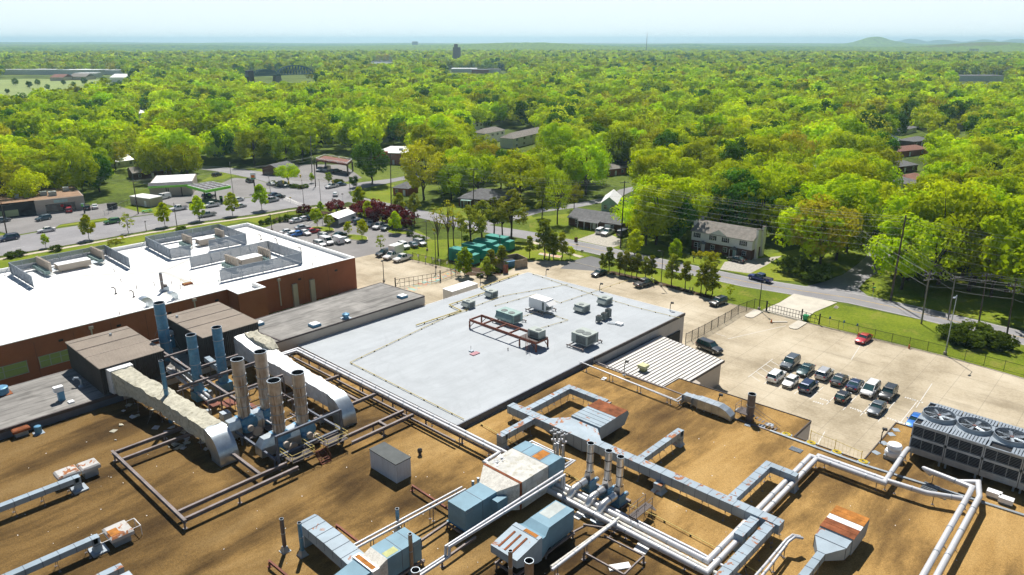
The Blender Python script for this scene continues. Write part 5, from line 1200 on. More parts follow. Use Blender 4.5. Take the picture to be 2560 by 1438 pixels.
# ---- cooling towers
xf=90.2; xb=97.6; yt=17.7; cw=3.78; zb0=6.65; zt0=10.35
GCT='cooling tower cells'
names=('cooling tower cell nearest the blue car','second cooling tower cell, fan fully in view','third cooling tower cell with a missing lid panel','cooling tower cell cut off at the right edge','last cooling tower cell, mostly outside the view')
for c in range(5):
    y1=yt-c*cw-0.03; y0=y1-cw+0.06
    T=thing('cooling_tower',names[c],'cooling tower',((xf+xb)/2,(y0+y1)/2,ZB),0,GCT)
    b=MB(); b.box(xf+0.25,xb-0.25,y0,y1,zb0,zt0-0.25); b.build('casing',M['dark'],T)
    f=MB()
    for x0_,x1_ in ((xf,xf+0.2),(xb-0.2,xb)):
        for z in (zb0,zb0+0.001): pass
        f.box(x0_,x1_,y0,y1,zb0-0.25,zb0+0.55); f.box(x0_,x1_,y0,y1,8.45,8.75); f.box(x0_,x1_,y0,y1,zt0-0.3,zt0-0.02)
        f.box(x0_,x1_,y0,y0+0.12,zb0+0.55,zt0-0.3); f.box(x0_,x1_,y1-0.12,y1,zb0+0.55,zt0-0.3)
        for t in (1/3,2/3): f.box(x0_+0.02,x0_+0.1,y0+(y1-y0)*t-0.03,y0+(y1-y0)*t+0.03,zb0+0.55,zt0-0.3)
    f.box(xf+0.2,xb-0.2,y1-0.05,y1+0.012,zb0-0.2,zt0-0.1) if c==0 else None
    f.build('frame',M['galv'],T)
    l=MB()
    for za,zb_ in ((zb0+0.55,8.45),(8.75,zt0-0.3)):
        n=7
        for k in range(n):
            z=za+(zb_-za)*(k+0.5)/n
            l.add([(xf+0.02,y0+0.1,z+0.08),(xf+0.02,y1-0.1,z+0.08),(xf+0.22,y1-0.1,z-0.06),(xf+0.22,y0+0.1,z-0.06),(xf+0.02,y0+0.1,z+0.05),(xf+0.02,y1-0.1,z+0.05),(xf+0.22,y1-0.1,z-0.09),(xf+0.22,y0+0.1,z-0.09)],[(0,1,2,3),(7,6,5,4),(0,4,5,1),(1,5,6,2),(2,6,7,3),(3,7,4,0)])
    l.build('intake_louvre',M['screen'],T)
    d=MB(); d.box(xf+1.7,xb-1.7,y0,y1,zt0-0.245,zt0-0.02); d.build('deck',M['galv'],T)
    r=MB()
    for xa_,xb2 in ((xf-0.02,xf+1.65),(xb-1.65,xb+0.02)):
        n=11
        for k in range(n):
            ya_=y0+(y1-y0)*k/n; yb_=y0+(y1-y0)*(k+0.75)/n
            if c==2 and xa_<xf+0.1 and 4<=k<=9: continue
            if c==0 and k>=9: continue
            r.box(xa_,xb2,ya_,yb_,zt0-0.1,zt0+0.03)
    r.build('ribbed_lid',M['galv'],T)
    cx,cy=(xf+xb)/2,(y0+y1)/2; rf=1.78
    s=MB(); n=36; s.lathe((cx,cy,zt0-0.02),[(rf+0.12,0),(rf,0.3),(rf+0.03,0.52),(rf-0.04,0.52),(rf-0.06,0.0)],n,False); o=s.build('fan_shroud',M['galv'],T); smooth_by_angle(o,40)
    s=MB(); s.lathe((cx,cy,zt0-0.018),[(rf-0.06,0.0),(0.05,0.0)],n,False); s.build('fan_well',M['dark'],T)
    bl=MB(); 
    for k in range(6):
        a=2*math.pi*k/6+0.5+c*0.4; ca,sa=math.cos(a),math.sin(a); w0,w1=0.14,0.20
        L=rf-0.14
        vs=[(cx+ca*0.25-sa*w0,cy+sa*0.25+ca*w0,zt0+0.30),(cx+ca*0.25+sa*w0,cy+sa*0.25-ca*w0,zt0+0.20),(cx+ca*L+sa*w1,cy+sa*L-ca*w1,zt0+0.22),(cx+ca*L-sa*w1,cy+sa*L+ca*w1,zt0+0.28)]
        bl.add(vs+[(v[0],v[1],v[2]-0.04) for v in vs],[(3,2,1,0),(4,5,6,7),(0,1,5,4),(1,2,6,5),(2,3,7,6),(3,0,4,7)])
    bl.build('fan_blade',M['galv'],T)
    hb=MB(); hb.cyl((cx,cy,zt0-0.01),(cx,cy,zt0+0.34),0.26,0.22,12); hb.build('fan_hub',M['steelred'],T)
    g=MB()
    for k in range(20):
        a=2*math.pi*k/20; g.beam((cx+0.2*math.cos(a),cy+0.2*math.sin(a),zt0+0.5),(cx+(rf)*math.cos(a),cy+rf*math.sin(a),zt0+0.5),0.018,0.018)
    for rr_ in (0.6,1.0,1.4): g.tube([(cx+rr_*math.cos(2*math.pi*k/24),cy+rr_*math.sin(2*math.pi*k/24),zt0+0.5) for k in range(25)],0.009,4)
    g.build('fan_guard',M['galv'],T)
    lg=MB()
    for x in (xf+0.5,xb-0.5):
        for y in (y0+0.3,y1-0.3): lg.beam((x,y,ZB),(x,y,zb0-0.2),0.2,0.2)
        lg.beam((x,y0,zb0-0.15),(x,y1,zb0-0.15),0.2,0.25)
    lg.build('steel_leg',M['galv'],T)
# ventilators on the right-hand roofs
p=P(2231,1145,ZB); T=thing('roof_ventilator','round silver mushroom ventilator in front of the cooling towers','ventilator',p)
MB().obox(p,1.7,1.7,0.5).build('curb',M['galv'],T); m=MB(); m.lathe((p[0],p[1],ZB+0.5),[(0.95,0),(1.0,0.3),(0.9,0.55),(0.62,0.62),(0.62,0.85),(0.85,0.95),(0.88,1.2),(0.75,1.42),(0.3,1.5)],24); o=m.build('drum',M['coping'],T); smooth_by_angle(o,40)
for px,lb in (((2483,1243),'silver box vent beyond the joint, left one'),((2513,1259),'silver box vent beyond the joint, right one')):
    p=P(*px,ZB); T=thing('box_vent',lb,'vent',p,0,'silver box vents'); m=MB(); m.obox((p[0],p[1],ZB+0.2),0.9,1.4,0.55); m.build('hood',M['coping'],T); MB().obox((p[0],p[1],ZB),0.7,1.2,0.2).build('curb',M['galv'],T)
for px,lb,sx_,sy_ in (((2325,1220),'dark roof grating left of the pipe elbows',2.0,1.6),((2345,1241),'narrow dark grating beside the pipe elbows',0.5,1.6),((1990,1125),'small dark louvre lying on the brown roof',1.0,1.5)):
    p=P(*px,ZB); T=thing('roof_grating',lb,'grating',p); m=MB(); k=0
    m.obox((p[0],p[1],ZB),sx_,sy_,0.04); m.build('plate',M['dark'],T); m=MB()
    for k in range(6): m.obox((p[0]-sx_/2+sx_*(k+0.5)/6,p[1],ZB+0.04),0.06,sy_,0.05)
    m.build('bar',M['galv'],T)
for k,(px,py) in enumerate(((1966,1087),(2028,1108),(2092,1131),(2158,1155))):
    p=P(px,py,ZB); T=thing('roof_anchor',['yellow coil on a grey pad at the roof edge, furthest left','yellow coil on a grey pad behind the fenced gap, left one','yellow coil on a grey pad behind the fenced gap, right one','yellow coil on a grey pad beside the raised roof corner'][k],'anchor',p,0,'yellow coils along the roof edge')
    MB().obox(p,0.9,1.3,0.03).build('pad',M['galv'],T); m=MB(); 
    for r in (0.22,0.34,0.44): m.tube([(p[0]+r*math.cos(a*0.5236),p[1]+r*1.2*math.sin(a*0.5236),ZB+0.06+r*0.1) for a in range(13)],0.045,5)
    m.build('coil',M['yellow'],T)
for k,(px,py,z) in enumerate(((1848,1025,ZB),(1870,1062,ZB),(1905,1066,ZB),(2240,1075,ZB),(2228,1086,ZB),(2210,1108,ZB),(2190,1132,ZB),(1735,990,ZB),(1780,1018,ZB),(1925,1062,ZB))):
    p=P(px,py,z); m=MB(); m.obox((p[0],p[1],z),0.9,0.8,0.035,0.2*k); tag(m.build('roof_paver',M['galv']),['grey paver lying at the foot of the small roof stair','grey paver on the brown roof below the dark stack','grey paver on the low side roof'][0 if k in(0,1,2,9) else (2 if k in (3,4,5,6) else 1)] if k not in (7,8) else 'grey paver under the silver duct end near the shed','paver','grey pavers on the brown roof '+('stair' if k in(0,1,2,9) else ('side' if k in (3,4,5,6) else 'duct')))
# silver duct end at the roof edge
a=P(1715,985,6.6); 
T=thing('roof_duct','shiny silver duct with a scooped end lying along the roof edge beyond the shed','duct',(a[0],a[1],ZB))
yA=P(1712,985,7.0); x=yA[0]; y=yA[1]
m=MB(); m.loft([ring_y(y,x-0.5,x+0.5,6.2,7.1),ring_y(y-1.5,x-0.5,x+0.5,6.2,7.1),ring_y(y-2.4,x-0.8,x+0.6,6.0,7.3),ring_y(y-5.6,x-0.8,x+0.6,6.0,7.3),ring_y(y-6.6,x-0.8,x+0.6,5.9,7.0),ring_y(y-7.4,x-0.8,x+0.6,5.75,6.4)]); m.build('duct_body',M['foil'],T); m=MB()
for k in (0.0,1.45,2.4,3.5,4.6,5.6): m.box(x-0.83,x+0.63,y-k-0.02,y-k+0.02,ZB+0.2,7.33 if k>2 else 7.12)
m.build('duct_seam',M['galv'],T)
# stair platform at the dark stack
p=P(1858,1045,ZB); T=thing('stair_platform','small brown steel landing with rails and a stair by the dark vent stack','stair',p)
m=MB(); m.box(p[0]-0.9,p[0]+0.9,p[1]-0.9,p[1]+0.9,6.6,6.68)
for x in (-0.85,0.85):
    for y in (-0.85,0.85): m.beam((p[0]+x,p[1]+y,ZB),(p[0]+x,p[1]+y,6.6),0.09,0.09)
m.build('landing',M['trim'],T); m=MB()
for x in (-0.85,0.85):
    for y in (-0.85,0.85): m.tube([(p[0]+x,p[1]+y,6.6),(p[0]+x,p[1]+y,7.7)],0.03,6)
for z in (7.2,7.7): m.tube([(p[0]+0.85,p[1]+0.85,z),(p[0]-0.85,p[1]+0.85,z),(p[0]-0.85,p[1]-0.85,z)],0.03,6); m.tube([(p[0]+0.3,p[1]-0.85,z),(p[0]+0.3,p[1]-5,z-1.5)],0.03,6)
m.build('guard_rail',M['steel'],T); m=MB()
for k in range(9): m.box(p[0]-0.4,p[0]+0.3,p[1]-1.1-k*0.45,p[1]-0.85-k*0.45,6.5-k*0.1,6.54-k*0.1)
m.build('tread',M['steel'],T)
# flood lights on poles
def flood(label,px,zb,h,lean=0.3,group='roof edge flood lights'):
    p=P(*px,zb); T=thing('flood_light',label,'flood light',p,0,group); m=MB(); m.tube([p,(p[0],p[1],zb+h*0.8),(p[0]+lean,p[1]-lean*0.4,zb+h)],0.06,8); m.build('pole',M['blackmetal'],T)
    m=MB(); m.obox((p[0]+lean*1.2,p[1]-lean*0.5,zb+h-0.12),0.42,0.55,0.24,0.4); m.build('lamp_head',M['trimblack'],T); MB().obox(p,0.4,0.4,0.06).build('foot',M['galv'],T)
flood('flood light at the left corner of the grey roof',(1201,713),ZG,2.1); flood('flood light at the far corner of the grey roof',(1365,690),ZG,1.4); flood('flood light on the far edge of the grey roof, middle',(1499,728),ZG,1.5); flood('flood light on the far edge of the grey roof, right end',(1675,777),ZG,1.5)
flood('flood light at the ribbed shed edge',(1560,938),ZB,2.2); flood('flood light above the silver scooped duct',(1793,1026),ZB,2.3); flood('flood light on the low side roof by the gap',(2201,1108),ZB,1.9)
# ---- units on the grey roof
def rtu(label,px_base,sx_,sy_,h,mat='hvac',fans=1,hood=True,group='rooftop air conditioners',zb=ZG,frame=0.0,hood_dir=-1):
    p=P(*px_base,zb); x,y=p[0],p[1]; T=thing('rooftop_unit',label,'air conditioner',p,0,group)
    z0=zb+0.12+frame
    MB().obox((x,y,z0),sx_,sy_,h).build('casing',M[mat],T)
    m=MB(); m.box(x-sx_/2-0.012,x-sx_/2+0.02,y-sy_*0.42,y+sy_*(0.2 if mat!='white' else -0.3),z0+0.15,z0+h-0.2); m.box(x-sx_*0.42,x+sx_*0.3,y-sy_/2-0.012,y-sy_/2+0.02,z0+0.15,z0+h-0.2); m.build('coil_grille',M['coil'],T)
    m=MB(); m.obox((x,y,z0-0.12),sx_*0.9,sy_*0.9,0.12); m.build('curb',M['galv'],T)
    m=MB()
    for k in (-1,1): m.box(x+k*sx_/2-0.03,x+k*sx_/2+0.03,y-sy_/2-0.03,y-sy_/2+0.03,z0,z0+h+0.01); 
    m.box(x-sx_/2-0.04,x+sx_/2+0.04,y-sy_/2-0.04,y+sy_/2+0.04,z0+h,z0+h+0.06); m.build('lid',M[mat],T)
    for k in range(fans):
        cy=y+(k-(fans-1)/2)*sy_*0.42; cx=x-sx_*0.12
        m=MB(); m.cyl((cx,cy,z0+h+0.06),(cx,cy,z0+h+0.12),min(sx_,sy_)*0.26,min(sx_,sy_)*0.24,16); m.build('fan_grille',M['coil'],T)
    if hood:
        m=MB(); a=x+sx_/2*hood_dir; b=a+0.6*hood_dir
        m.add([(a,y-sy_*0.45,z0+h*0.95),(a,y+sy_*0.45,z0+h*0.95),(a,y+sy_*0.45,z0+0.25),(a,y-sy_*0.45,z0+0.25),(b,y-sy_*0.45,z0+0.4),(b,y+sy_*0.45,z0+0.4)],[(0,1,5,4),(3,4,5,2),(0,4,3),(1,2,5),(0,3,2,1)]); m.build('intake_hood',M[mat],T)
    if frame>0:
        m=MB()
        for yy in (y-sy_*0.4,y+sy_*0.4): m.beam((x-sx_*0.9,yy,z0-0.2),(x+sx_*0.9,yy,z0-0.2),0.14,0.16)
        for xx in (x-sx_*0.85,x+sx_*0.85):
            m.beam((xx,y-sy_*0.55,z0-0.25),(xx,y+sy_*0.55,z0-0.25),0.14,0.16)
            for yy in (y-sy_*0.5,y+sy_*0.5): m.beam((xx,yy,zb),(xx,yy,z0-0.3),0.12,0.12)
        m.build('support_frame',M['steel'],T)
    return T
rtu('small beige roof unit nearest the yellow zigzag pipe',(1172,768),1.5,1.9,1.15)
rtu('small beige roof unit at the left far edge of the grey roof',(1229,742),1.6,1.9,1.15)
rtu('small beige roof unit at the far edge beside the flood light',(1512,760),1.9,2.1,1.2)
rtu('small beige roof unit with a coil side facing the front',(1455,778),1.9,2.2,1.2)
rtu('long beige roof unit with two fans behind the red frame',(1273,806),2.4,4.2,1.5,'greenbox',2,True,frame=0.45)
rtu('wide beige roof unit with two fans on a black frame at the right',(1461,862),3.0,3.2,1.6,'hvac',2,False,frame=0.5)
T=rtu('white cabinet unit with an awning hood at the end, on black legs',(1352,778),2.2,4.0,1.9,'white',0,False,frame=0.55)
x,y,z=T.location; m=MB(); zz=z+0.67; m.add([(x-1.1,y-2.0,zz+1.85),(x+1.1,y-2.0,zz+1.85),(x+1.1,y-3.0,zz+1.2),(x-1.1,y-3.0,zz+1.2),(x-1.1,y-2.0,zz+1.1),(x+1.1,y-2.0,zz+1.1)],[(0,1,2,3),(4,3,2,5),(0,3,4),(1,5,2)]); m.build('awning_hood',M['white'],T)
# red steel frame with a unit on it
q=[P(1174,800,ZG+1.5),P(1200,790,ZG+1.5),P(1362,848,ZG+1.5),P(1335,862,ZG+1.5)]
xa_=q[0][0]; xb_=xa_+2.9; y1=P(1174,800,ZG+1.5)[1]; y0=P(1338,860,ZG+1.5)[1]; z=ZG+1.7
T=thing('steel_frame','long red brown steel frame on legs with a walkway end on the grey roof','steel frame',(xa_,y1,ZG))
m=MB()
for x in (xa_,xb_): m.beam((x,y1,z-0.2),(x,y0,z-0.2),0.16,0.42)
for k in range(6):
    y=y1+(y0-y1)*k/5; m.beam((xa_,y,z-0.2),(xb_,y,z-0.2),0.14,0.3)
m.build('main_beam',M['steelred'],T)
for x,y in ((xa_,y1),(xb_,y1),(xa_,y0),(xb_,y0),(xa_,y0+3.6),(xb_,y0+3.6)): MB().beam((x,y,ZG),(x,y,z-0.4),0.2,0.2).build('leg',M['steelred'],T)
m=MB()
for x,y,d in ((xa_,y1,-1.1),(xb_,y1,-1.1),(xa_,y0,1.1),(xb_,y0,1.1)): m.beam((x,y,ZG+0.2),(x,y+d,z-0.4),0.1,0.1)
m.build('diagonal_brace',M['steelred'],T)
m=MB(); m.box(xa_,xb_,y0,y0+3.6,z+0.002,z+0.05); m.build('deck',M['trim'],T)
m=MB()
for k in range(8): m.box(xa_-0.9,xa_-0.4,y0+1.3,y0+1.36,ZG+0.2+k*0.22,ZG+0.26+k*0.22)
for y in (y0+0.9,y0+1.7): m.tube([(xa_-0.65,y,ZG),(xa_-0.65,y,z+1.1)],0.03,6)
m.build('ladder',M['steelred'],T)
p=((xa_+xb_)/2,y0+1.7)
T2=thing('rooftop_unit','beige roof unit standing on the end of the red steel frame','air conditioner',(p[0]+0.3,p[1],z+0.05),0,'rooftop air conditioners')
MB().obox((p[0]+0.4,p[1]-0.2,z+0.06),1.7,2.4,1.25).build('casing',M['hvac'],T2); m=MB(); m.cyl((p[0]+0.4,p[1]-0.6,z+1.311),(p[0]+0.4,p[1]-0.6,z+1.37),0.55,0.5,16); m.build('fan_grille',M['coil'],T2); m=MB(); m.box(p[0]-0.47,p[0]-0.46,p[1]-1.2,p[1]+0.6,z+0.2,z+1.1); m.build('coil_grille',M['coil'],T2)
# cluster of round condensers
for k,(px,py,h) in enumerate(((1497,806,1.0),(1510,800,1.1),(1520,795,1.5))):
    p=P(px,py,ZG); T=thing('condenser',['black square-topped condenser of the small cluster, left','black condenser of the small cluster, middle','tallest black condenser of the small cluster'][k],'condenser',p,0,'small black condensers'); m=MB(); m.obox((p[0],p[1],ZG+0.25),0.85,0.85,h); m.build('casing',M['coil'],T); m=MB(); m.cyl((p[0],p[1],ZG+0.251+h),(p[0],p[1],ZG+0.33+h),0.38,0.36,14); m.build('fan_grille',M['blackmetal'],T); m=MB()
    for a,b in ((-.4,-.4),(.4,-.4),(.4,.4),(-.4,.4)): m.beam((p[0]+a,p[1]+b,ZG),(p[0]+a,p[1]+b,ZG+0.25),0.06,0.06)
    m.build('leg',M['steel'],T)
p=P(1548,812,ZG); T=thing('pipe_box','small white roof box with short pipes to the black condensers','box',p); MB().obox(p,0.9,1.3,0.35).build('cover',M['white'],T); m=MB(); a=P(1520,805,ZG+0.25); m.tube([(p[0],p[1],ZG+0.25),a],0.07,6); m.tube([(p[0]-0.3,p[1],ZG+0.2),(a[0]-0.3,a[1],ZG+0.2)],0.07,6); m.build('pipe',M['galv'],T)
p=P(1187,885,ZG); T=thing('roof_hatch','pink slab hatch lying on the empty front of the grey roof','hatch',p); MB().obox((p[0],p[1],ZG),1.5,0.9,0.14).build('lid',weathered('pink_slab',(0.45,0.24,0.27),0.8,0,0.1,0.8),T); MB().obox((p[0]+0.3,p[1]+1.1,ZG),0.6,0.6,0.18).build('curb',M['galv'],T); m=MB(); m.tube([(p[0]+0.3,p[1]+1.2,ZG),(p[0]+0.3,p[1]+1.2,ZG+1.0)],0.03,6); m.build('vent_rod',M['blackmetal'],T)
p=P(1270,876,ZG); m=MB(); m.lathe(p,[(0.07,0),(0.07,0.35),(0.1,0.36),(0.1,0.42)],8); tag(m.build('vent_stub',M['brownstack']),'tiny dark vent stub in a stain beside the red frame ladder','vent')
# ribbed shed vent
p=P(1608,927,4.55); T=thing('roof_ventilator','mustard coloured box ventilator on the white ribbed shed','ventilator',p); MB().obox((p[0],p[1],4.4),0.9,0.9,0.75).build('neck',weathered('mustard',(0.36,0.37,0.17),0.7,0,0.1,1),T); MB().obox((p[0],p[1],5.15),1.35,1.35,0.45).build('cap',weathered('mustard_cap',(0.55,0.55,0.30),0.7,0,0.08,1),T)
# felt roof: curbs, ventilator
for px,lb,zb,s in (((1006,744),'blue curb skylight near the far right end of the felt roof',ZD,1.5),((787,815),'blue curb skylight in the middle of the felt roof',ZD,1.6),((648,812),'blue curb skylight half hidden by the right penthouse',ZD,1.3)):
    p=P(*px,zb); T=thing('skylight',lb,'skylight',p,0,'curb skylights on the felt roof'); MB().obox(p,s,s,0.4).build('curb',M['stackblue'],T); MB().obox((p[0],p[1],zb+0.4),s*0.9,s*0.9,0.1).build('dome',M['coping'],T)
p=P(865,796,ZD); T=thing('roof_ventilator','blue turbine ventilator near the edge of the streaky felt roof','ventilator',p); MB().obox(p,1.5,1.5,0.1).build('base',M['galv'],T); m=MB(); m.lathe((p[0],p[1],ZD+0.1),[(0.45,0),(0.45,0.3),(0.62,0.36),(0.62,0.75),(0.5,0.8),(0.2,0.95)],16); m.build('drum',M['stackblue'],T)
# left felt wing
p=P(155,1000,ZL); T=thing('roof_vent','tall square blue vent with a white hooded top on the black felt wing','vent',p); MB().obox(p,0.75,0.75,1.5).build('shaft',M['stackblue'],T); m=MB(); m.box(p[0]-0.75,p[0]+0.42,p[1]-0.42,p[1]+0.42,ZL+1.4,ZL+2.1); m.build('cowl',M['coping'],T)
p=P(178,1006,ZL); m=MB(); m.obox(p,0.7,0.8,0.2); tag(m.build('roof_hatch',M['coping']),'small white hatch on the black felt wing beside the tall blue vent','hatch')
p=P(205,965,ZL); T=thing('roof_vent','grey gooseneck vent in the shade of the left penthouse','vent',p); m=MB(); m.tube([p,(p[0],p[1],ZL+1.0),(p[0]-0.2,p[1]+0.2,ZL+1.25),(p[0]-0.6,p[1]+0.5,ZL+1.3),(p[0]-0.8,p[1]+0.6,ZL+1.05)],0.16,10); m.build('neck',M['galv'],T); MB().lathe(p,[(0.5,0),(0.2,0.25)],12).build('flashing',M['galv'],T)
p=P(5,985,ZL); T=thing('roof_ventilator','blue drum ventilator cut by the left edge on the felt wing','ventilator',p); m=MB(); m.lathe(p,[(0.9,0),(0.9,1.0),(0.7,1.1)],18); m.build('drum',M['stackblue'],T); MB().obox((p[0],p[1],ZL-0.0),2.2,2.2,0.06).build('pad',M['rust'],T)
p=P(97,1083,ZB); T=thing('roof_ventilator','small blue drum ventilator at the foot of the felt wing edge','ventilator',p); m=MB(); m.lathe(p,[(0.42,0),(0.42,1.0),(0.35,1.05)],16); m.build('drum',M['stackblue'],T); m=MB(); m.obox(p,1.2,1.2,0.05); m.build('pad',M['galv'],T)
# between the penthouses
p=P(432,870,ZL); T=thing('air_unit','blue-grey unit with a white open box on top between the penthouses','air unit',p); MB().obox((p[0]+0.8,p[1]+1.2,ZL),2.6,2.2,2.2).build('cabinet',M['stackblue'],T); MB().obox((p[0]+0.2,p[1]+0.4,ZL+2.2),1.2,1.0,0.6).build('top_box',M['wrap'],T)
for d in (0,0.7):
    pipe('insulated_pipe','white pipe between the penthouses, '+('left' if d==0 else 'right')+' of two','pipe',[(37.5+d,106,6.4+0.9),(38.0+d,103,7.2),(38.0+d,93,6.6)],0.22,'jacket',2.5,True,ZB,'white pipes between the penthouses')
for k,(x,y) in enumerate(((37.3,92),(38.9,90.5),(40.3,87),(41.3,83.6))):
    m=MB(); m.box(x,x+1.6,y-1.3,y+1.0,ZB+0.9,ZB+0.98); 
    for a,b in ((x,y-1.3),(x+1.6,y-1.3),(x,y+1),(x+1.6,y+1)): m.beam((a,b,ZB),(a,b,ZB+0.9),0.07,0.07)
    tag(m.build('walkway_plate',M['steelred']),'rust red walkway plate under the grey beams between the blue stacks','walkway','rust red walkway plates')
# white roof equipment
def vrf(label,px_a,px_b,n,group):
    # row of tall narrow pale panels on a rack
    a=P(*px_a,zr); b=P(*px_b,zr); T=thing('condenser_rack',label,'condenser rack',a,0,group)
    m=MB()
    for k in range(n):
        q=lerp(a,b,(k+0.5)/n); m.obox((q[0],q[1],zr+0.9),0.5,math.dist(a,b)/n*0.5,2.0)
    m.build('upright_panel',M['tan'],T)
    m=MB()
    for k in range(n):
        q=lerp(a,b,(k+0.5)/n); m.obox((q[0]-0.7,q[1],zr+0.45),0.95,0.5,0.75)
    m.build('fan_coil',M['greenbox'],T)
    m=MB(); m.beam((a[0],a[1],zr+0.85),(b[0],b[1],zr+0.85),0.12,0.15); m.beam((a[0]-1,a[1],zr+0.4),(b[0]-1,b[1],zr+0.4),0.12,0.15)
    for k in range(n+1):
        q=lerp(a,b,k/n); m.beam((q[0],q[1],zr),(q[0],q[1],zr+0.85),0.08,0.08); m.beam((q[0]-1,q[1],zr),(q[0]-1,q[1],zr+0.4),0.08,0.08)
    m.build('rack',M['galv'],T)
GV='condenser racks behind the louvred screens'
vrf('condenser rack with upright cream panels on the left of the left screen',(97,672),(131,690),10,GV); vrf('condenser rack with upright cream panels on the right of the left screen',(232,646),(262,660),10,GV)
vrf('condenser rack with cream panels at the left inside the furthest screen',(459,613),(482,622),6,GV); vrf('condenser rack with cream panels at the right inside the furthest screen',(541,598),(562,606),6,GV)
vrf('condenser rack with cream panels at the left inside the long screen',(566,667),(598,679),6,GV); vrf('condenser rack with cream panels at the right inside the long screen',(648,646),(678,657),6,GV)
def mod(label,px,sx_,sy_,group='low chillers behind the louvred screens'):
    p=P(*px,zr); T=thing('chiller',label,'chiller',p,0,group); MB().obox((p[0],p[1],zr+0.5),sx_,sy_,1.2).build('cabinet',M['tan'],T); MB().obox((p[0],p[1],zr+1.701),sx_+0.1,sy_+0.1,0.06).build('lid',M['coping'],T); m=MB()
    for k in range(5):
        x=p[0]-sx_*0.75+sx_*1.5*k/4
    for k in range(6): m.tube([(p[0]-sx_*0.5-3.2,p[1]-sy_*0.4+sy_*0.16*k,zr+0.7),(p[0]+sx_*0.5+3.2,p[1]-sy_*0.4+sy_*0.16*k,zr+0.7)],0.06,6)
    for x in (-sx_*0.4,sx_*0.4):
        for y in (-sy_*0.4,sy_*0.4): m.beam((p[0]+x,p[1]+y,zr),(p[0]+x,p[1]+y,zr+0.5),0.1,0.1)
    m.build('pipework',M['galv'],T)
mod('low cream chiller between the racks of the left screen',(185,672),6.5,2.6); mod('low cream chiller inside the furthest screen',(515,612),4.0,2.2); mod('low white chiller inside the long screen',(624,660),5.0,3.0)
def gooseneck(label,px,s):
    p=P(*px,zr); T=thing('intake_hood',label,'vent hood',p,0,'silver intake hoods on the white roof'); x,y=p[0],p[1]
    rs=[]
    for k in range(8):
        a=math.pi*0.75*k/7; rs.append([(x+(-1.0+math.cos(a)*1.0)*s-0.0,y-0.6*s,zr+0.9*s+math.sin(a)*1.0*s),(x+(-1.0+math.cos(a)*1.0)*s,y+0.6*s,zr+0.9*s+math.sin(a)*1.0*s),(x+(-1.0+math.cos(a)*0.25)*s,y+0.6*s,zr+0.9*s+math.sin(a)*0.25*s),(x+(-1.0+math.cos(a)*0.25)*s,y-0.6*s,zr+0.9*s+math.sin(a)*0.25*s)])
    m=MB(); m.loft([[(x,y-0.6*s,zr),(x,y+0.6*s,zr),(x-0.75*s,y+0.6*s,zr),(x-0.75*s,y-0.6*s,zr)]]+rs); o=m.build('hood',M['foil'],T); smooth_by_angle(o,35)
    MB().obox((x-0.4*s,y,zr),1.4*s,1.6*s,0.25).build('curb',M['coping'],T)
gooseneck('larger silver gooseneck hood at the front edge of the white roof',(382,768),1.25); gooseneck('smaller silver gooseneck hood beside the dark flue',(444,748),0.95)
p=P(414,727,zr); T=thing('fan_unit','small grey box fan with a round black cap on the white roof','fan',p); MB().obox(p,1.1,1.1,0.9).build('cabinet',M['galv'],T); m=MB(); m.lathe((p[0],p[1],zr+0.9),[(0.45,0),(0.5,0.25),(0.3,0.4)],14); m.build('cap',M['trim'],T)
p=P(469,711,zr); T=thing('hatch_rail','rust coloured roof hatch inside a thin yellow guard rail','hatch',p); MB().obox(p,1.8,1.2,0.3).build('hatch',M['rust'],T); m=MB()
for a,b in ((-1,-.8),(1,-.8),(1,.8),(-1,.8)): m.tube([(p[0]+a,p[1]+b,zr),(p[0]+a,p[1]+b,zr+1.1)],0.03,6)
for z in (0.6,1.1): m.tube([(p[0]-1,p[1]-.8,zr+z),(p[0]+1,p[1]-.8,zr+z),(p[0]+1,p[1]+.8,zr+z),(p[0]-1,p[1]+.8,zr+z),(p[0]-1,p[1]-.8,zr+z)],0.03,6)
m.build('guard_rail',M['gaspipe'],T)
for px,lb in (((653,600),'hooked grey vent pipe on the white roof by the far corner'),((693,610),'hooked grey vent pipe behind the long screen'),((753,632),'hooked grey vent pipe just past the end of the long screen'),((290,735),'hooked dark vent pipe in the middle of the white roof'),((335,743),'dark kneed vent pipe in the front of the white roof')):
    p=P(*px,zr); m=MB(); m.tube([p,(p[0],p[1],zr+1.1),(p[0]-0.2,p[1]+0.15,zr+1.35),(p[0]-0.55,p[1]+0.4,zr+1.3)],0.1,8); m.lathe(p,[(0.3,0),(0.14,0.2)],10); tag(m.build('gooseneck_vent',M['trim']),lb,'vent')
for k,px in enumerate(((286,680),(303,706),(342,722),(386,714),(430,712),(451,722),(299,788),(790,647),(782,664))):
    p=P(*px,zr); m=MB(); m.lathe(p,[(0.07,0),(0.07,0.6),(0.11,0.62),(0.11,0.7)],8); tag(m.build('vent_stub',M['trim']),'small dark vent stub poking from the open white roof','vent','vent stubs on the white roof')
m=MB()
for a,b in (((200,690),(410,680)),((410,680),(470,706)),((415,676),(475,648)),((480,714),(555,700)),((400,725),(440,745))):
    strip(m,PL([a,b],zr),-0.5,0.5,zr+0.01)
tag(m.build('walkway_pad',weathered('grey_walk_pad',(0.55,0.55,0.53),0.9,0,0.06,0.5)),'pale grey walkway pads laid across the white roof between the screens','walkway')
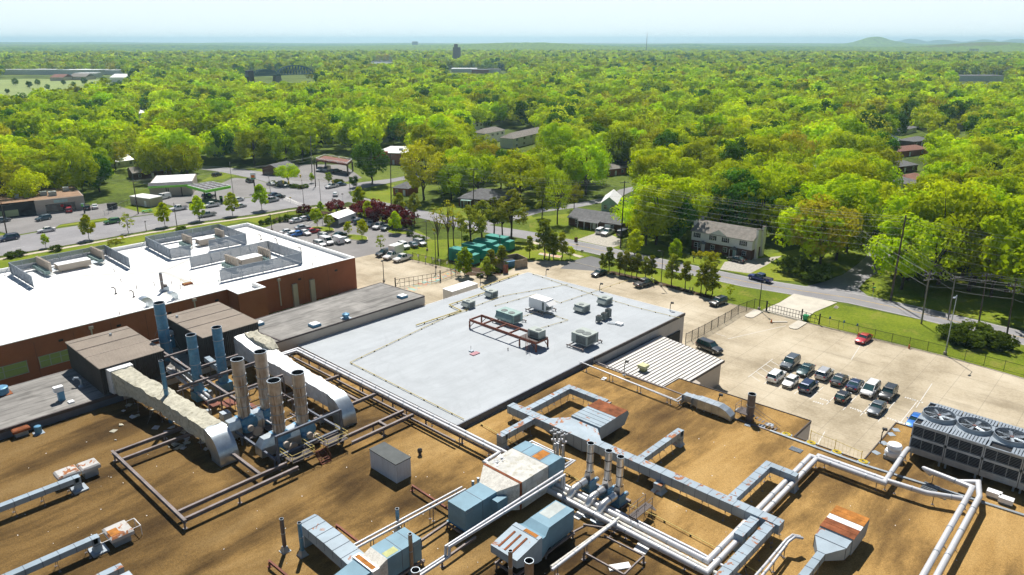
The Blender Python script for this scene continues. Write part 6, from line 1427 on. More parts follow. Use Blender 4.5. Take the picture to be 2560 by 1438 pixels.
# ---------------------------------------------------------------- vehicles
def car_shell(L,W,stations,roof,glass,ground=0.18,pick=None):
    pass
def ring(x,hw,zb,zs,crown=0.05,n=None):
    # body cross-section: rocker, side, shoulder, hood line
    return [(x,-hw*0.93,zb),(x,-hw,zb+0.12),(x,-hw,zs-0.18),(x,-hw*0.93,zs-0.03),(x,-hw*0.55,zs+crown*0.7),(x,0,zs+crown),(x,hw*0.55,zs+crown*0.7),(x,hw*0.93,zs-0.03),(x,hw,zs-0.18),(x,hw,zb+0.12),(x,hw*0.93,zb)]
def make_car(kind,label,paint,roof_paint=None):
    # local frame: +x is forward, wheels on z=0
    D=dict(sedan=(4.8,1.84),hatch=(3.95,1.74),suv=(4.7,1.9),bigsuv=(5.15,2.0),pickup=(5.8,2.0),van=(5.6,2.02),minivan=(5.1,1.98),boxtruck=(6.4,2.3),cab=(5.6,2.0))
    L,W=D[kind]; h=L/2; hw=W/2
    T=thing('parked_car' if kind!='boxtruck' else 'box_truck',label,{'pickup':'pickup truck','van':'van','minivan':'van','suv':'car','bigsuv':'car','boxtruck':'truck'}.get(kind,'car'))
    B=MB(); g=MB(); tp=MB()
    if kind in('sedan','hatch'):
        rg=[(-h,hw*0.78,0.42,0.80),(-h+0.12,hw*0.9,0.28,0.93),(-h+0.6,hw*0.98,0.2,1.0 if kind=='sedan' else 1.02),(-h+1.3,hw,0.2,0.98),(0.0,hw,0.2,0.95),(h-1.55,hw,0.2,0.95),(h-0.8,hw*0.97,0.2,0.86),(h-0.25,hw*0.88,0.24,0.74),(h,hw*0.66,0.36,0.60)]
        gl=[(-h+(0.75 if kind=='sedan' else 0.12),0.97),(-h+(1.45 if kind=='sedan' else 0.6),1.40),(0.35,1.42),(h-1.5,0.93)] ; zr_=1.43
    elif kind in('suv','bigsuv','minivan'):
        k=0.22 if kind=='bigsuv' else (0.14 if kind=='minivan' else 0.06)
        rg=[(-h,hw*0.86,0.45,0.95),(-h+0.12,hw*0.95,0.32,1.08),(-h+0.7,hw,0.26,1.08+k*.3),(0,hw,0.26,1.05+k*.3),(h-1.5,hw,0.26,1.05+k*.3),(h-0.8,hw*0.98,0.26,0.99+k*.3),(h-0.2,hw*0.9,0.3,0.88+k*.3),(h,hw*0.74,0.42,0.72)]
        gl=[(-h+0.1,1.06+k*.3),(-h+0.42,1.58+k),(0.45,1.62+k),(h-(1.42 if kind!='minivan' else 0.95),1.05+k*.3)]; zr_=1.63+k
    elif kind=='van':
        rg=[(-h,hw*0.93,0.42,1.15),(-h+0.1,hw*0.99,0.32,1.2),(0,hw,0.3,1.2),(h-1.2,hw,0.3,1.2),(h-0.75,hw*0.97,0.3,1.08),(h-0.15,hw*0.9,0.34,0.92),(h,hw*0.76,0.45,0.76)]
        gl=[(-h+0.05,1.2),(-h+0.22,2.02),(h-1.85,2.06),(h-0.95,1.17)]; zr_=2.07
    elif kind in('pickup','cab','boxtruck'):
        e=-h if kind=='pickup' else -h
        rg=[(-h,hw*0.92,0.5,1.02),(-h+0.08,hw*0.97,0.42,1.06),(-h+1.85,hw,0.4,1.08),(-0.2,hw,0.38,1.1),(h-1.7,hw,0.38,1.12),(h-0.8,hw*0.98,0.38,1.08),(h-0.15,hw*0.93,0.42,0.98),(h,hw*0.8,0.55,0.85)]
        gl=[(-h+1.95,1.1),(-h+2.1,1.78),(h-2.35,1.83),(h-1.6,1.12)]; zr_=1.84
        if kind=='boxtruck': gl=[(h-2.9,1.1),(h-2.8,1.9),(h-1.9,1.95),(h-1.2,1.12)]; zr_=1.96
    B.loft([ring(*r) for r in rg])
    o=B.build('body',paint,T,world=False); smooth_by_angle(o,38)
    if kind=='pickup':
        m=MB(); m.box(-h+0.12,-h+1.85,-hw+0.16,hw-0.16,1.075,1.10+0.035); m.build('truck_bed',M['trimblack'],T,world=False)
    # greenhouse
    def gring(x,z,top=False):
        w0=hw*0.92 if not top else hw*0.74
        return w0
    a,b,c,d=gl
    wb,wt=hw*0.93,hw*0.74 if kind not in('van',) else hw*0.88
    vs=[(a[0],-wb*0.92,a[1]),(a[0],wb*0.92,a[1]),(b[0],-wt,b[1]),(b[0],wt,b[1]),(c[0],-wt,c[1]),(c[0],wt,c[1]),(d[0],-wb*0.9,d[1]),(d[0],wb*0.9,d[1]),(b[0]+0.0,-wb,1.0),(b[0],wb,1.0),(c[0],-wb,1.0),(c[0],wb,1.0)]
    if kind!='van':
        g.add(vs,[(0,1,3,2),(2,3,5,4),(4,5,7,6),(0,2,8),(2,4,10,8),(4,6,10),(1,9,3),(3,9,11,5),(5,11,7)]); g.build('window',M['windshield'],T,world=False)
    else:
        g.add(vs,[(0,1,3,2),(2,3,5,4),(4,5,7,6),(0,2,8),(2,4,10,8),(4,6,10),(1,9,3),(3,9,11,5),(5,11,7)]); o=g.build('cargo_body',paint,T,world=False)
        q=MB(); 
        for s in (-1,1):
            q.add([(c[0]-0.75,s*(wb+wt)/2*1.01,1.28),(c[0]+0.5,s*(wb+wt)/2*1.01,1.28),(c[0]+0.08,s*(wt*1.03),1.92),(c[0]-0.75,s*(wt*1.03),1.92)],[(0,1,2,3) if s<0 else (3,2,1,0)])
        def lp(t,y): 
            p=lerp((c[0],c[1]),(d[0],d[1]),t); return (p[0]+0.012,y,p[1]+0.012)
        q.add([lp(0.08,-wt*0.95),lp(0.08,wt*0.95),lp(0.92,wb*0.86),lp(0.92,-wb*0.86)],[(3,2,1,0),(0,1,2,3)]); q.build('window',M['windshield'],T,world=False)
    # roof panel, pillars
    zt=max(b[1],c[1]); m=MB()
    m.loft([[(b[0]-0.08,-wt*0.9,b[1]-0.06),(b[0]-0.08,wt*0.9,b[1]-0.06),(b[0]-0.08,wt*0.9,b[1]-0.02),(b[0]-0.08,-wt*0.9,b[1]-0.02)],[(b[0]+0.15,-wt*1.0,b[1]-0.03),(b[0]+0.15,wt,b[1]-0.03),(b[0]+0.15,wt*0.85,b[1]+0.055),(b[0]+0.15,-wt*0.85,b[1]+0.055)],[(c[0]-0.1,-wt,c[1]-0.03),(c[0]-0.1,wt,c[1]-0.03),(c[0]-0.1,wt*0.85,c[1]+0.055),(c[0]-0.1,-wt*0.85,c[1]+0.055)],[(c[0]+0.1,-wt*0.9,c[1]-0.06),(c[0]+0.1,wt*0.9,c[1]-0.06),(c[0]+0.1,wt*0.85,c[1]+0.0),(c[0]+0.1,-wt*0.85,c[1]+0.0)]])
    if kind!='van':
        for s in (-1,1):
            m.beam((d[0],s*wb*0.9,d[1]),(c[0],s*wt,c[1]),0.07,0.07); m.beam((a[0],s*wb*0.92,a[1]),(b[0],s*wt,b[1]),0.09,0.08); mx=(b[0]+c[0])/2
            m.beam((mx,s*wb*1.0,1.0),(mx,s*wt*1.01,zt),0.08,0.05)
            if kind in('suv','bigsuv','minivan'): mx=b[0]+0.6; m.beam((mx,s*wb,1.05),(mx,s*wt*1.01,zt),0.1,0.05)
    o=m.build('roof',roof_paint or paint,T,world=False)
    if kind=='boxtruck':
        m=MB(); m.box(-h,h-3.0,-hw,hw,0.75,2.95); m.build('cargo_box',paint,T,world=False)
    # wheels
    wr=0.33 if kind in('sedan','hatch') else 0.385
    for x in (-h+ (0.98 if kind in('sedan','hatch','suv') else 1.1),h-0.9):
        for s in (-1,1):
            m=MB(); m.cyl((x,s*(hw-0.21),wr),(x,s*(hw+0.012),wr),wr,wr,14); wl_=m.build('wheel',M['tyre'],T,world=False)
            m=MB(); m.cyl((x,s*(hw+0.0125),wr),(x,s*(hw+0.022),wr),wr*0.62,wr*0.58,12); m.build('rim',M['rim'],wl_,world=False)
    m=MB()
    for s in (-1,1):
        m=MB(); z=rg[-2][3]-0.1; m.box(h-0.26,h-0.08,s*hw*0.58 if s>0 else -hw*0.86,s*hw*0.86 if s>0 else -hw*0.58,z-0.08,z+0.07); m.build('headlight',M['lampw'],T,world=False)
        m=MB(); z=rg[1][3]-0.16; m.box(-h-0.012,-h+0.2,min(s*hw*0.62,s*hw*0.9),max(s*hw*0.62,s*hw*0.9),z-0.1,z+0.1); m.build('tail_light',M['lampr'],T,world=False)
        m=MB(); m.box(d[0]-0.35,d[0]-0.18,min(s*hw,s*(hw+0.17)),max(s*hw,s*(hw+0.17)),d[1]-0.02,d[1]+0.14); m.build('mirror',paint,T,world=False)
    m=MB(); m.box(h-0.06,h+0.012,-hw*0.6,hw*0.6,0.42,0.62); m.build('grille',M['trimblack'],T,world=False)
    m=MB(); m.box(-h-0.015,-h+0.1,-0.26,0.26,0.72,0.85); m.build('number_plate',M['plate'],T,world=False)
    return T
PROTO={}
def vehicle(kind,color,label,px,toward,group=None,roof=None,z=0.06,nm=None):
    key=(kind,color,roof)
    if key not in PROTO: o=make_car(kind,label,PAINT[color],PAINT[roof] if roof else None); PROTO[key]=o
    else: o=copy_tree(PROTO[key])
    p=P(*px,0.0); q=P(*toward,0.0)
    place(o,(p[0],p[1],z),heading(p,q)); o['label']=label
    if nm: o.name=nm
    if group: o['group']=group
    elif 'group' in o: del o['group']
    return o
# the fenced concrete lot: front = pixel the bonnet points to
GL='cars in the fenced concrete lot'
def lotcar(kind,color,label,px,front_low,roof=None):
    # cars stand along the bay lines; front_low True when the bonnet points down-left in the photo
    p=P(*px); o=vehicle(kind,color,label,px,(px[0]+1,px[1]),GL,roof)
    a=math.atan2(al.y,al.x); o.rotation_euler=(0,0,a+math.pi if front_low else a); return o
lotcar('bigsuv','slate','grey suv at the back left of the parked block, nose towards the white car',(1974,917),True)
lotcar('suv','white','white car with a dark sunroof, leftmost of the front row',(1940,949),False)
lotcar('sedan','teal','dark green-black sedan in the back row beside the grey suv',(2013,933),True)
lotcar('hatch','white','small white car with two black bonnet stripes',(1975,963),True)
lotcar('suv','silver','silver-white hatch in the back row showing its rear window',(2060,943),False)
lotcar('suv','navy','dark navy suv in the front row between the striped white car and an empty bay',(2020,974),False)
lotcar('sedan','charcoal','dark sedan fourth in the back row, tail to the front',(2098,957),False)
lotcar('sedan','navy','dark navy sedan fifth in the back row',(2137,970),False)
lotcar('hatch','black','black hatchback standing alone in the middle of the front row',(2106,1000),False)
lotcar('minivan','white','plain white people carrier in the back row',(2174,983),True)
lotcar('suv','charcoal','dark crossover at the right end of the back row',(2219,992),True)
lotcar('sedan','slate','grey-blue sedan at the right end of the front row',(2191,1029),True)
lotcar('sedan','blue','bright blue car partly behind the cooling towers',(2287,1062),True)
lotcar('sedan','black','black car roof just showing over the cooling towers',(2352,1045),True)
vehicle('sedan','red','red car parked alone by the iron fence',(2158,854),(2140,866),GL)
vehicle('bigsuv','charcoal','grey suv with a roof rack waiting by the end of the ribbed shed',(1773,877),(1805,890))
vehicle('suv','black','black suv parked by the kerb at the right of the rear yard',(1795,762),(1778,768))
o=vehicle('pickup','charcoal','dark grey pickup truck in the rear yard with a man in hi-vis beside it',(1611,715),(1640,707))
vehicle('sedan','black','black car at the left end of the pine strip in the rear yard',(1498,689),(1482,694))
vehicle('pickup','royal','royal blue pickup truck driving on the road past the townhouse',(1900,702),(1866,693),None,z=0.06,nm='pickup_truck')
vehicle('sedan','black','black sedan parked on gravel by the end of the townhouse',(1840,654),(1815,648))
vehicle('minivan','white','white people carrier at the garage of the ranch house',(1503,583),(1520,575))
vehicle('pickup','silver','pale pickup truck beside the people carrier at the ranch house',(1519,587),(1512,590))
vehicle('van','black','dark van beside the tall pole right of the ranch house',(1560,590),(1577,584))
GM='cars in the asphalt staff lot'
for k,c,l,p,f in (('sedan','white','white sedan at the far left row of the staff lot, left one',(742,556),(757,553)),('sedan','white','white sedan at the far left row of the staff lot, right one',(762,552),(777,549)),('suv','darkgreen','dark green suv beside the small trees at the back of the staff lot',(782,549),(797,546)),
 ('sedan','silver','silver car in the middle left row, furthest from the brick building',(757,574),(772,572)),('sedan','white','white car at the brick building side of the middle left row',(720,585),(735,583)),('sedan','white','white car second from the brick building in the middle left row',(733,591),(748,589)),('sedan','blue','blue sedan in the middle left row of the staff lot',(743,590),(728,593)),('sedan','white','white sedan between the blue car and the red car',(762,587),(777,591)),('sedan','red','dark red car at the end of the middle left row',(782,583),(797,580)),
 ('suv','silver','silver suv behind the white vans near the brick corner',(811,597),(826,602)),('van','white','large white van nearest the middle of the staff lot',(817,610),(832,616)),('suv','white','white suv partly hidden by the parapet corner',(800,616),(815,621)),('van','white','white van beside the large one, tail to the left island',(843,607),(828,601)),('sedan','darkgreen','dark green sedan at the head of the right grass island',(850,592),(865,588)),('sedan','silver','silver sedan in front of the right grass island',(861,605),(876,609)),
 ('pickup','maroon','maroon pickup truck backed up to the maroon trees',(850,549),(872,545)),('pickup','white','white pickup truck left of the row by the maroon trees',(879,555),(897,552)),('suv','steelblue','steel blue car between two white ones by the maroon trees',(900,560),(915,557)),('suv','white','white and dark suv in the row by the maroon trees',(929,565),(914,571)),('pickup','white','white crew cab truck in the row by the maroon trees',(949,571),(934,577)),('suv','slate','grey suv at the right end of the row by the maroon trees',(967,575),(952,581)),
 ('bigsuv','black','black suv at the corner of the concrete yard',(962,640),(945,644)),('cab','white','white truck with a tall box body in the concrete yard',(980,646),(963,652)),('pickup','white','white crew cab pickup truck in front at the corner of the concrete yard',(1007,652),(983,659)),('suv','white','white suv right of the box truck, by the iron fence',(1010,620),(1025,627)),('sedan','slate','dark blue-grey car between two suvs by the iron fence',(1031,617),(1016,611)),('suv','silver','silver suv at the right end by the iron fence',(1050,613),(1065,618))):
    vehicle(k,c,l,p,f,GM)
m=MB(); p=P(998,640); m.obox((p[0],p[1],1.0),3.2,2.2,2.0,0.3); 
GA='traffic on the avenue'
for k,c,l,p,f in (('bigsuv','navy','navy blue suv on the near lane of the avenue, far left',(24,601),(4,605)),('sedan','white','white sedan on the avenue passing the strip mall drive',(117,580),(97,583)),('suv','green','green and white car driving along the avenue',(281,559),(262,562)),('pickup','white','white pickup truck on the avenue by the picnic table',(447,526),(428,529)),('pickup','silver','silver pickup truck on the near lane of the avenue behind a street tree',(518,542),(500,545)),('pickup','white','white pickup truck on the far lane passing the fuel canopy',(529,518),(511,521)),('sedan','silver','silver car just behind the white pickup on the far lane',(596,520),(578,523)),('sedan','white','white car partly behind the street tree right of the canopy',(594,504),(577,507)),
 ('sedan','navy','navy sedan waiting at the stop line, front one',(687,491),(702,488)),('sedan','black','black sedan waiting at the stop line, behind the navy one',(699,496),(714,493)),('pickup','silver','silver car in the near queue at the stop line',(680,505),(695,502)),('sedan','white','white sedan at the left end of the near queue',(601,519),(616,516)),('van','slate','blue delivery truck turning at the junction',(709,467),(724,471)),('sedan','silver','silver car behind the blue delivery truck',(678,464),(663,461)),('sedan','silver','silver car crossing the middle of the junction',(839,490),(842,482)),('pickup','white','white pickup truck turning at the corner hedge',(830,470),(815,473)),('sedan','steelblue','dark blue car leaving the junction beside the big dark tree',(852,465),(867,463)),('suv','black','dark car waiting at the fuel station exit',(624,456),(612,452)),
 ('suv','black','black car on the road behind the fuel station',(543,441),(556,438)),('suv','slate','dark car at the far left on the strip mall lot edge',(7,556),(27,552)),('suv','steelblue','blue-grey hatchback crossing the strip mall lot',(109,551),(90,555)),('suv','red','dark red suv nose-in at the strip mall shop front',(173,530),(170,518)),('suv','black','black suv parked at the right end of the strip mall',(219,524),(217,514)),('sedan','white','white car beside the bins at the end of the strip mall',(238,521),(236,512)),
 ('suv','black','black car behind the utility shed by the fuel station',(386,514),(402,511)),('van','white','white delivery van parked in front of the convenience store',(409,498),(392,502)),('suv','black','black suv under the green fuel canopy',(522,495),(540,492)),('pickup','white','white box van parked in the car wash, left one',(801,428),(792,432)),('van','white','white truck parked in the car wash, right one',(817,428),(808,432)),('suv','black','dark car under the car wash canopy',(842,432),(857,430))):
    vehicle(k,c,l,p,f,GA if 'avenue' in l or 'junction' in l or 'lane' in l or 'line' in l or 'queue' in l else None)
# box body on the second truck of the yard corner
T=thing('truck_box','white box body carried by the white truck at the yard corner','truck body',(0,0,0))
bx=P(990,641); hd_=heading(P(980,646),P(963,652)); WM[T.name]=Matrix.Identity(4); T.location=(bx[0],bx[1],1.05); T.rotation_euler=(0,0,hd_)
m=MB(); m.box(-2.0,1.6,-1.1,1.1,0.06,2.1); m.build('box_body',PAINT['white'],T,world=False); m=MB(); m.box(-2.05,1.65,-1.15,1.15,2.1,2.18); m.build('box_roof',M['siding'],T,world=False)
# ---------------------------------------------------------------- the two workers by the dark pickup
def person(label,px,rz,vest='hiviz'):
    p=P(*px); T=thing('person',label,'person',(p[0],p[1],0.06),rz)
    me=bpy.data.meshes.new('body'); 
    vs=[(0,0,0.95),(0,0,1.15),(0,0,1.38),(0,0,1.5),(0,0,1.62),(0,0,1.74), (0,0.1,0.9),(0.03,0.11,0.5),(0.0,0.12,0.08),(0.13,0.12,0.04), (0,-0.1,0.9),(0.05,-0.11,0.5),(-0.02,-0.12,0.08),(0.11,-0.12,0.04), (0,0.2,1.42),(0.03,0.27,1.14),(0.16,0.24,0.93), (0,-0.2,1.42),(0.05,-0.27,1.14),(0.2,-0.22,1.0)]
    es=[(0,1),(1,2),(2,3),(3,4),(4,5),(0,6),(6,7),(7,8),(8,9),(0,10),(10,11),(11,12),(12,13),(2,14),(14,15),(15,16),(2,17),(17,18),(18,19)]
    rad=[.15,.14,.16,.06,.095,.085,.10,.07,.045,.04,.10,.07,.045,.04,.065,.045,.035,.065,.045,.035]
    me.from_pydata(vs,es,[]); me.update(); o=bpy.data.objects.new('body',me); COL.objects.link(o); o.parent=T
    md=o.modifiers.new('skin','SKIN'); sv=me.skin_vertices[0].data
    for i,r in enumerate(rad): sv[i].radius=(r,r)
    sv[0].use_root=True
    s=o.modifiers.new('sub','SUBSURF'); s.levels=1; s.render_levels=2
    k=NT('person_clothing'); g=k.n('ShaderNodeTexCoord'); x=k.n('ShaderNodeSeparateXYZ'); k.l(g.outputs['Object'],x.inputs[0])
    col=k.ramp(k.math('DIVIDE',x.outputs[2],2.0),[(0.0,(0.03,0.022,0.018)),(0.05,(0.02,0.025,0.045)),(0.46,(0.5,0.62,0.05)),(0.735,(0.42,0.24,0.16))],'CONSTANT'); k.set(col,0.8)
    me.materials.append(k.m)
    m=MB(); m.lathe((0,0,1.70),[(0.115,0),(0.12,0.03),(0.09,0.1),(0.03,0.125)],12); m.build('hard_hat',M['coping'],T,world=False)
person('worker in a yellow hi-vis vest standing at the door of the dark pickup',(1628,713),R(200)); person('second worker in a hi-vis vest just right of the dark pickup, near the pines',(1633,716),R(120))
# ---------------------------------------------------------------- fences and gates
def iron_fence(label,px,h=1.9,span=2.6,mat='blackmetal',pick=0.16,z=0.06,nm='metal_fence',gap=0.0,rails=True):
    pts=[P(*p,0) for p in px]; T=thing(nm,label,'fence',(pts[0][0],pts[0][1],z))
    for a,b in zip(pts[:-1],pts[1:]):
        L=math.dist(a,b); n=max(1,round(L/span))
        for k in range(n):
            p=lerp(a,b,k/n); q=lerp(a,b,(k+1)/n); m=MB()
            for zz in (0.15,h-0.12): m.beam((p[0],p[1],z+zz),(q[0],q[1],z+zz),0.04,0.05)
            if pick:
                nn=max(2,int(math.dist(p,q)/pick))
                for j in range(1,nn):
                    r=lerp(p,q,j/nn); m.beam((r[0],r[1],z+0.1),(r[0],r[1],z+h),0.02,0.02)
            m.build('fence_panel',M[mat],T)
            m=MB(); m.beam((p[0],p[1],z),(p[0],p[1],z+h+0.1),0.08,0.08); m.build('fence_post',M[mat],T)
    p=pts[-1]; m=MB(); m.beam((p[0],p[1],z),(p[0],p[1],z+h+0.1),0.08,0.08); m.build('fence_post',M[mat],T); return T
iron_fence('black iron fence below the mown bank along the far edge of the car lot',[(2047,812),(2144,838),(2364,890),(2560,941),(2760,994)],1.9,3.2)
iron_fence('black iron fence dividing the two concrete lots, starting at the grey hall wall',[(1713,862),(1760,838),(1827,800),(1845,787),(1885,772),(1914,778)],2.2,2.6)
def gate(label,a,b,h=1.8,n=8,nm='sliding_gate',z=0.06,brace=True):
    A=P(*a,0); B=P(*b,0); T=thing(nm,label,'gate',(A[0],A[1],z)); m=MB()
    for zz in (0.2,h*0.55,h): m.beam((A[0],A[1],z+zz),(B[0],B[1],z+zz),0.07,0.07)
    for k in range(n+1):
        p=lerp(A,B,k/n); m.beam((p[0],p[1],z+0.1),(p[0],p[1],z+h),0.06,0.06)
    if brace:
        p=lerp(A,B,0.0); q=lerp(A,B,1/n); m.beam((p[0],p[1],z+0.2),(q[0],q[1],z+h),0.05,0.05); p=lerp(A,B,(n-1)/n); m.beam((p[0],p[1],z+h),(B[0],B[1],z+0.2),0.05,0.05)
    m.build('gate_frame',M['blackmetal'],T)
    for q in (A,B):
        m=MB(); m.beam((q[0],q[1],z),(q[0],q[1],z+h+0.5),0.2,0.2); m.build('gate_post',M['blackmetal'],T)
    return T
gate('long black sliding gate across the pale driveway slab',(1916,778),(2003,800),1.7,12)
gate('short black braced gate beside the green bin at the driveway',(2003,800),(2047,812),1.8,4)
gate('long black sliding gate in front of the colourful painted pavement',(989,722),(1101,703),2.1,10)
iron_fence('black iron fence from the mural gate along the trees to the yard corner',[(1101,703),(1128,694),(1150,683)],2.0,2.6)
iron_fence('black iron fence in front of the teal generator boxes with white signs on it',[(1032,651),(1080,662),(1125,673),(1150,683)],2.0,2.6)
iron_fence('thin pale mesh fence closing the gap between the brown roofs',[(2024,1108),(2085,1133),(2150,1162)],2.0,3.2,'gaspipe',0.5)
iron_fence('black iron fence behind the shrubs at the back of the staff lot',[(676,553),(742,538),(800,530),(905,538),(1000,560)],1.8,3.0)
iron_fence('wire mesh fence round the grass plot beside the utility shed',[(262,540),(320,512),(345,505)],1.8,3.0,'galv',0.6)
for k,px in enumerate(((1046,654),(1065,658),(1083,662),(1099,666),(1118,672))):
    p=P(*px,0); T=thing('sign_post','small white parking sign on a thin post by the generator fence','sign',(p[0]-0.2,p[1]-0.2,0.06),0,'white signs along the generator fence'); m=MB(); m.tube([(p[0]-0.2,p[1]-0.2,0.06),(p[0]-0.2,p[1]-0.2,1.9)],0.03,6); m.build('post',M['galv'],T); m=MB(); m.obox((p[0]-0.22,p[1]-0.22,1.4),0.04,0.4,0.55,R(43)); m.build('sign_plate',M['white'],T)
for k,px in enumerate(((2072,806),(2107,816),(2140,824))):
    p=P(px[0],px[1]+12,0); T=thing('sign_post','small blue parking sign on the iron fence right of the green bin','sign',(p[0],p[1],0.06),0,'blue signs on the iron fence'); m=MB(); m.tube([p,(p[0],p[1],2.3)],0.03,6); m.build('post',M['galv'],T); m=MB(); m.obox((p[0]-0.05,p[1],1.75),0.04,0.32,0.5,R(43)); m.build('sign_plate',simple('sign_blue_%d'%k,(0.05,0.16,0.36),0.5),T)
p=P(2013,802,0); T=thing('wheeled_bin','bright green wheeled bin at the end of the driveway gate','bin',(p[0],p[1],0.06)); m=MB(); m.hull(rect(p[0]-.4,p[0]+.4,p[1]-.35,p[1]+.35),0.2,1.15,rect(p[0]-.5,p[0]+.5,p[1]-.45,p[1]+.45)); m.build('bin_body',M['signgreen'],T); m=MB(); m.obox((p[0],p[1],1.155),1.08,0.98,0.1); m.build('lid',M['signgreen'],T)
p=P(1928,808,0); T=thing('traffic_cone','orange traffic cone on the end of the thin concrete island','cone',p); m=MB(); m.lathe((p[0],p[1],0.23),[(0.2,0),(0.03,0.7)],12); m.build('cone_body',M['orange'],T); m=MB(); m.obox((p[0],p[1],0.2),0.45,0.45,0.04); m.build('base',M['trimblack'],T)
for px,lb in (((2272,872),'faded red fire hydrant in front of the right half of the iron fence'),((2146,842),'orange fire hydrant just left of the red car by the fence')):
    p=P(*px,0); T=thing('fire_hydrant',lb,'hydrant',p); m=MB(); m.lathe((p[0],p[1],0.05),[(0.2,0),(0.2,0.06),(0.13,0.07),(0.13,0.55),(0.18,0.56),(0.16,0.7),(0.05,0.8)],12); m.build('barrel',M['hydrant'],T); m=MB(); m.cyl((p[0]-.25,p[1],0.5),(p[0]+.25,p[1],0.5),0.08,0.08,8); m.build('nozzle',M['hydrant'],T)
# ---------------------------------------------------------------- poles and lamps
def utility_pole(label,base,top,arms=1,mat='pole',armlen=2.4,r=0.17,group=None,insul=True):
    b=P(*base,0); h=hgt(base[0],base[1],top[1]); t=P(top[0],top[1],h); 
    T=thing('utility_pole',label,'pole',b,0,group); m=MB(); m.tube([b,(t[0],t[1],h)],[r,r*0.62],10); m.build('pole_shaft',M[mat],T)
    a=R(43+90+20)
    for k in range(arms):
        z=h-0.5-k*1.15; x=b[0]+(t[0]-b[0])*z/h; y=b[1]+(t[1]-b[1])*z/h; d=(math.cos(a)*armlen/2,math.sin(a)*armlen/2); m=MB(); m.beam((x-d[0],y-d[1],z),(x+d[0],y+d[1],z),0.11,0.13); c=m.build('cross_arm',M[mat],T)
        if insul:
            m=MB()
            for q in (-0.95,-0.35,0.35,0.95): m.cyl((x+d[0]*q,y+d[1]*q,z+0.06),(x+d[0]*q,y+d[1]*q,z+0.3),0.07,0.05,6)
            m.build('insulator',M['galv'],c)
    return T,(t[0],t[1],h)
PT={}
for key,lb,b,t,arms,mt,r in (('a','tallest wooden utility pole standing on the grass corner of the side street',(2226,752),(2265,538),0,'pole',.24),('b','grey utility pole on the mown bank between road and fence',(2303,810),(2325,680),2,'polegrey',.17),('c','utility pole with a street lamp arm left of the roadside bush',(2370,800),(2389,690),1,'polegrey',.15),('d','wide armed utility pole behind the roadside bush',(2447,806),(2468,683),2,'pole',.16),('e','utility pole at the right end of the roadside bush',(2514,855),(2539,708),2,'pole',.17),
  ('f','tall black utility pole beside the ranch house driveway',(1551,620),(1562,452),1,'blackmetal',.2),('g','utility pole rising through the trees by the grey hipped house',(1183,520),(1185,420),1,'pole',.18),('h','utility pole behind the maroon trees near the junction',(978,512),(976,385),1,'pole',.2),('i','dark utility pole with a kerbside shadow at the junction corner hedge',(789,467),(784,390),1,'pole',.2),('j','utility pole on the avenue beside the picnic table',(346,535),(332,450),1,'pole',.2),('k','slim dark pole on the sidewalk strip left of the louvred screens',(443,570),(434,507),0,'pole',.12),('l','leaning dark pole at the far left edge of the strip mall drive',(17,585),(2,505),0,'pole',.18),('m','pole far left among trees above the strip mall',(207,480),(198,428),1,'pole',.2)):
    o,tp_=utility_pole(lb,b,t,arms,mt,2.6,r); PT[key]=tp_
for k,(b,t) in enumerate((((780,430),(776,340)),((1046,372),(1045,318)),((1342,310),(1341,283)),((1715,320),(1716,255)),((1716,300),(1715,262)),((1930,270),(1931,235)),((875,180),(875,140)),((1105,470),(1108,425)))):
    utility_pole(['thin pole between trees behind the car wash','thin pole among trees right of the red fronted store','far pole above the crowns by the cream apartments','far pole above the crowns in the middle right woods','far pole above the crowns in the middle right woods','small far pole in the right woods','faint pole near the river gleam','pole among trees behind the hipped house'][k],b,t,1,'polegrey',2.2,0.2,None if k not in(3,4) else 'far poles in the right woods',False)
def wire(label,pts,sag,r=0.028,group=None):
    T=thing('power_line',label,'overhead wire',pts[0],0,group); m=MB(); q=[]
    for a,b in zip(pts[:-1],pts[1:]):
        n=10; s=sag*math.dist(a,b)/60
        for k in range(n): t=k/n; p=lerp(a,b,t); q.append((p[0],p[1],p[2]-4*s*t*(1-t)))
    q.append(pts[-1]); m.tube(q,r,5); m.build('cable',M['wire'],T)
far_r=P(2900,640,16.0); far_l=P(-500,470,12)
GW='overhead wires along the road'
for k,(dz,do) in enumerate(((-0.2,-0.9),(-0.9,0.2),(-1.7,0.9),(-3.0,0.3),(-4.4,0.0),(-5.6,0.2),(-7.2,0.1))):
    o=lambda p:(p[0]+do*0.7,p[1]+do*0.7,p[2]+dz)
    wire('overhead wire sagging along the road from the junction past the townhouse to the right edge',[o(PT[q]) for q in 'ihgfa']+[o(far_r)],1.0,0.016,GW)
for k,(dz,do) in enumerate(((-0.3,-1.0),(-0.3,1.0),(-1.4,0.0),(-3.0,0.0))):
    o=lambda p:(p[0]+do*0.7,p[1]+do*0.7,p[2]+dz)
    wire('overhead wire linking the poles along the avenue at the left',[o(far_l),o(PT['m']),o(PT['j']),o(PT['i'])],1.0,0.018,'overhead wires along the avenue')
    wire('overhead wire between the poles around the roadside bush',[o(P(2140,560,13)),o(PT['b']),o(PT['d']),o(P(2760,720,12))],1.0,0.016,'overhead wires over the roadside bush')
    wire('overhead wire from the tall corner pole to the poles by the bush',[(PT['a'][0],PT['a'][1],PT['a'][2]-5-k),o(PT['c']),o(PT['e']),o(P(2800,790,10))],1.0,0.016,'overhead wires over the roadside bush from the corner')
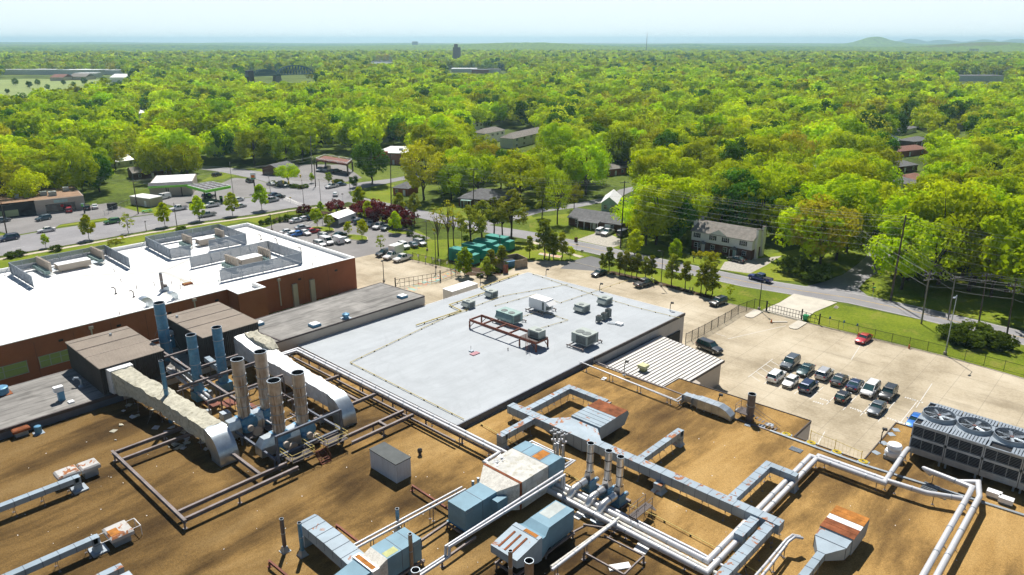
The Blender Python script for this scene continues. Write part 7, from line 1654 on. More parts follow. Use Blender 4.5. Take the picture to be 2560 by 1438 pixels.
def lamp_post(label,base,top,mat='blackmetal',arm=0.9,group=None,ang=None,base_blk=True):
    b=P(*base,0); h=hgt(base[0],base[1],top[1]); T=thing('lamp_post',label,'lamp post',b,0,group); m=MB(); m.tube([b,(b[0],b[1],h)],[0.1,0.07],8); m.build('pole_shaft',M[mat],T)
    a=R(220) if ang is None else R(ang); m=MB(); m.beam((b[0],b[1],h-0.05),(b[0]+math.cos(a)*arm,b[1]+math.sin(a)*arm,h),0.07,0.07); m.build('arm',M[mat],T)
    m=MB(); m.obox((b[0]+math.cos(a)*(arm+0.3),b[1]+math.sin(a)*(arm+0.3),h-0.08),0.7,0.38,0.16,a); m.build('lamp_head',M['trimblack'] if mat!='galv' else M['galv'],T)
    if base_blk: MB().lathe(b,[(0.3,0),(0.3,0.6)],12).build('footing',M['kerb'],T)
lamp_post('tall grey light pole standing at the fence on the right of the car lot',(2362,887),(2384,738),'galv',1.6,None,180)
lamp_post('black light pole at the corner of the driveway gate',(1897,775),(1905,693),'blackmetal',0.5,None,230)
lamp_post('black light pole in the pine strip beside the dark pickup',(1652,716),(1657,628),'blackmetal',0.6,None,120)
for k,(b,t) in enumerate((((1090,670),(1086,582)),((1068,627),(1064,552)),((1155,622),(1154,566)),((680,576),(677,536)),((1250,648),(1250,588)),((960,705),(960,650)))):
    lamp_post(['black light pole inside the generator fence line','black light pole among the bare pines','black light pole behind the teal generator boxes','black double light pole at the brick parapet side of the staff lot','black light pole right of the teal boxes','black light pole by the mural gate'][k],b,t,'blackmetal',0.6)
for k,(b,t) in enumerate((((584,491),(577,408)),((760,512),(758,453)),((802,503),(800,452)),((678,500),(675,440)),((876,488),(874,430)),((366,578),(365,555)))):
    lamp_post(['tall grey street lamp beside the fuel canopy','street lamp at the stop line island','brown street lamp post at the junction kerb','street lamp left of the delivery truck','street lamp beside the big dark tree','short post on the avenue sidewalk'][k],b,t,'polegrey',1.6 if k!=5 else 0.2,None,60,False)
# signals, small signs
for k,(px,z,lb) in enumerate(((( 751,441),5.6,'yellow traffic signal hanging over the junction, left of the dark pole'),((832,455),5.5,'yellow traffic signal above the white turning pickup'),((708,455),5.6,'yellow traffic signal above the delivery truck'),((722,457),5.6,'second yellow traffic signal above the delivery truck'))):
    p=P(*px,z); T=thing('traffic_signal',lb,'traffic light',p); m=MB(); m.obox((p[0],p[1],z-0.5),0.4,0.4,1.1); m.build('housing',M['yellow'],T)
    for j in range(3): m=MB(); m.cyl((p[0]-0.2,p[1]-0.2,z-0.3+0.34*j),(p[0]-0.24,p[1]-0.24,z-0.3+0.34*j),0.12,0.12,8); m.build('signal_lens',M['trimblack'],T)
m=MB(); a=P(751,441,6.3); b=P(708,455,6.3); c=P(832,455,6.3); m.tube([b,a,c],0.03,5); tag(m.build('signal_cable',M['wire']),'span cable carrying the traffic signals over the junction','cable')
for px,h,lb,mt in (((2181,743),2.2,'green street name sign with a red plate on a post at the side street','signgreen'),((1442,628),1.9,'small brown sign on a post at the entry drive, left','tan'),((1455,640),1.4,'small sign post on the grass at the entry drive','pole'),((727,508),2.0,'yellow warning sign at the kerb near the stop line','yellow'),((857,500),2.1,'dark sign post at the kerb of the cross road','trimblack')):
    p=P(*px,0); T=thing('street_sign',lb,'sign',p); m=MB(); m.tube([p,(p[0],p[1],h)],0.04,6); m.build('post',M['galv'],T); m=MB(); m.obox((p[0]-.04,p[1]-.04,h-0.1),0.05,0.75,0.3,R(43)); m.build('sign_plate',M[mt],T)
    if mt=='signgreen': m=MB(); m.obox((p[0]+.5,p[1]+.3,h-0.5),0.05,0.4,0.4,R(60)); m.build('stop_plate',M['orange'],T)
for px,lb in (((2182,722),'mailbox on a dark post at the side street corner'),((1733,655),'black mailbox on the townhouse lawn, left'),((1752,657),'black mailbox on the townhouse lawn, right')):
    p=P(*px,0); T=thing('mailbox',lb,'mailbox',p); m=MB(); m.beam(p,(p[0],p[1],1.1),0.1,0.1); m.build('post',M['pole'],T); m=MB(); m.obox((p[0],p[1],1.1),0.55,0.25,0.25,0.6); m.build('box',M['blackmetal'],T)
p=P(1440,605,0); T=thing('gate_pier','squat brown brick pier at the foot of the ranch driveway','pier',p); m=MB(); m.obox(p,0.7,0.7,1.3); m.build('pier',M['brickdark'],T)
for k,px in enumerate(((1724,730),(1731,730))):
    p=P(*px,0); m=MB(); m.cyl(p,(p[0],p[1],1.1),0.12,0.12,10); tag(m.build('bollard',M['tan']),'tan bollard at the kerb of the pine strip','bollard','tan bollards by the pine strip')
# ---------------------------------------------------------------- houses
def win(T,u0,u1,z0,z1,v=0.0,shut=True,face='front',dep=0):
    # a window on the facade y=v (local), facing -y
    f=MB(); f.box(u0-0.08,u1+0.08,v-0.06,v-0.004,z0-0.08,z1+0.08); w_=f.build('window',M['white'],T,world=False)
    m=MB(); m.box(u0,u1,v-0.075,v-0.0605,z0,z1); m.build('pane',M['glass'],w_,world=False)
    m=MB(); m.box((u0+u1)/2-0.025,(u0+u1)/2+0.025,v-0.085,v-0.0755,z0,z1); m.box(u0,u1,v-0.085,v-0.0755,(z0+z1)/2-0.02,(z0+z1)/2+0.02); m.build('glazing_bar',M['white'],w_,world=False)
    if shut:
        for a in (u0-0.45,u1+0.1): m=MB(); m.box(a,a+0.35,v-0.05,v-0.003,z0,z1); m.build('shutter',M['blackmetal'],T,world=False)
def house(label,a,b,depth,h,wall,roof,rise=1.6,kind='gable',nm='house',wins=3,door=True,ov=0.4,z=0.0,stories=1,wall2=None,garage=None,chim=0,cat='house',group=None,gw=None):
    A=P(*a,0); B=P(*b,0); L=math.dist(A,B); T=thing(nm,label,cat,(A[0],A[1],z),heading(A,B),group)
    if gw: L=gw
    m=MB()
    if kind=='gable': m.add([(0,0,0),(L,0,0),(L,depth,0),(0,depth,0),(0,0,h),(L,0,h),(L,depth,h),(0,depth,h),(0,depth/2,h+rise-0.06),(L,depth/2,h+rise-0.06)],[(0,3,2,1),(0,1,5,4),(2,3,7,6),(3,0,4,8,7),(1,2,6,9,5)])
    elif kind=='gablef': m.add([(0,0,0),(L,0,0),(L,depth,0),(0,depth,0),(0,0,h),(L,0,h),(L,depth,h),(0,depth,h),(L/2,0,h+rise-0.06),(L/2,depth,h+rise-0.06)],[(0,3,2,1),(0,1,5,8,4),(2,3,7,9,6),(3,0,4,7),(1,2,6,5)])
    else: m.box(0,L,0,depth,0,h)
    m.build('wall',wall,T,world=False)
    if wall2: m=MB(); m.box(-0.04,L+0.04,-0.04,depth+0.04,0.0,h*0.5); m.build('lower_wall',wall2,T,world=False)
    m=MB(); t=0.12
    if kind=='gable':
        k=ov*rise/(depth/2)
        for s in (0,1):
            e=-ov if s==0 else depth+ov; q=[(-ov,e,h-k),(L+ov,e,h-k),(L+ov,depth/2,h+rise),(-ov,depth/2,h+rise)]
            m.add(q+[(v[0],v[1],v[2]-t) for v in q],[(0,1,2,3),(7,6,5,4),(0,4,5,1),(1,5,6,2),(2,6,7,3),(3,7,4,0)])
    elif kind=='gablef':
        k=ov*rise/(L/2)
        for s in (0,1):
            e=-ov if s==0 else L+ov; q=[(e,-ov,h-k),(e,depth+ov,h-k),(L/2,depth+ov,h+rise),(L/2,-ov,h+rise)]
            m.add(q+[(v[0],v[1],v[2]-t) for v in q],[(0,1,2,3),(7,6,5,4),(0,4,5,1),(1,5,6,2),(2,6,7,3),(3,7,4,0)])
    elif kind=='hip':
        r=min(L,depth)/2; q=[(-ov,-ov,h),(L+ov,-ov,h),(L+ov,depth+ov,h),(-ov,depth+ov,h)]
        rd=[(r,depth/2,h+rise),(L-r,depth/2,h+rise)] if L>depth else [(L/2,r,h+rise),(L/2,depth-r,h+rise)]
        f=[(0,1,5,4),(1,2,5),(2,3,4,5),(3,0,4)] if L>depth else [(0,1,4),(1,2,5,4),(2,3,5),(3,0,4,5)]
        m.add(q+rd+[(v[0],v[1],v[2]-t) for v in q],f+[(9,8,7,6),(0,6,7,1),(1,7,8,2),(2,8,9,3),(3,9,6,0)])
    else:
        m.box(-0.15,L+0.15,-0.15,depth+0.15,h,h+0.3)
    R_=m.build('roof',roof,T,world=False)
    for s in range(stories):
        zz=0.9+s*2.7
        for k in range(wins):
            u=L*(k+0.5)/wins
            if s==0 and door and k==wins//2: continue
            win(T,u-0.5,u+0.5,zz,zz+1.2,0 if not(wall2 and s==0) else -0.042,stories>1)
    if door:
        u=L*(wins//2+0.5)/wins; v=0 if not wall2 else -0.042; m=MB(); m.box(u-0.5,u+0.5,v-0.05,v-0.003,0,2.05); m.build('door',M['white'],T,world=False)
    if garage: m=MB(); m.box(garage[0],garage[1],-0.06,-0.003,0,2.1); m.build('garage_door',M['white'],T,world=False)
    for k in range(chim): m=MB(); m.box(L*0.7,L*0.7+0.7,depth*0.5-0.4,depth*0.5+0.4,h,h+rise+0.8); m.build('chimney',M['brickdark'],R_,world=False)
    return T,L
T,L=house('brown brick ranch house with a grey roof, porch and white garage door',(1421,563),(1552,583),9.5,2.7,M['brickdark'],M['shingle'],1.9,'gable',wins=3,garage=None)
m=MB(); m.box(L*0.70,L*0.84,-0.06,-0.003,0,2.1); m.build('garage_door',M['white'],T,world=False)
m=MB(); m.add([(L*0.22,-1.9,2.35),(L*0.62,-1.9,2.35),(L*0.62,0.6,2.95),(L*0.22,0.6,2.95),(L*0.22,-1.9,2.25),(L*0.62,-1.9,2.25),(L*0.62,0.6,2.85),(L*0.22,0.6,2.85)],[(0,1,2,3),(7,6,5,4),(0,4,5,1),(1,5,6,2),(2,6,7,3),(3,7,4,0)]); m.build('porch_roof',M['shingle'],T,world=False)
for u in (0.23,0.36,0.49,0.61): m=MB(); m.beam((L*u,-1.8,0),(L*u,-1.8,2.25),0.14,0.14); m.build('porch_post',M['white'],T,world=False)
# the townhouse
A=P(1728,622); B=P(1877,651)
T=thing('townhouse','two storey townhouse pair, white upper floor over dark brick, chimneys at both ends','house',(A[0],A[1],0),heading(A,B)); L=math.dist(A[:2],B[:2]); dp=8.2; h=5.4
m=MB(); m.box(0,L,0,dp,0,2.65); m.build('lower_wall',M['brickdark'],T,world=False)
m=MB(); m.add([(-.06,-.25,2.65),(L+.06,-.25,2.65),(L+.06,dp+.06,2.65),(-.06,dp+.06,2.65),(-.06,-.25,h),(L+.06,-.25,h),(L+.06,dp+.06,h),(-.06,dp+.06,h),(-.06,dp/2,h+2.0),(L+.06,dp/2,h+2.0)],[(0,3,2,1),(0,1,5,4),(2,3,7,6),(3,0,4,8,7),(1,2,6,9,5)]); m.build('upper_wall',M['siding'],T,world=False)
m=MB(); t=.12
for e in (-.65,dp+.45):
    q=[(-.35,e,h-0.18),(L+.35,e,h-0.18),(L+.35,dp/2,h+2.15),(-.35,dp/2,h+2.15)]; m.add(q+[(v[0],v[1],v[2]-t) for v in q],[(0,1,2,3),(7,6,5,4),(0,4,5,1),(1,5,6,2),(2,6,7,3),(3,7,4,0)])
R_=m.build('roof',M['shinglebrown'],T,world=False)
m=MB(); a_=L*0.31; b_=L*0.60; q=[(a_,-.75,h-.1),((a_+b_)/2,-.75,h+1.35),(b_,-.75,h-.1),((a_+b_)/2,2.6,h+1.4)]; m.add(q,[(0,1,3),(1,2,3)]); m.build('front_gable_roof',M['shinglebrown'],R_,world=False)
m=MB(); m.add([(a_,-.6,h-.15),(b_,-.6,h-.15),((a_+b_)/2,-.6,h+1.25),(a_,-.26,h-.15),(b_,-.26,h-.15),((a_+b_)/2,-.26,h+1.25)],[(0,1,2),(5,4,3),(0,2,5,3),(1,4,5,2),(0,3,4,1)]); m.build('front_gable',M['siding'],T,world=False)
for u in (0.09,0.36,0.57,0.86): win(T,L*u-0.55,L*u+0.55,3.55,4.8,-.25)
for u in (0.36,0.57,0.88): win(T,L*u-0.5,L*u+0.5,0.9,2.1,0,False)
win(T,L*0.05,L*0.15,0.9,2.0,0,False)
for u in (0.2,0.73):
    m=MB(); m.box(L*u-0.5,L*u+0.5,-.06,-.003,0,2.05); m.build('door',M['sidingblue'] if u>0.5 else M['white'],T,world=False)
    m=MB(); q=[(L*u-1.0,-1.5,2.3),(L*u,-1.5,3.0),(L*u+1.0,-1.5,2.3),(L*u-1.0,-.25,2.3),(L*u,-.25,3.0),(L*u+1.0,-.25,2.3)]; m.add(q,[(0,1,4,3),(1,2,5,4),(0,2,1),(3,4,5),(0,3,5,2)]); m.build('porch_roof',M['shingle'],T,world=False)
    for d in (-.85,.85): m=MB(); m.beam((L*u+d,-1.4,0),(L*u+d,-1.4,2.3),.12,.12); m.build('porch_post',M['white'],T,world=False)
for u,v in ((-.62,1.6),(-.62,5.2),(L+.07,1.6),(L+.07,5.2)):
    m=MB(); m.box(u,u+.55,v,v+1.3,0,h+2.5); m.build('chimney',M['siding'],T,world=False); m=MB(); m.box(u-.08,u+.63,v-.08,v+1.38,h+2.5,h+2.6); m.build('chimney_cap',M['trim'],T,world=False)
house('small pale aqua house with a white metal roof, gable end to the road',(1503,528),(1541,530),13,3.0,M['sidingblue'],M['coping'],2.0,'gablef',wins=2,door=False)
T,L=house('brick house with a grey hipped roof and a pale columned porch near the junction',(1147,516),(1262,523),12,2.9,M['brickdark'],M['shingle'],2.6,'hip',wins=4)
m=MB(); m.box(1.2,4.8,-1.6,-0.01,2.35,2.55); m.build('porch_roof',M['sidingblue'],T,world=False)
for u in (1.3,2.4,3.6,4.7): m=MB(); m.beam((u,-1.5,0),(u,-1.5,2.35),.2,.2); m.build('porch_post',M['sidingblue'],T,world=False)
house('small brick house under the trees right of the junction',(983,487),(1020,490),8,2.7,M['brick'],M['shingle'],1.6,'hip',wins=2)
house('cream two storey apartment house with a hipped roof among the trees, left of two',(1213,360),(1262,350),8,5.6,M['siding'],M['shinglebrown'],2.2,'hip',wins=4,stories=2,nm='apartment_house')
house('cream two storey apartment house with a long hipped roof, right of two',(1283,372),(1370,350),8,5.2,M['siding'],M['shinglebrown'],2.4,'hip',wins=5,stories=2,nm='apartment_house')
house('white two storey apartment house peeking behind a dark tree',(1178,333),(1208,328),12,5.6,M['white'],M['shinglebrown'],2.0,'gable',wins=3,stories=2,nm='apartment_house')
hl=[((1515,442),(1563,436),'shinglebrown','brick','low brick house with a dark roof among the crowns right of the centre'),((1590,430),(1640,420),'shingle','brickdark','dark roofed house half buried in trees right of the centre'),((1985,412),(2012,407),'shingle','siding','pale house end showing between crowns in the right woods'),((2000,433),(2042,428),'coping','siding','white flat roofed shed in the right woods'),((2226,396),(2320,386),'shinglered','brick','house with a long rust coloured hipped roof in the right woods'),((2150,340),(2200,334),'shingle','siding','grey roofed house in the upper right clearing'),((2217,372),(2250,362),'coping','white','white shed with a bright gable in the right clearing'),((2285,368),(2322,362),'shingle','brickdark','small dark house beside the white shed in the right clearing'),((2376,330),(2412,322),'shinglebrown','siding','brown roofed house in the upper right woods'),((2250,340),(2290,330),'shingle','siding','pale house behind crowns in the upper right clearing'),((2200,470),(2272,480),'shingle','siding','grey roofed house between crowns, lowest in the right woods'),((2230,436),(2292,428),'shingle','brickdark','dark grey roofed house below the rust roof'),((2285,470),(2325,462),'shinglered','tan','tan flat slab house beside the lowest grey roof'),((2130,306),(2150,302),'shingle','white','white house far back in the right woods'),((2105,300),(2125,296),'coping','white','small white gable far back in the right woods'),((1895,330),(1915,326),'shingle','siding','grey house behind crowns in the middle right woods'),((340,295),(385,288),'coping','siding','pale low roof in the left woods'),((292,420),(335,414),'coping','siding','white house by the bronze tree in the left woods'),((335,450),(430,440),'shinglebrown','brickdark','dark house under trees behind the convenience store'),((1430,375),(1460,372),'coping','siding','pale flat roof beside the right apartment house'),((1695,215),(1740,211),'shingle','siding','long grey building in the far middle woods'),((1265,215),(1325,208),'shingle','siding','grey terraced roofs in the far middle woods'),((700,440),(740,430),'shingle','brickdark','house hidden behind the car wash trees')]
for a,b,rf,wl__,lb in hl: house(lb,a,b,9,2.9,M[wl__],M[rf],1.7,'hip' if rf.startswith('shingle') and rnd.random()<.6 else 'gable',wins=3)
# strip mall
A=P(-120,562); B=P(215,523); T=thing('strip_mall','low strip mall, black shop front on the left and tan fascia on the right','shop building',(A[0],A[1],0.05),heading(A,B)); L=math.dist(A[:2],B[:2]); sp=L-math.dist(P(92,537)[:2],B[:2])
m=MB(); m.box(0,sp,0,22,0,4.2); m.build('black_shop_front',M['trimblack'],T,world=False); m=MB(); m.box(sp+0.003,L,0,22,0,4.6); m.build('tan_shop_front',M['tan'],T,world=False)
m=MB(); m.box(0.3,L-0.3,0.4,21.6,4.605,4.66); m.build('roof',weathered('brown_flat_roof',(0.30,0.19,0.12),0.9,0,0.15,0.3),T,world=False)
m=MB(); K_=L-sp; m.box(sp+K_*.2,L-K_*.2,-0.05,-.003,0.3,2.9); m.build('shop_window',M['glass'],T,world=False)
for k in range(5): m=MB(); u=sp-26+k*4.4; m.box(u,u+3.6,-.05,-.003,0.4,2.4); m.build('shop_window',M['glassgreen'],T,world=False)
m=MB(); m.box(sp+K_*.38,sp+K_*.66,-.12,-.003,3.2,4.1); m.build('shop_sign',M['sidingblue'],T,world=False); m=MB(); m.box(sp-18,sp-15.8,-.12,-.003,3.0,3.6); m.build('shop_sign',M['lime'],T,world=False); m=MB(); m.box(sp+K_*.5,sp+K_*.56,-.1,-.051,1.6,2.4); m.box(sp+K_*.68,sp+K_*.72,-.1,-.051,1.2,1.8); m.build('window_sign',M['redsign'],T,world=False)
for u,v,s in ((sp+K_*.25,8,2.0),(sp+K_*.42,6,2.2),(sp+K_*.75,12,1.8),(sp-4,8,1.2)): 
    q=T.matrix_basis@Vector((u,v,4.665)); T2=thing('rooftop_unit','grey roof unit on the strip mall roof','air conditioner',tuple(q),T.rotation_euler.z,'air conditioners on the strip mall'); m=MB(); m.box(-s/2,s/2,-s/2,s/2,0.1,1.4); m.build('casing',M['hvac'],T2,world=False); m=MB(); m.box(-s*.4,s*.4,-s*.4,s*.4,0,0.1); m.build('curb',M['galv'],T2,world=False); m=MB(); m.cyl((0,0,1.401),(0,0,1.46),s*.3,s*.3,12); m.build('fan_grille',M['coil'],T2,world=False)
# convenience store, canopy, sign
A=P(376,493); B=P(483,487); hd_=heading(A,B); L=math.dist(A[:2],B[:2])
T=thing('convenience_store','beige convenience store with a white roof and lime green band under it','shop building',(A[0],A[1],0.06),hd_)
m=MB(); m.box(0,L,0,20,0,4.4); m.build('wall',M['tan'],T,world=False); m=MB(); m.box(0.3,L-.3,0.3,19.7,4.404,4.45); m.build('roof',M['coping'],T,world=False); m=MB(); m.box(-.1,L+.4,-1.2,-.003,3.3,4.1); m.build('green_band',M['lime'],T,world=False)
m=MB(); m.add([(-.1,-1.2,4.105),(L+.4,-1.2,4.105),(L+.4,0.25,5.0),(-.1,0.25,5.0),(-.1,0.25,4.46),(L+.4,0.25,4.46)],[(0,1,2,3),(3,2,5,4),(0,3,4),(1,5,2)]); m.build('mansard_roof',M['shingle'],T,world=False)
m=MB(); m.box(6,L-8,-.06,-.003,.3,2.8); m.build('shop_window',M['glass'],T,world=False)
for u in (L*.4,L*.75): m=MB(); m.beam((u,-1.0,0),(u,-1.0,3.3),.3,.3); m.build('post',M['trim'],T,world=False)
q=[P(467,466,5.2)[:2],P(515,479,5.2)[:2],P(577,467,5.2)[:2],P(529,456,5.2)[:2]]
T=thing('fuel_canopy','lime edged fuel station canopy on slim columns','canopy',(q[1][0],q[1][1],0.06)); m=MB(); m.hull(q,4.7,5.5); m.build('fascia',M['lime'],T); c_=[sum(p[i] for p in q)/4 for i in (0,1)]; qi=[lerp(p,c_,0.06) for p in q]; m=MB(); m.hull(qi,5.504,5.53); m.build('canopy_roof',M['trim'],T)
m=MB()
for t in (0.0,0.25,0.5,0.75,1.0):
    a=lerp(qi[0],qi[3],t); b=lerp(qi[1],qi[2],t); m.beam((*a,5.62),(*b,5.62),0.2,0.18); a=lerp(qi[0],qi[1],t); b=lerp(qi[3],qi[2],t); m.beam((*a,5.60),(*b,5.60),0.16,0.12)
m.build('roof_beam',M['coping'],T)
for s,t in ((.2,.5),(.8,.5)):
    p=lerp(lerp(q[0],q[3],t),lerp(q[1],q[2],t),s); m=MB(); m.beam((*p,0.06),(*p,4.7),.3,.3); m.build('column',M['trim'],T)
    p=lerp(lerp(q[0],q[3],t+.2),lerp(q[1],q[2],t+.2),s); T2=thing('fuel_pump','dark fuel pump under the green canopy','fuel pump',(p[0],p[1],0.06),hd_,'fuel pumps under the canopy'); m=MB(); m.box(-.5,.5,-.3,.3,0,2.0); m.build('pump_body',M['trimblack'],T2,world=False); m=MB(); m.box(-.35,.35,-.32,-.301,1.2,1.7); m.build('pump_screen',M['lime'],T2,world=False)
for px,top,lb in (((638,482),(629,432),'pylon sign with an orange and green panel at the fuel station'),((212,534),(206,508),'small leaning blue and green sign on the strip mall verge')):
    p=P(*px,0); h=hgt(px[0],px[1],top[1]); T=thing('pylon_sign',lb,'sign',p); m=MB(); m.beam(p,(p[0],p[1],h-0.01),.35,.35); m.build('post',M['trim'],T); s=h*0.32; m=MB(); m.obox((p[0]-.3,p[1]-.3,h-s),0.3,s*0.8,s,R(43)); m.build('sign_panel',M['coping'] if px[0]>300 else M['sidingblue'],T); m=MB(); m.obox((p[0]-.42,p[1]-.41,h-s*0.75),0.1,s*.55,s*.45,R(43)); m.build('sign_face',M['orange'] if px[0]>300 else M['lime'],T); m=MB(); m.obox((p[0]-.42,p[1]-.41,h-s*0.95),0.1,s*.7,s*.16,R(43)); m.build('sign_strip',M['signgreen'],T)
house('beige flat roofed utility shed on the grass plot by the avenue',(328,512),(377,519),5,2.8,M['tan'],M['siding'],0,'flat',nm='utility_shed',wins=2,door=True,cat='shed')
q=[P(790,398,5)[:2],P(868,410,5)[:2],P(880,400,5)[:2],P(812,389,5)[:2]]
T=thing('car_wash_canopy','dark red open steel canopy over the corner lot','canopy',(q[0][0],q[0][1],0.06)); m=MB(); m.hull(q,4.2,5.0); m.build('fascia',M['steelred'],T); m=MB()
for a,b in zip(q,q[1:]+q[:1]): m.beam((*a,5.5),(*b,5.5),.18,.2)
for a,b in zip(q,q[1:]+q[:1]):
    for j in range(7): m.beam((*lerp(a,b,j/7),5.0 if j%2 else 5.5),(*lerp(a,b,(j+1)/7),5.5 if j%2 else 5.0),.12,.12)
m.build('roof_truss',M['coping'],T)
for p in q: m=MB(); m.beam((*p,0.06),(*p,4.2),.5,.5); m.build('column',M['trim'],T)
T,L=house('flat roofed store with a red portal front behind the big dark tree',(938,410),(1030,413),22,5.0,M['brick'],M['siding'],0,'flat',nm='store',wins=3,door=True,cat='shop building'); m=MB(); m.box(-.6,6.5,-1.0,-.003,3.6,6.0); m.box(-.6,.4,-1.0,-.003,0,3.6); m.box(5.5,6.5,-1.0,-.003,0,3.6); m.build('red_portal',M['redsign'],T,world=False)
for k in range(6): m=MB(); m.box(9+k*4,10.6+k*4,8+(k%2)*4,9.6+(k%2)*4,5.304,6.3); m.build('roof_vent',M['hvac'],T,world=False)
# carport and trailers
A=P(806,563); B=P(848,568); T=thing('carport','white gabled metal carport between maroon trees at the staff lot','carport',(A[0],A[1],0.06),heading(A,B)); L=math.dist(A[:2],B[:2]); m=MB(); q=[(0,-.3,2.6),(L/2,-.3,3.6),(L,-.3,2.6),(0,9,2.6),(L/2,9,3.6),(L,9,2.6)]; m.add(q+[(v[0],v[1],v[2]-.1) for v in q],[(0,1,4,3),(1,2,5,4),(9,10,7,6),(10,11,8,7),(0,6,7,1),(1,7,8,2),(3,4,10,9),(4,5,11,10),(0,3,9,6),(2,8,11,5)]); m.build('roof',M['coping'],T,world=False); m=MB(); m.box(L-.05,L,0,9,1.0,2.5); m.build('side_panel',M['siding'],T,world=False)
for u in (.1,L-.1):
    for v in (0,3,6,8.8): m=MB(); m.beam((u,v,0),(u,v,2.5),.1,.1); m.build('post',M['galv'],T,world=False)
for (a,b,w_,h,lb) in (((1107,722),(1168,701),3.0,3.4,'white box trailer behind the grey hall, the taller back one'),((1084,740),(1150,717),2.6,2.5,'white low storage box tucked against the grey hall edge')):
    A=P(*a,h); B=P(*b,h); T=thing('box_trailer',lb,'trailer',(A[0],A[1],0.06)); x0,x1=A[0],B[0]; y=A[1]
    if h<3: y=101.9+0.0
    m=MB(); m.box(x0,x1,y-(w_ if h>3 else -0.1),y+(0 if h>3 else w_),0.9,h-.05); m.build('box_wall',M['siding'],T); m=MB(); m.box(x0-.05,x1+.05,y-(w_+.05 if h>3 else -.05),y+(.05 if h>3 else w_+.05),h-.05,h+.03); m.build('box_roof',M['coping'],T); m=MB()
    for x in (x0+1.5,x1-1.5): m.box(x-.5,x+.5,y-(w_-.2 if h>3 else -.3),y+(-.2 if h>3 else w_-.2),0.06,0.9)
    m.build('wheel_unit',M['trimblack'],T)
# generator boxes
hd_=heading(P(1127,648),P(1197,662)); 
for k,(px,lb) in enumerate((((1161,656),'teal generator box nearest the fence, leftmost of four'),((1192,644),'teal generator box second from the fence'),((1220,633),'teal generator box third from the fence'),((1250,622),'teal generator box furthest back beside the pines'))):
    p=P(*px,0); T=thing('generator_box',lb,'generator',(p[0],p[1],0.02),hd_,'teal generator boxes'); m=MB(); m.box(-4.0,2.2,-1.35,1.35,.35,3.5); m.build('enclosure',M['teal'],T,world=False); m=MB(); m.box(2.203,4.0,-1.3,1.3,.35,2.7); m.build('exhaust_end',M['teal'],T,world=False); m=MB(); m.box(-4.1,4.1,-1.45,1.45,0,.35); m.build('base_frame',M['trim'],T,world=False); m=MB(); m.box(-3.0,-1.0,-1.37,-1.351,.8,2.8); m.box(-.6,1.4,-1.37,-1.351,.8,2.8); m.build('louvre_panel',simple('teal_louvre_%d'%k,(.02,.2,.18),.6),T,world=False)
# bin enclosure
A=P(1262,678); B=P(1318,668); T=thing('bin_enclosure','grey board enclosure with an open gate around a blue skip','enclosure',(A[0],A[1],0.06),heading(A,B)); L=math.dist(A[:2],B[:2])
for nm_,bx_ in (('board_wall',(-.1,.1,0,5,0,2.3)),('board_wall',(L-.1,L+.1,0,5,0,2.3)),('board_wall',(.1,L-.1,4.9,5.1,0,2.3)),('board_gate',(L*.45,L-.1,-.1,.1,0,2.2))): m=MB(); m.box(*bx_); m.build(nm_,M['wood'],T,world=False)
m=MB(); m.box(-1.6,-.2,-2.0,-1.9,0,2.2); m.build('board_gate',M['steelred'],T,world=False)
q=T.matrix_basis@Vector((L*.4,2.5,0)); T=thing('skip','dark blue skip inside the board enclosure','skip',tuple(q),T.rotation_euler.z); m=MB(); m.hull(rect(-1.3,1.3,-.8,.8),.1,1.6,rect(-1.6,1.6,-1,1)); m.build('container',M['plank'],T,world=False); m=MB(); m.box(-1.6,1.6,-.05,1,1.605,1.68); m.build('lid',M['trimblack'],T,world=False)
p=P(264,512); 
for k,(px,rz) in enumerate(((282,523),)): 
    q=P(px,rz); T=thing('waste_bin','black square waste container at the end of the strip mall lot','bin',(q[0],q[1],0.05),.3); m=MB(); m.box(-1.2,1.2,-1,1,.1,1.9); m.build('container',M['trimblack'],T,world=False); m=MB(); m.box(-1.25,1.25,-1.05,1.05,1.9,2.0); m.build('lid',M['blackmetal'],T,world=False)
p=P(368,531); T=thing('picnic_table','green picnic table on the grass by the avenue','table',(p[0],p[1],.02),.2); m=MB(); m.box(-1.6,1.6,-.4,.4,.72,.78); m.build('table_top',M['signgreen'],T,world=False)
for s in (-1,1): m=MB(); m.box(-1.6,1.6,s*.85-.15,s*.85+.15,.42,.47); m.build('seat',M['signgreen'],T,world=False)
for s in (-1.2,1.2): m=MB(); m.beam((s,-.8,0),(s,.3,.72),.1,.1); m.beam((s,.8,0),(s,-.3,.72),.1,.1); m.beam((s,-.9,.4),(s,.9,.4),.08,.08); m.build('leg',M['trim'],T,world=False)
p=P(2090,769,0); m=MB(); m.add([(p[0]-.7,p[1]-.5,0.02),(p[0]+.7,p[1]-.4,.02),(p[0]+.6,p[1]+.5,.02),(p[0]-.6,p[1]+.4,.02),(p[0]-.2,p[1]-.1,.55),(p[0]+.3,p[1]+.1,.4)],[(0,1,5,4),(1,2,5),(2,3,4,5),(3,0,4),(3,2,1,0)]); tag(m.build('boulder',M['kerb']),'pale boulder on the mown bank beside the driveway slab','rock')
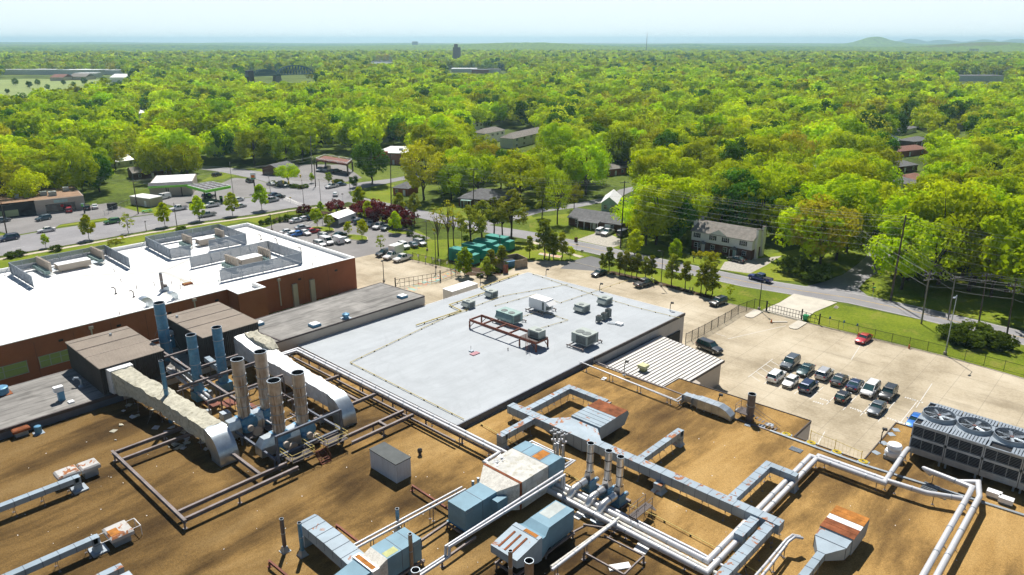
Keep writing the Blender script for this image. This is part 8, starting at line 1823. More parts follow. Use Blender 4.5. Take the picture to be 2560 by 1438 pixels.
# ---------------------------------------------------------------- trees
def leaf_cloud(rng,centres,radii,n_per,size,flat=0.55,up=0.35):
    # leaf quads clustered in clumps; returns verts,quads
    V=[];k=0
    for c,r,n in zip(centres,radii,n_per):
        d=rng.normal(size=(n,3)); d/=np.linalg.norm(d,axis=1)[:,None]
        rad=r*(0.45+0.55*rng.random(n)**0.5); p=np.array(c)+d*rad[:,None]*np.array([1,1,flat+0.25])
        o_=np.array(c)-np.array([0,0,9.0]); o_=o_/(np.linalg.norm(o_)+1e-6); nn=d*0.85+o_*0.3+rng.normal(size=(n,3))*0.36+np.array([0,0,up]); nn/=np.linalg.norm(nn,axis=1)[:,None]
        t=np.cross(nn,rng.normal(size=(n,3))); t/=np.linalg.norm(t,axis=1)[:,None]+1e-9; b=np.cross(nn,t)
        s=size*(0.6+0.8*rng.random(n))[:,None]
        q=np.stack([p-t*s-b*s*0.55,p+t*s*0.2-b*s*0.75,p+t*s+b*s*0.35,p-t*s*0.3+b*s*0.75],1)
        V.append(q.reshape(-1,3))
    return np.concatenate(V)
def quads_mesh(name,V,mat,col=None):
    n=len(V)//4; me=bpy.data.meshes.new(name)
    me.vertices.add(len(V)); me.vertices.foreach_set('co',V.astype(np.float32).ravel())
    me.loops.add(n*4); me.loops.foreach_set('vertex_index',np.arange(n*4,dtype=np.int32))
    me.polygons.add(n); me.polygons.foreach_set('loop_start',np.arange(0,n*4,4,dtype=np.int32))
    try: me.polygons.foreach_set('loop_total',np.full(n,4,dtype=np.int32))
    except Exception: pass
    if col is not None:
        a=me.color_attributes.new('tint','FLOAT_COLOR','POINT'); a.data.foreach_set('color',col.astype(np.float32).ravel())
    me.materials.append(mat); me.update(calc_edges=True); return me
def crown_clumps(rng,shape,H,Rc,z0,n):
    C=[];Rr=[]
    for i in range(n):
        while True:
            d=rng.normal(size=3); d/=np.linalg.norm(d); rr=0.5+0.5*rng.random()**0.5
            p=d*rr
            if shape=='round' and p[2]<-0.75: continue
            break
        hz=(H-z0)/2; zc=z0+hz
        x,y,z=p[0]*Rc,p[1]*Rc,zc+p[2]*hz
        if shape=='cone': t=(z-z0)/(H-z0); f=max(0.1,1-t*0.88)*1.1; x*=f/(math.sqrt(max(1e-3,1-p[2]**2))+.35); y*=f/(math.sqrt(max(1e-3,1-p[2]**2))+.35)
        if shape=='tear': t=(z-z0)/(H-z0); f=1.25-t*0.85; x*=f; y*=f
        if shape=='spread': z=zc+p[2]*hz*0.7+0.15*hz
        C.append((x,y,z)); Rr.append(Rc*(0.20+0.20*rng.random()))
    return C,Rr
def limb_mesh(rng,H,z0,C,r0,nl=7,shape='round'):
    m=MB(); m.tube([(0,0,-.1),(rng.normal()*.1,rng.normal()*.1,z0*0.6),(rng.normal()*.2,rng.normal()*.2,z0+ (H-z0)*.35),(rng.normal()*.3,rng.normal()*.3,z0+(H-z0)*.7)],[r0,r0*.8,r0*.5,r0*.18],8)
    idx=rng.permutation(len(C))[:nl]
    for i in idx:
        c=C[i]; zs=z0*0.75+rng.random()*(H-z0)*.3; mid=(c[0]*.45,c[1]*.45,zs+(c[2]-zs)*.55)
        m.tube([(0,0,zs),mid,(c[0]*.9,c[1]*.9,c[2])],[r0*.42,r0*.28,r0*.08],6)
    return m
TREEP=[]
def proto(key,shape,H,Rc,z0,nclump,nleaf,size,mat,seed,sparse=1.0,r0=0.25,nl=7):
    rng=np.random.default_rng(seed); C,Rr=crown_clumps(rng,shape,H,Rc,z0,nclump); Rr=[r*sparse for r in Rr]
    V=leaf_cloud(rng,C,Rr,[nleaf]*len(C),size)
    cm=quads_mesh('crown',V,M[mat]); mb=limb_mesh(rng,H,z0,C,r0,nl,shape)
    me=bpy.data.meshes.new('trunk'); me.from_pydata(mb.v,[],mb.f); me.materials.append(M['bark']); me.update()
    return dict(key=key,crown=cm,trunk=me,H=H,R=Rc,z0=z0,V=V)
PR={}
for i in range(3): PR['lime%d'%i]=proto('lime','round',13.0,5.6,2.6,50,105,0.27,'leaf',10+i,1.0,.3)
PR['limespread']=proto('lime','spread',11.5,7.0,3.0,50,115,0.28,'leaf',21,.95,.34,9)
PR['tall']=proto('lime','round',17.0,5.0,3.5,56,110,0.26,'leaf',22,1.0,.33,9)
for i in range(2): PR['dark%d'%i]=proto('dark','round',13.5,4.8,2.0,46,110,0.28,'leafdark',30+i,1.1,.3)
for i in range(2): PR['olive%d'%i]=proto('olive','round',13.5,5.4,3.0,48,80,0.26,'leafolive',40+i,.9,.3,10)
PR['bronze']=proto('bronze','round',12.5,5.4,2.6,46,88,0.26,'leafbronze',50,.95,.3,9)
PR['open']=proto('open','round',14.0,5.2,3.5,44,44,0.22,'leafolive',51,.85,.28,16)
PR['street']=proto('street','tear',7.0,2.1,1.7,34,70,0.20,'leaf',60,1.15,.1,6)
PR['street2']=proto('street','tear',6.5,1.9,1.8,28,48,0.19,'leaf',61,1.1,.09,6)
PR['pale']=proto('pale','tear',6.5,2.1,1.8,26,18,0.17,'leafolive',62,.9,.08,10)
PR['maroon']=proto('maroon','round',6.0,3.2,1.0,34,60,0.24,'leafmaroon',63,1.0,.15,6)
PR['pine']=proto('pine','cone',9.5,2.3,1.8,46,50,0.17,'needle',64,.85,.14,6)
PR['pine2']=proto('pine','cone',8.5,2.1,2.2,40,44,0.17,'needle',65,.85,.13,6)
PR['bigpine']=proto('pine','tear',16.0,3.6,4.5,50,60,0.2,'needle',66,.8,.24,8)
PR['bare']=proto('bare','round',14.0,2.6,6.5,26,9,0.2,'leafbronze',67,.8,.2,18)
PR['bush']=proto('bush','round',3.0,2.0,0.2,22,60,0.2,'bush',68,1.3,.08,3)
PR['brownbush']=proto('bush','round',3.0,2.0,0.2,20,36,0.15,'leafbronze',70,1.0,.08,8)
PR['green']=proto('green','tear',8.0,2.6,1.2,34,70,0.24,'leaf',69,1.15,.13,5)
def tree(key,label,x,y,sc=1.0,rz=None,group=None,nm='tree',cat='tree',sz=1.0,z=0.0):
    p=PR[key]; T=bpy.data.objects.new(nm,None); COL.objects.link(T); T.location=(x,y,z); T.rotation_euler=(0,0,rnd.uniform(0,6.28) if rz is None else rz); T.scale=(sc,sc,sc*sz); tag(T,label,cat,group)
    for n_,me in (('crown',p['crown']),('trunk',p['trunk'])):
        o=bpy.data.objects.new(n_,me); COL.objects.link(o); o.parent=T
    return T
TREES=[]
def ptree(key,label,px,top=None,sc=None,group=None,nm='tree',cat='tree',wide=1.0):
    b=P(*px,0); s=sc if sc else hgt(px[0],px[1],top)/PR[key]['H']
    t=tree(key,label,b[0],b[1],s*wide,None,group,nm,cat,1.0/wide); TREES.append((b[0],b[1],PR[key]['R']*s)); return t
for px,tp_,k,lb in (((115,620),584,'street2','small young street tree furthest left on the avenue verge'),((223,600),540,'street','full young street tree on the avenue verge left of the louvred screens'),((322,583),532,'pale','thin pale street tree on the avenue verge'),((413,567),509,'street','young street tree above the furthest louvred screen'),((499,552),492,'street','young street tree in front of the fuel canopy'),((582,540),484,'street','young street tree right of the fuel canopy'),((655,526),464,'street','largest young street tree, nearest the junction')): ptree(k,lb,px,tp_,None,'young street trees along the avenue','street_tree')
for px,tp_,k,lb in (((793,570),520,'street2','young tree on the left island of the staff lot, left'),((824,577),535,'street2','young tree on the left island of the staff lot, right'),((872,590),552,'street2','young tree on the middle island, left'),((906,600),548,'street2','young tree on the middle island, right'),((990,584),531,'street','young tree on the right island of the staff lot'),((953,629),586,'pale','sparse young tree at the end of the staff lot by the suv'),((1163,690),620,'green','bright green tree in front of the teal generator boxes'),((1825,745),710,'pale','bare little tree on the mown strip by the driveway')): ptree(k,lb,px,tp_,None,None,'young_tree')
for px,tp_,lb in (((760,538),512,'maroon tree left of the white carport'),((842,535),500,'maroon tree behind the white carport'),((905,545),505,'maroon tree left of the green one by the staff lot'),((955,560),508,'maroon tree in the middle of the maroon clump'),((985,565),515,'maroon tree right of the middle of the clump'),((1015,570),528,'maroon tree at the right end of the clump'),((930,540),498,'maroon tree at the back of the clump')): ptree('maroon',lb,px,tp_,None,None,'maroon_tree',wide=1.25)
for px,tp_,k,lb in (((900,520),468,'green','green tree left of the maroon clump by the cross road'),((921,548),503,'green','green tree standing among the maroon trees'),((1000,530),483,'green','green tree behind the maroon clump'),((1037,560),478,'bigpine','feathery light green tree right of the maroon clump'),((802,535),505,'street','light green tree between the carport and the maroon one'),((722,462),413,'limespread','wide lime tree on the corner with the clipped hedge'),((930,462),352,'dark0','big deep green tree at the junction'),((885,470),440,'dark1','smaller deep green tree left of the big one at the junction'),((780,458),432,'street2','slim young tree by the corner lot drive'),((822,462),430,'street2','slim young tree left of the big dark tree')): ptree(k,lb,px,tp_,None,None,'tree')
for i,(px,tp_,k) in enumerate((((1096,640),520,'bare'),((1122,635),500,'bare'),((1135,620),510,'bare'),((1178,625),508,'bigpine'),((1205,600),495,'bigpine'),((1235,590),490,'bigpine'),((1256,590),500,'bigpine'),((1278,600),468,'bigpine'),((1228,690),622,'pine'),((1255,672),612,'pine'),((1217,700),640,'pine2'))): ptree(k,['bare trunked tree left of the generator boxes','tall bare tree by the light pole','third bare tree near the road','loose tall pine right of the bare trees','tall pine by the road behind the teal boxes','tall pine in the middle of the roadside clump','tall pine with a dark crown in the roadside clump','tallest layered pine right of the teal boxes','bronze-green pine beside the board enclosure','young pine in front of the board enclosure','young pine nearest the mural gate'][i],px,tp_,None,None,'pine_tree','tree',1.0 if i<3 else 1.5)
for i,(px,tp_,k) in enumerate((((1324,645),588,'pine2'),((1360,648),545,'pine'),((1372,650),570,'pine2'),((1385,650),580,'pine'),((1404,650),580,'pine2'),((1425,648),615,'street2'))): ptree(k,['pine nearest the board enclosure','tall lighter pine left of the entry drive','pine beside the tall lighter one','third pine from the entry drive','second pine from the entry drive','small round green tree at the entry drive corner'][i],px,tp_,None,None,'pine_tree','tree',1.35)
GPN='pines in the strip between yard and road'
for i,(px,tp_,k) in enumerate((((1505,675),632,'pine2'),((1522,682),615,'pine'),((1548,688),628,'pine2'),((1564,692),625,'pine'),((1580,695),640,'pine2'),((1593,697),632,'pine'),((1612,703),640,'pine2'),((1628,700),636,'pine'),((1679,714),632,'pine'),((1713,722),650,'pine2'),((1752,733),655,'pine'),((1763,738),650,'pine2'),((1778,742),652,'pine'))): ptree(k,['left end','second','third','fourth','fifth','sixth','seventh','eighth','ninth','tenth','eleventh','twelfth','right end'][i]+' pine in the mulched strip between rear yard and road',px,tp_,None,GPN,'pine_tree','tree',1.3)
ptree('green','bright green tree standing over the pine strip near the road',(1587,640),575,None); ptree('green','pale green tree above the pine strip in front of the townhouse lawn',(1688,650),598,None)
GB='shrubs'
for i,(px,tp_) in enumerate(((1744,640),(1765,641),(1783,648))[:0] or [((1742,642),628),((1757,643),629),((1775,650),630),((1785,652),633)]): ptree('brownbush','bronze round shrub on the townhouse lawn',px,tp_,None,'bronze shrubs on the townhouse lawn','shrub','shrub',1.3)
for i,px in enumerate(((2385,850),(2410,862),(2432,842),(2450,868),(2475,858),(2498,870))): ptree('bush','shrub in the dense roadside thicket among the right hand poles',px,px[1]-33,None,'roadside thicket','shrub','shrub',1.5)
for i,px in enumerate(((2000,690),(2030,700),(1975,680))): ptree('bush','rounded shrub under the big tree at the side street corner',px,px[1]-38,None,'shrubs at the side street corner','shrub','shrub',1.4)
for i,px in enumerate(((682,462),(700,464),(718,467),(735,470),(750,472),(762,470),(840,458),(850,459))): ptree('bush','clipped dark hedge shrub on the junction corner',px,px[1]-9,None,'hedge on the junction corner','shrub','shrub',1.6)
for i in range(16):
    t=i/15; px=(lerp((655,560),(900,546),t)[0],lerp((655,562),(905,545),t)[1]-6*math.sin(t*3)); ptree('bush','small dark shrub in the bed behind the staff lot',px,px[1]-rnd.uniform(9,16),None,'shrubs behind the staff lot','shrub','shrub',1.0)
for i,px in enumerate(((1055,602),(1040,598),(1025,590),(1180,612),(1165,600),(1290,660),(1300,655),(1240,682),(1222,690),(1200,694))): ptree('bush','low shrub around the generator compound',px,px[1]-10,None,'shrubs round the generator compound','shrub','shrub',1.3)
for i,px in enumerate(((30,645),(52,640),(140,628),(283,612),(300,606),(455,582))): ptree('brownbush' if i in(3,4) else 'bush',['green shrub on the verge behind the left parapet','second green shrub behind the left parapet','green shrub behind the left screen','bare brown shrub between the screens','second bare brown shrub between the screens','brown shrub behind the furthest screen'][i],px,px[1]-14,None,None,'shrub','shrub',1.4)
# ---- woods: single trees near, one mass far away
def inpoly(x,y,poly):
    c=False; j=len(poly)-1
    for i in range(len(poly)):
        if (poly[i][1]>y)!=(poly[j][1]>y) and x<(poly[j][0]-poly[i][0])*(y-poly[i][1])/(poly[j][1]-poly[i][1])+poly[i][0]: c=not c
        j=i
    return c
# ground that stays open (photo pixels of the ground)
OPEN_PX=[[(-300,760),(-300,520),(0,545),(0,540),(215,500),(300,505),(330,470),(345,455),(470,452),(480,425),(560,412),(640,418),(700,432),(735,410),(880,395),(1000,405),(1030,420),(960,452),(1000,470),(1110,520),(1200,500),(1330,515),(1420,540),(1480,545),(1560,560),(1600,625),(1720,615),(1720,600),(1900,610),(1960,640),(1985,690),(2080,690),(2120,640),(2160,600),(2240,600),(2230,690),(2260,740),(2400,760),(2560,800),(3200,980),(3200,1700),(-300,1700)],
 [(1180,565),(1230,545),(1320,515),(1430,500),(1520,482),(1560,462),(1640,448),(1655,465),(1570,490),(1530,512),(1440,530),(1340,545),(1250,575)],
 [(985,400),(930,415),(930,375),(1040,375),(1040,410)],[(785,440),(780,380),(900,385),(900,440)],
 [(1180,365),(1190,330),(1290,320),(1370,345),(1370,378),(1270,380)],
 [(2190,395),(2190,375),(2330,365),(2340,400),(2250,412)],[(2200,372),(2210,350),(2340,342),(2345,372)],[(2130,345),(2130,325),(2230,315),(2330,330),(2260,345)],
 [(-200,300),(-200,205),(60,195),(330,198),(345,225),(240,250),(150,275),(40,300)],[(1090,182),(1090,174),(1270,178),(1260,190)],[(2330,212),(2380,196),(2520,196),(2540,206)],
 [(1420,385),(1420,362),(1480,362),(1480,385)],[(280,428),(290,405),(345,405),(350,425)],
 [(560,205),(700,212),(830,195),(800,185),(600,190)]]
OPEN=[PL(p) for p in OPEN_PX]
# things that must stay in sight: trees may not stand in front of them
KEEP=[(1186,310,1205,332,380),(1250,328,1288,350,385),(1284,340,1345,362,390),(937,378,1030,400,430),(788,390,870,410,440),(1422,520,1550,575,640),(1504,495,1545,525,560),(1147,478,1262,515,560),(1725,560,1912,650,700),(2020,400,2040,415,440),(2240,383,2300,394,410),(2218,348,2250,370,420),(2215,460,2260,472,490),(1520,422,1555,436,450),(2240,405,2290,430,470),(620,165,790,205,230),(1133,130,1150,147,200),(2290,362,2320,372,420),(350,286,375,291,310),(2380,312,2410,326,360),(300,408,318,414,430),(925,146,982,158,175),(8,176,310,188,0),(280,196,314,206,0),(1120,172,1265,183,0),(2385,194,2510,204,0),(100,194,240,202,0)]
def visible_ok(x,y,H,Rr):
    b=pr((x,y,0)); t=pr((x,y,H)); w_=Rr*FPX/math.hypot(x,y)
    for x0,y0,x1,y1,ym in KEEP:
        if b[0]+w_*0.8>x0 and b[0]-w_*0.8<x1 and t[1]<y1-1 and b[1]>y0+2 and b[1]>y1-2: return False
    return True
def inview(x,y,m=120):
    q=np.array((x,y,8.0))-[0,0,CAM_H]; ww=q@_fw
    if ww<20: return False
    u=FPX*(q@_rt)/ww
    return abs(u)<1280+m*min(1,400/ww)+40
def near_clump(x,y): return math.sin(x*.021+1.3)*math.cos(y*.017-.6)+math.sin(x*.006-y*.009)
cand=[]
rg=np.random.default_rng(99)
def ring_candidates(r0,r1,sp):
    out=[]; a0=YAW-R(42); a1=YAW+R(42); r=r0
    while r<r1:
        da=sp/r; n=int((a1-a0)/da)
        jit=rg.random((n,2))-0.5
        for i in range(n):
            a=a0+(i+jit[i,0]*0.8)*da; rr=r+jit[i,1]*sp*0.8; out.append((rr*math.cos(a),rr*math.sin(a)))
        r+=sp*0.92
    return out
for x,y in ring_candidates(150,640,10.4):
    if not inview(x,y): continue
    if any(inpoly(x,y,p) for p in OPEN): continue
    if any((x-a)**2+(y-b)**2<(3.5+r*0.8)**2 for a,b,r in TREES): continue
    c=near_clump(x,y); k=rg.random()
    key=('lime%d'%rg.integers(3)) if k<.46 else 'limespread' if k<.58 else 'tall' if k<.66 else ('olive%d'%rg.integers(2)) if k<.80 else 'bronze' if k<.825 else 'open' if k<.87 else ('dark%d'%rg.integers(2))
    s=0.92+rg.random()*0.55
    if not visible_ok(x,y,PR[key]['H']*s,PR[key]['R']*s): continue
    cand.append((math.hypot(x,y),x,y,key,s))
cand.sort()
# roadside trees whose shapes stand out in the photo
for px,tp_,k,lb,wd in (((2022,668),505,'lime1','big rounded lime tree beside the side street, left',1.15),((2258,702),548,'olive0','broad leafy tree behind the tall corner pole',1.0),((2185,600),530,'limespread','lime tree arching over the side street',0.9),((2345,712),468,'lime2','very tall full tree behind the right hand poles',0.9),((2435,712),488,'olive1','tall olive tree at the right edge woods, left one',0.9),((2515,730),478,'tall','tall olive lime tree at the right edge of the view',1.0),((2580,780),470,'lime0','tall tree cut by the right edge',1.0),((1640,612),430,'tall','large spreading tree behind the pine strip, left of the townhouse',1.0),((1690,600),440,'lime0','large tree just left of the townhouse',1.0),((1800,585),440,'olive0','tall dark stemmed tree behind the townhouse',0.9),((1900,590),430,'lime2','tall tree behind the right chimneys of the townhouse',0.9),((1960,610),470,'tall','lime tree right of the townhouse',1.1),((1393,560),425,'open','half bare tall tree beside the ranch house',0.7),((1355,545),440,'pine','dark slim tree left of the ranch house',1.0),((1435,525),455,'open','open branched tree at the lane behind the ranch house',0.9),((1060,500),360,'bronze','bronze green tree behind the red fronted store',0.9),((1110,490),390,'dark0','dark slim tree beside the bronze one',0.5),((1285,430),375,'lime1','round lime tree below the cream apartments',1.0),((1180,440),375,'limespread','wide lime tree left of the cream apartments',1.0),((405,440),372,'limespread','broad lime tree with dark stems behind the convenience store',1.2),((290,425),353,'bronze','bronze rounded tree in the left woods',1.0),((1150,335),280,'dark1','dark rounded evergreen beside the apartments',1.0),((985,365),295,'dark0','slim dark evergreen in the middle woods',0.6)):
    ptree(k,lb,px,tp_,None,None,'tree','tree',wd)
for i,(px,tp_) in enumerate(((40,215),(75,222),(95,215),(150,232),(185,219),(212,213),(232,221),(262,214),(120,226),(20,236),(160,214),(300,222))):
    ptree('dark%d'%(i%2),'dark rounded tree standing alone on the far golf course',(px,tp_),tp_-rnd.uniform(12,22),None,'trees dotted over the golf course')
def zone(x,y,key):
    u=pr((x,y,6)); kind={'lime':'lime green leafy tree','limesp':'broad spreading lime green tree','tall':'tall lime green tree','olive':'olive tinted young-leaved tree','bronze':'bronze tinted tree','open':'thinly leaved tree with branches showing','dark':'deep green dense tree'}[''.join(ch for ch in key if not ch.isdigit())[:6] if not key.startswith('limesp') else 'limesp']
    ux,uy=u
    if ux<330: w='in the woods behind the strip mall' if uy>400 else 'in the upper left woods'
    elif ux<700: w='in the woods behind the fuel station' if uy>400 else 'in the left woods above the fuel station'
    elif ux<1000: w='in the woods behind the car wash' 
    elif ux<1300: w='in the woods around the cream apartments' if uy<420 else 'in the woods behind the hipped house'
    elif ux<1650: w='in the woods behind the ranch house'
    elif ux<1980: w='in the woods behind the townhouse'
    elif ux<2260: w='in the woods up the side street'
    else: w='in the woods at the right edge'
    return kind+' '+w
n_ind=0; rest=[]
for d,x,y,key,s in cand:
    if n_ind<290 and d<480:
        if any((x-a)**2+(y-b)**2<(1.5+r*0.6)**2 for a,b,r in TREES[-23:]): continue
        lb=zone(x,y,key); tree(key,lb,x,y,s,None,lb.replace('tree','trees',1)); n_ind+=1
    else: rest.append((x,y,key,s))
# ---------------------------------------------------------------- the far woods, one mass that runs to the horizon
TINT=dict(lime=(0.42,0.54,0.008),limesp=(0.48,0.58,0.010),tall=(0.37,0.50,0.008),olive=(0.38,0.44,0.02),bronze=(0.42,0.40,0.024),open=(0.36,0.38,0.035),dark=(0.10,0.21,0.012))
def hill(x,y):
    # gentle relief far out, flat around the town
    r=math.hypot(x,y); a=math.atan2(y,x)-YAW
    u=1280-math.tan(a)*FPX*1.055
    h=0.0
    if r>2200:
        t=min(1,(r-2200)/2500); h+=t*(4*math.sin(x*.0011+.4)*math.cos(y*.0009)+4*math.sin(x*.0023-y*.0017))
        h+=t*max(0,min(1,(1000-u)/1000))*6
    if r>5200:
        h+=min(1,(r-5200)/5000)*(14*max(0,min(1,(1300-u)/1500))+1)
    if r>3000: h+=7*min(1,(r-3000)/1500)*(max(0,math.sin(r*.0021+2.2*math.sin(a*7)+1))**2+.5*max(0,math.sin(r*.0037-3*a)))
    # the lone hump on the right
    h+=40*math.exp(-(((u-2185)/40)**2))*math.exp(-((r-7800)/420)**2)+42*math.exp(-(((u-2190)/95)**2))*math.exp(-((r-7700)/520)**2)
    h+=30*math.exp(-(((u-1330)/220)**2))*math.exp(-((r-4600)/500)**2)+18*math.exp(-(((u-1720)/80)**2))*math.exp(-((r-6500)/400)**2)
    h+=34*math.exp(-(((u-2480)/170)**2))*math.exp(-((r-5200)/600)**2)
    return h
def hillv(x,y): return np.array([hill(a,b) for a,b in zip(x,y)])
VV=[];CC=[]
rf=np.random.default_rng(5)
base_lod={}
def lod(key,frac,scale):
    k=(key,frac)
    if k not in base_lod:
        V=PR[key]['V'].reshape(-1,4,3); n=int(len(V)*frac); idx=rf.permutation(len(V))[:n]; q=V[idx]; c=q.mean(1,keepdims=True); base_lod[k]=c+(q-c)*scale
    return base_lod[k]
def add_tree(x,y,key,s,frac,scale,zs=1.0):
    q=lod(key,frac,scale); a=rf.random()*6.283; ca,sa=math.cos(a),math.sin(a)
    X=q[...,0]*ca-q[...,1]*sa; Y=q[...,0]*sa+q[...,1]*ca
    h=hill(x,y)
    v=np.stack([X*s+x,Y*s+y,q[...,2]*s*zs+h],-1); VV.append(v.reshape(-1,3))
    b=''.join(c for c in key if not c.isdigit()); b='limesp' if b=='limespread' else b
    t=np.array(TINT[b])*(0.66+0.66*rf.random())*(1.0 if x*x+y*y<1.2e6 else 0.84)*np.array([1+0.06*rf.normal(),1,1])
    l=(0.82+0.36*rf.random(len(q)))[:,None]*t[None]; l=np.repeat(l,4,0); CC.append(np.concatenate([l,np.ones((len(l),1))],1))
keys=['lime0','lime1','lime2','limespread','tall','olive0','olive1','bronze','open','dark0','dark1']
kp=np.array([.15,.15,.15,.08,.10,.09,.09,.02,.03,.06,.05]); kp/=kp.sum()
for x,y,key,s in rest: add_tree(x,y,key,s,0.26,1.8)
def town_clear(x,y):
    # small clearings with roofs in the far suburbs
    return math.sin(x*.013)*math.sin(y*.011+2)+math.sin(x*.027+y*.023)*.6>1.15
for r0,r1,sp,fr,scl,ss in ((640,1050,11.5,0.095,3.0,1.22),(1050,1700,14.0,0.045,4.3,1.35),(1700,2700,18.0,0.018,6.8,1.5)):
    for x,y in ring_candidates(r0,r1,sp):
        if not inview(x,y) or any(inpoly(x,y,p) for p in OPEN) or (town_clear(x,y) and rf.random()<.8): continue
        k=keys[rf.choice(11,p=kp)]; s=(0.72+rf.random()*0.5)*ss
        if not visible_ok(x,y,PR[k]['H']*s,PR[k]['R']*s): continue
        add_tree(x,y,k,s,fr,scl)
V=np.concatenate(VV); C=np.concatenate(CC)
me=quads_mesh('distant_woods',V,M['forest'],C); o=bpy.data.objects.new('distant_woods',me); COL.objects.link(o); tag(o,'spring green woods running from the town edge into the far distance','woods',None,'stuff')
print('forest quads',len(V)//4,'individual',n_ind,'rest',len(rest))
# canopy of the furthest country
na,nr=760,330
aa=np.linspace(YAW-R(44),YAW+R(44),na); rr_=np.exp(np.linspace(math.log(2600),math.log(12500),nr))
A,RR=np.meshgrid(aa,rr_); X=RR*np.cos(A); Y=RR*np.sin(A)
Hh=hillv(X.ravel(),Y.ravel()).reshape(X.shape)
nz=rf.random(X.shape); blur=(nz+np.roll(nz,1,0)+np.roll(nz,1,1)+np.roll(np.roll(nz,1,0),1,1))/4
Z=Hh+1.0+nz*7.0+blur*4; Z[0]=0
V=np.stack([X,Y,Z],-1).reshape(-1,3)
idx=np.arange(na*nr).reshape(nr,na); F=np.stack([idx[:-1,:-1],idx[:-1,1:],idx[1:,1:],idx[1:,:-1]],-1).reshape(-1,4)
me=bpy.data.meshes.new('far_country'); me.vertices.add(len(V)); me.vertices.foreach_set('co',V.astype(np.float32).ravel()); me.loops.add(len(F)*4); me.loops.foreach_set('vertex_index',F.astype(np.int32).ravel()); me.polygons.add(len(F)); me.polygons.foreach_set('loop_start',np.arange(0,len(F)*4,4,dtype=np.int32))
big=np.sin(X*.0031+1)*np.cos(Y*.0027)+np.sin(X*.0011-Y*.0014)
t=np.where((rf.random(X.shape)+0.25*big)[...,None]<.78,np.array([.25,.36,.03]),np.array([.09,.19,.03]))*(0.75+0.5*rf.random(X.shape))[...,None]
cl=(np.sin(X*.0047+.5)*np.sin(Y*.0041)+np.sin(X*.0013+Y*.0019))>1.35
t[cl]=np.array([.22,.25,.08])
at=me.color_attributes.new('tint','FLOAT_COLOR','POINT'); at.data.foreach_set('color',np.concatenate([t.reshape(-1,3),np.ones((na*nr,1))],1).astype(np.float32).ravel())
me.materials.append(M['forest']); me.update(calc_edges=True); o=bpy.data.objects.new('wooded_hills',me); COL.objects.link(o); tag(o,kind='structure')
# pale mountains beyond
mb=MB(); rm=random.Random(4); prof=[]
for k in range(80):
    u=2230+k*6; a=YAW-math.atan((u-1280)/(FPX*1.055)); h=20+55*abs(math.sin(k*.21))*abs(math.sin(k*.09+.5))+rm.uniform(0,10); r=12850; h*=.75; prof.append((r*math.cos(a),r*math.sin(a),h,a))
vs=[];fs=[]
for x,y,h,a in prof:
    vs+=[(x*.97,y*.97,-2),(x,y,h+22),(x*1.03,y*1.03,-2)]
for k in range(len(prof)-1): fs+=[(3*k,3*k+3,3*k+4,3*k+1),(3*k+1,3*k+4,3*k+5,3*k+2)]
mb.add(vs,fs); struct('mountains',mb,M['floor'])
# river gleam
patch('river',[PL([(918,153),(985,150),(990,156),(975,159),(925,160)],1.0)],weathered('river_water',(0.30,0.32,0.36),0.25,0,0.05,0.01),1.0)
patch('golf_course',[PL([(-200,262),(-200,208),(60,198),(330,200),(335,211),(220,225),(140,240),(60,262)]),PL([(2060,195),(2330,190),(2330,193),(2060,199)])],weathered('dry_fairway',(0.24,0.30,0.09),0.95,0,0.12,0.02),0.3)
# ---- far landmarks
def farbox(nm,label,cat,px,wpx,dep,h,wall,roof,group=None,flat=True):
    p=P(*px,0); L=wpx*math.hypot(p[0],p[1])/FPX; T=thing(nm,label,cat,p,YAW-R(90),group); m=MB(); m.box(-L/2,L/2,0,dep,0,h); m.build('wall',wall,T,world=False)
    m=MB(); m.box(-L/2-.3,L/2+.3,-.3,dep+.3,h,h+.5) if flat else m.add([(-L/2,-.5,h),(L/2,-.5,h),(L/2,dep/2,h+4),(-L/2,dep/2,h+4),(L/2,dep+.5,h),(-L/2,dep+.5,h)],[(0,1,2,3),(3,2,4,5),(0,3,5),(1,4,2)]); m.build('roof',roof,T,world=False); return T
for px,w_,d,h,lb in (((75,187),135,90,8,'long white roofed warehouse in the far left, left one'),((205,188),80,90,8,'long white roofed warehouse in the far left, middle one'),((275,187),55,60,7,'white roofed warehouse in the far left, right one'),((213,194),45,20,6,'low white roofed building in front of the warehouses'),((25,162),60,120,12,'pale stepped building in the far left beneath the dark grandstand')): farbox('warehouse',lb,'warehouse',px,w_,d,h,M['siding'],M['coping'])
farbox('grandstand','dark grandstand block at the far left edge','grandstand',(22,153),46,60,22,M['trim'],M['trim'])
farbox('tent_hall','white round topped tent hall by the golf course','hall',(296,207),34,30,7,M['white'],M['coping'],None,False)
farbox('club_house','red roofed club house behind the golf course','house',(143,203),28,25,5,M['tan'],M['shinglered'],None,False)
farbox('club_house','brown roofed club house right of the red roofed one','house',(195,201),36,25,5,M['tan'],M['shinglebrown'],None,False)
T=farbox('tower_block','brown tower block rising from the far woods','tower block',(1142,158),17,20,38,M['brickdark'],M['trim']); m=MB(); m.box(-6,3,2,12,38.5,46); m.build('lift_housing',M['brickdark'],T,world=False)
farbox('tower_block','tiny bluish tower block on the far left horizon','tower block',(1037,121),12,60,48,M['trim'],M['trim'])
for px,w_,lb in (((1160,181),60,'white roofed shop row in the far middle, left'),((1200,184),40,'low shop with a red front in the far middle'),((1235,183),30,'pale shop at the right of the far middle row'),((1420,170),30,'pale roof far off right of the middle'),((1085,205),14,'white roof spot in the middle woods'),((965,205),16,'white shed in the middle woods')): farbox('shop_building',lb,'shop building',px,w_,30,6,M['brick'] if 'red' in lb else M['siding'],M['coping'] if 'white' in lb else M['shingle'])
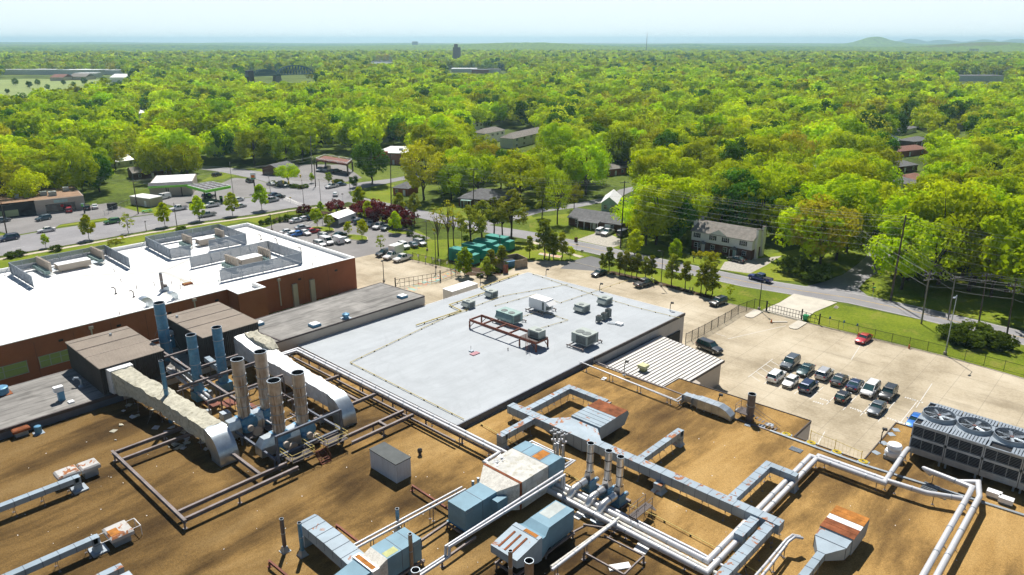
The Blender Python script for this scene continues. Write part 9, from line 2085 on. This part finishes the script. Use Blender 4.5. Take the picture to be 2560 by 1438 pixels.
for px,w_,lb in (((2445,203),110,'long low school building in the far right'),((2300,201),45,'grey low building left of the far school'),((2225,222),24,'white building in the far right woods'),((1835,182),60,'pale long roof far right of the middle'),((1940,192),22,'grey building in the far right of the middle'),((2438,148),8,'pair of dark silos on the far right hill')): farbox('low_building',lb,'building',px,w_,30,7 if 'silos' not in lb else 30,M['siding'],M['shingle'])
for k in range(26):
    px=(rnd.uniform(2490,2540),0); 
for k,(px,py) in enumerate(((1120,187),(1135,189),(1150,190),(1165,188),(1190,192),(1215,190),(1240,189),(2480,208),(2490,209),(2500,208),(2512,209),(2470,207))):
    p=P(px,py,0); m=MB(); m.obox((p[0],p[1],0.3),4.4,1.9,1.2,1.0); tag(m.build('parked_car',PAINT[('white','silver','red','black')[k%4]]),'tiny car in the far '+('middle shop car park' if px<2000 else 'right school car park'),'car','tiny cars in the far '+('middle' if px<2000 else 'right')+' car park')
p=P(1616,118,0); p=(p[0]*.45,p[1]*.45); T=thing('radio_mast','thin radio mast on the far horizon','mast',(p[0],p[1],10)); m=MB(); m.tube([(p[0],p[1],10),(p[0],p[1],85)],[1.6,.5],6); m.build('mast_shaft',M['trim'],T)
# truss bridge
a=P(618,190,14); b=P(782,183,14); hd_=heading(a,b); L=math.dist(a[:2],b[:2]); T=thing('truss_bridge','dark blue-green steel truss bridge over the trees with stone piers','bridge',(a[0],a[1],0),hd_)
bm=simple('bridge_steel',(.05,.13,.13),.7); m=MB(); m.box(-L*.55,L,-3,3,13,14.2); m.build('deck',bm,T,world=False)
sp1=(0.08,.42,6.5); sp2=(.44,.98,10)
for u0,u1,hh in (sp1,sp2):
    m=MB(); n=12
    for y in (-3,3):
        pr_=[]
        for k in range(n+1):
            t=k/n; pr_.append((L*(u0+(u1-u0)*t),y,14.2+hh*(1-(2*t-1)**2)**.6 if 0<k<n else 14.2))
        for k in range(n):
            m.beam(pr_[k],pr_[k+1],.9,.9)
            if k: m.beam((pr_[k][0],y,14),pr_[k],.6,.6); m.beam((pr_[k][0],y,14),pr_[k+1],.5,.5)
    for k in range(1,n,2): t=k/n; z=14.2+hh*(1-(2*t-1)**2)**.6; m.beam((L*(u0+(u1-u0)*t),-3,z),(L*(u0+(u1-u0)*t),3,z),.5,.5)
    m.build('truss',bm,T,world=False)
m=MB(); m.box(L*.0,L*.07,-3.5,3.5,0,20); m.build('end_tower',M['trim'],T,world=False)
for u in (.43,): 
    m=MB(); m.hull(rect(L*u-5,L*u+5,-4,4),0,13,rect(L*u-3.5,L*u+3.5,-3.2,3.2)); m.build('pier',M['shingle'],T,world=False)
# ---------------------------------------------------------------- the air
mb=MB(); mb.obox((0,0,-3.0),27400,27400,105.0,YAW)
o=mb.build('haze',[]); tag(o,'thin bluish air over the whole plain','haze',None,'stuff')
hm=bpy.data.materials.new('haze_air'); hm.use_nodes=True; t=hm.node_tree; t.nodes.clear()
ou=t.nodes.new('ShaderNodeOutputMaterial'); pv=t.nodes.new('ShaderNodeVolumePrincipled'); pv.inputs['Color'].default_value=(.54,.85,1.0,1); pv.inputs['Density'].default_value=1.2e-4; pv.inputs['Anisotropy'].default_value=0.35
t.links.new(pv.outputs[0],ou.inputs['Volume']); o.data.materials.clear(); o.data.materials.append(hm)
# ---- the pale sky low over the horizon, far beyond the air box
mb=MB(); n=96; Rk=45000; vs=[(Rk*math.cos(2*math.pi*k/n),Rk*math.sin(2*math.pi*k/n),z) for z in (-60,5600) for k in range(n)]
mb.add(vs,[(k,(k+1)%n,n+(k+1)%n,n+k) for k in range(n)]); km=bpy.data.materials.new('pale_sky'); km.use_nodes=True; t=km.node_tree; t.nodes.clear(); e=t.nodes.new('ShaderNodeEmission'); e.inputs[0].default_value=(.70,.79,.81,1); e.inputs[1].default_value=1.0; ou=t.nodes.new('ShaderNodeOutputMaterial'); t.links.new(e.outputs[0],ou.inputs[0]); struct('sky',mb,km)
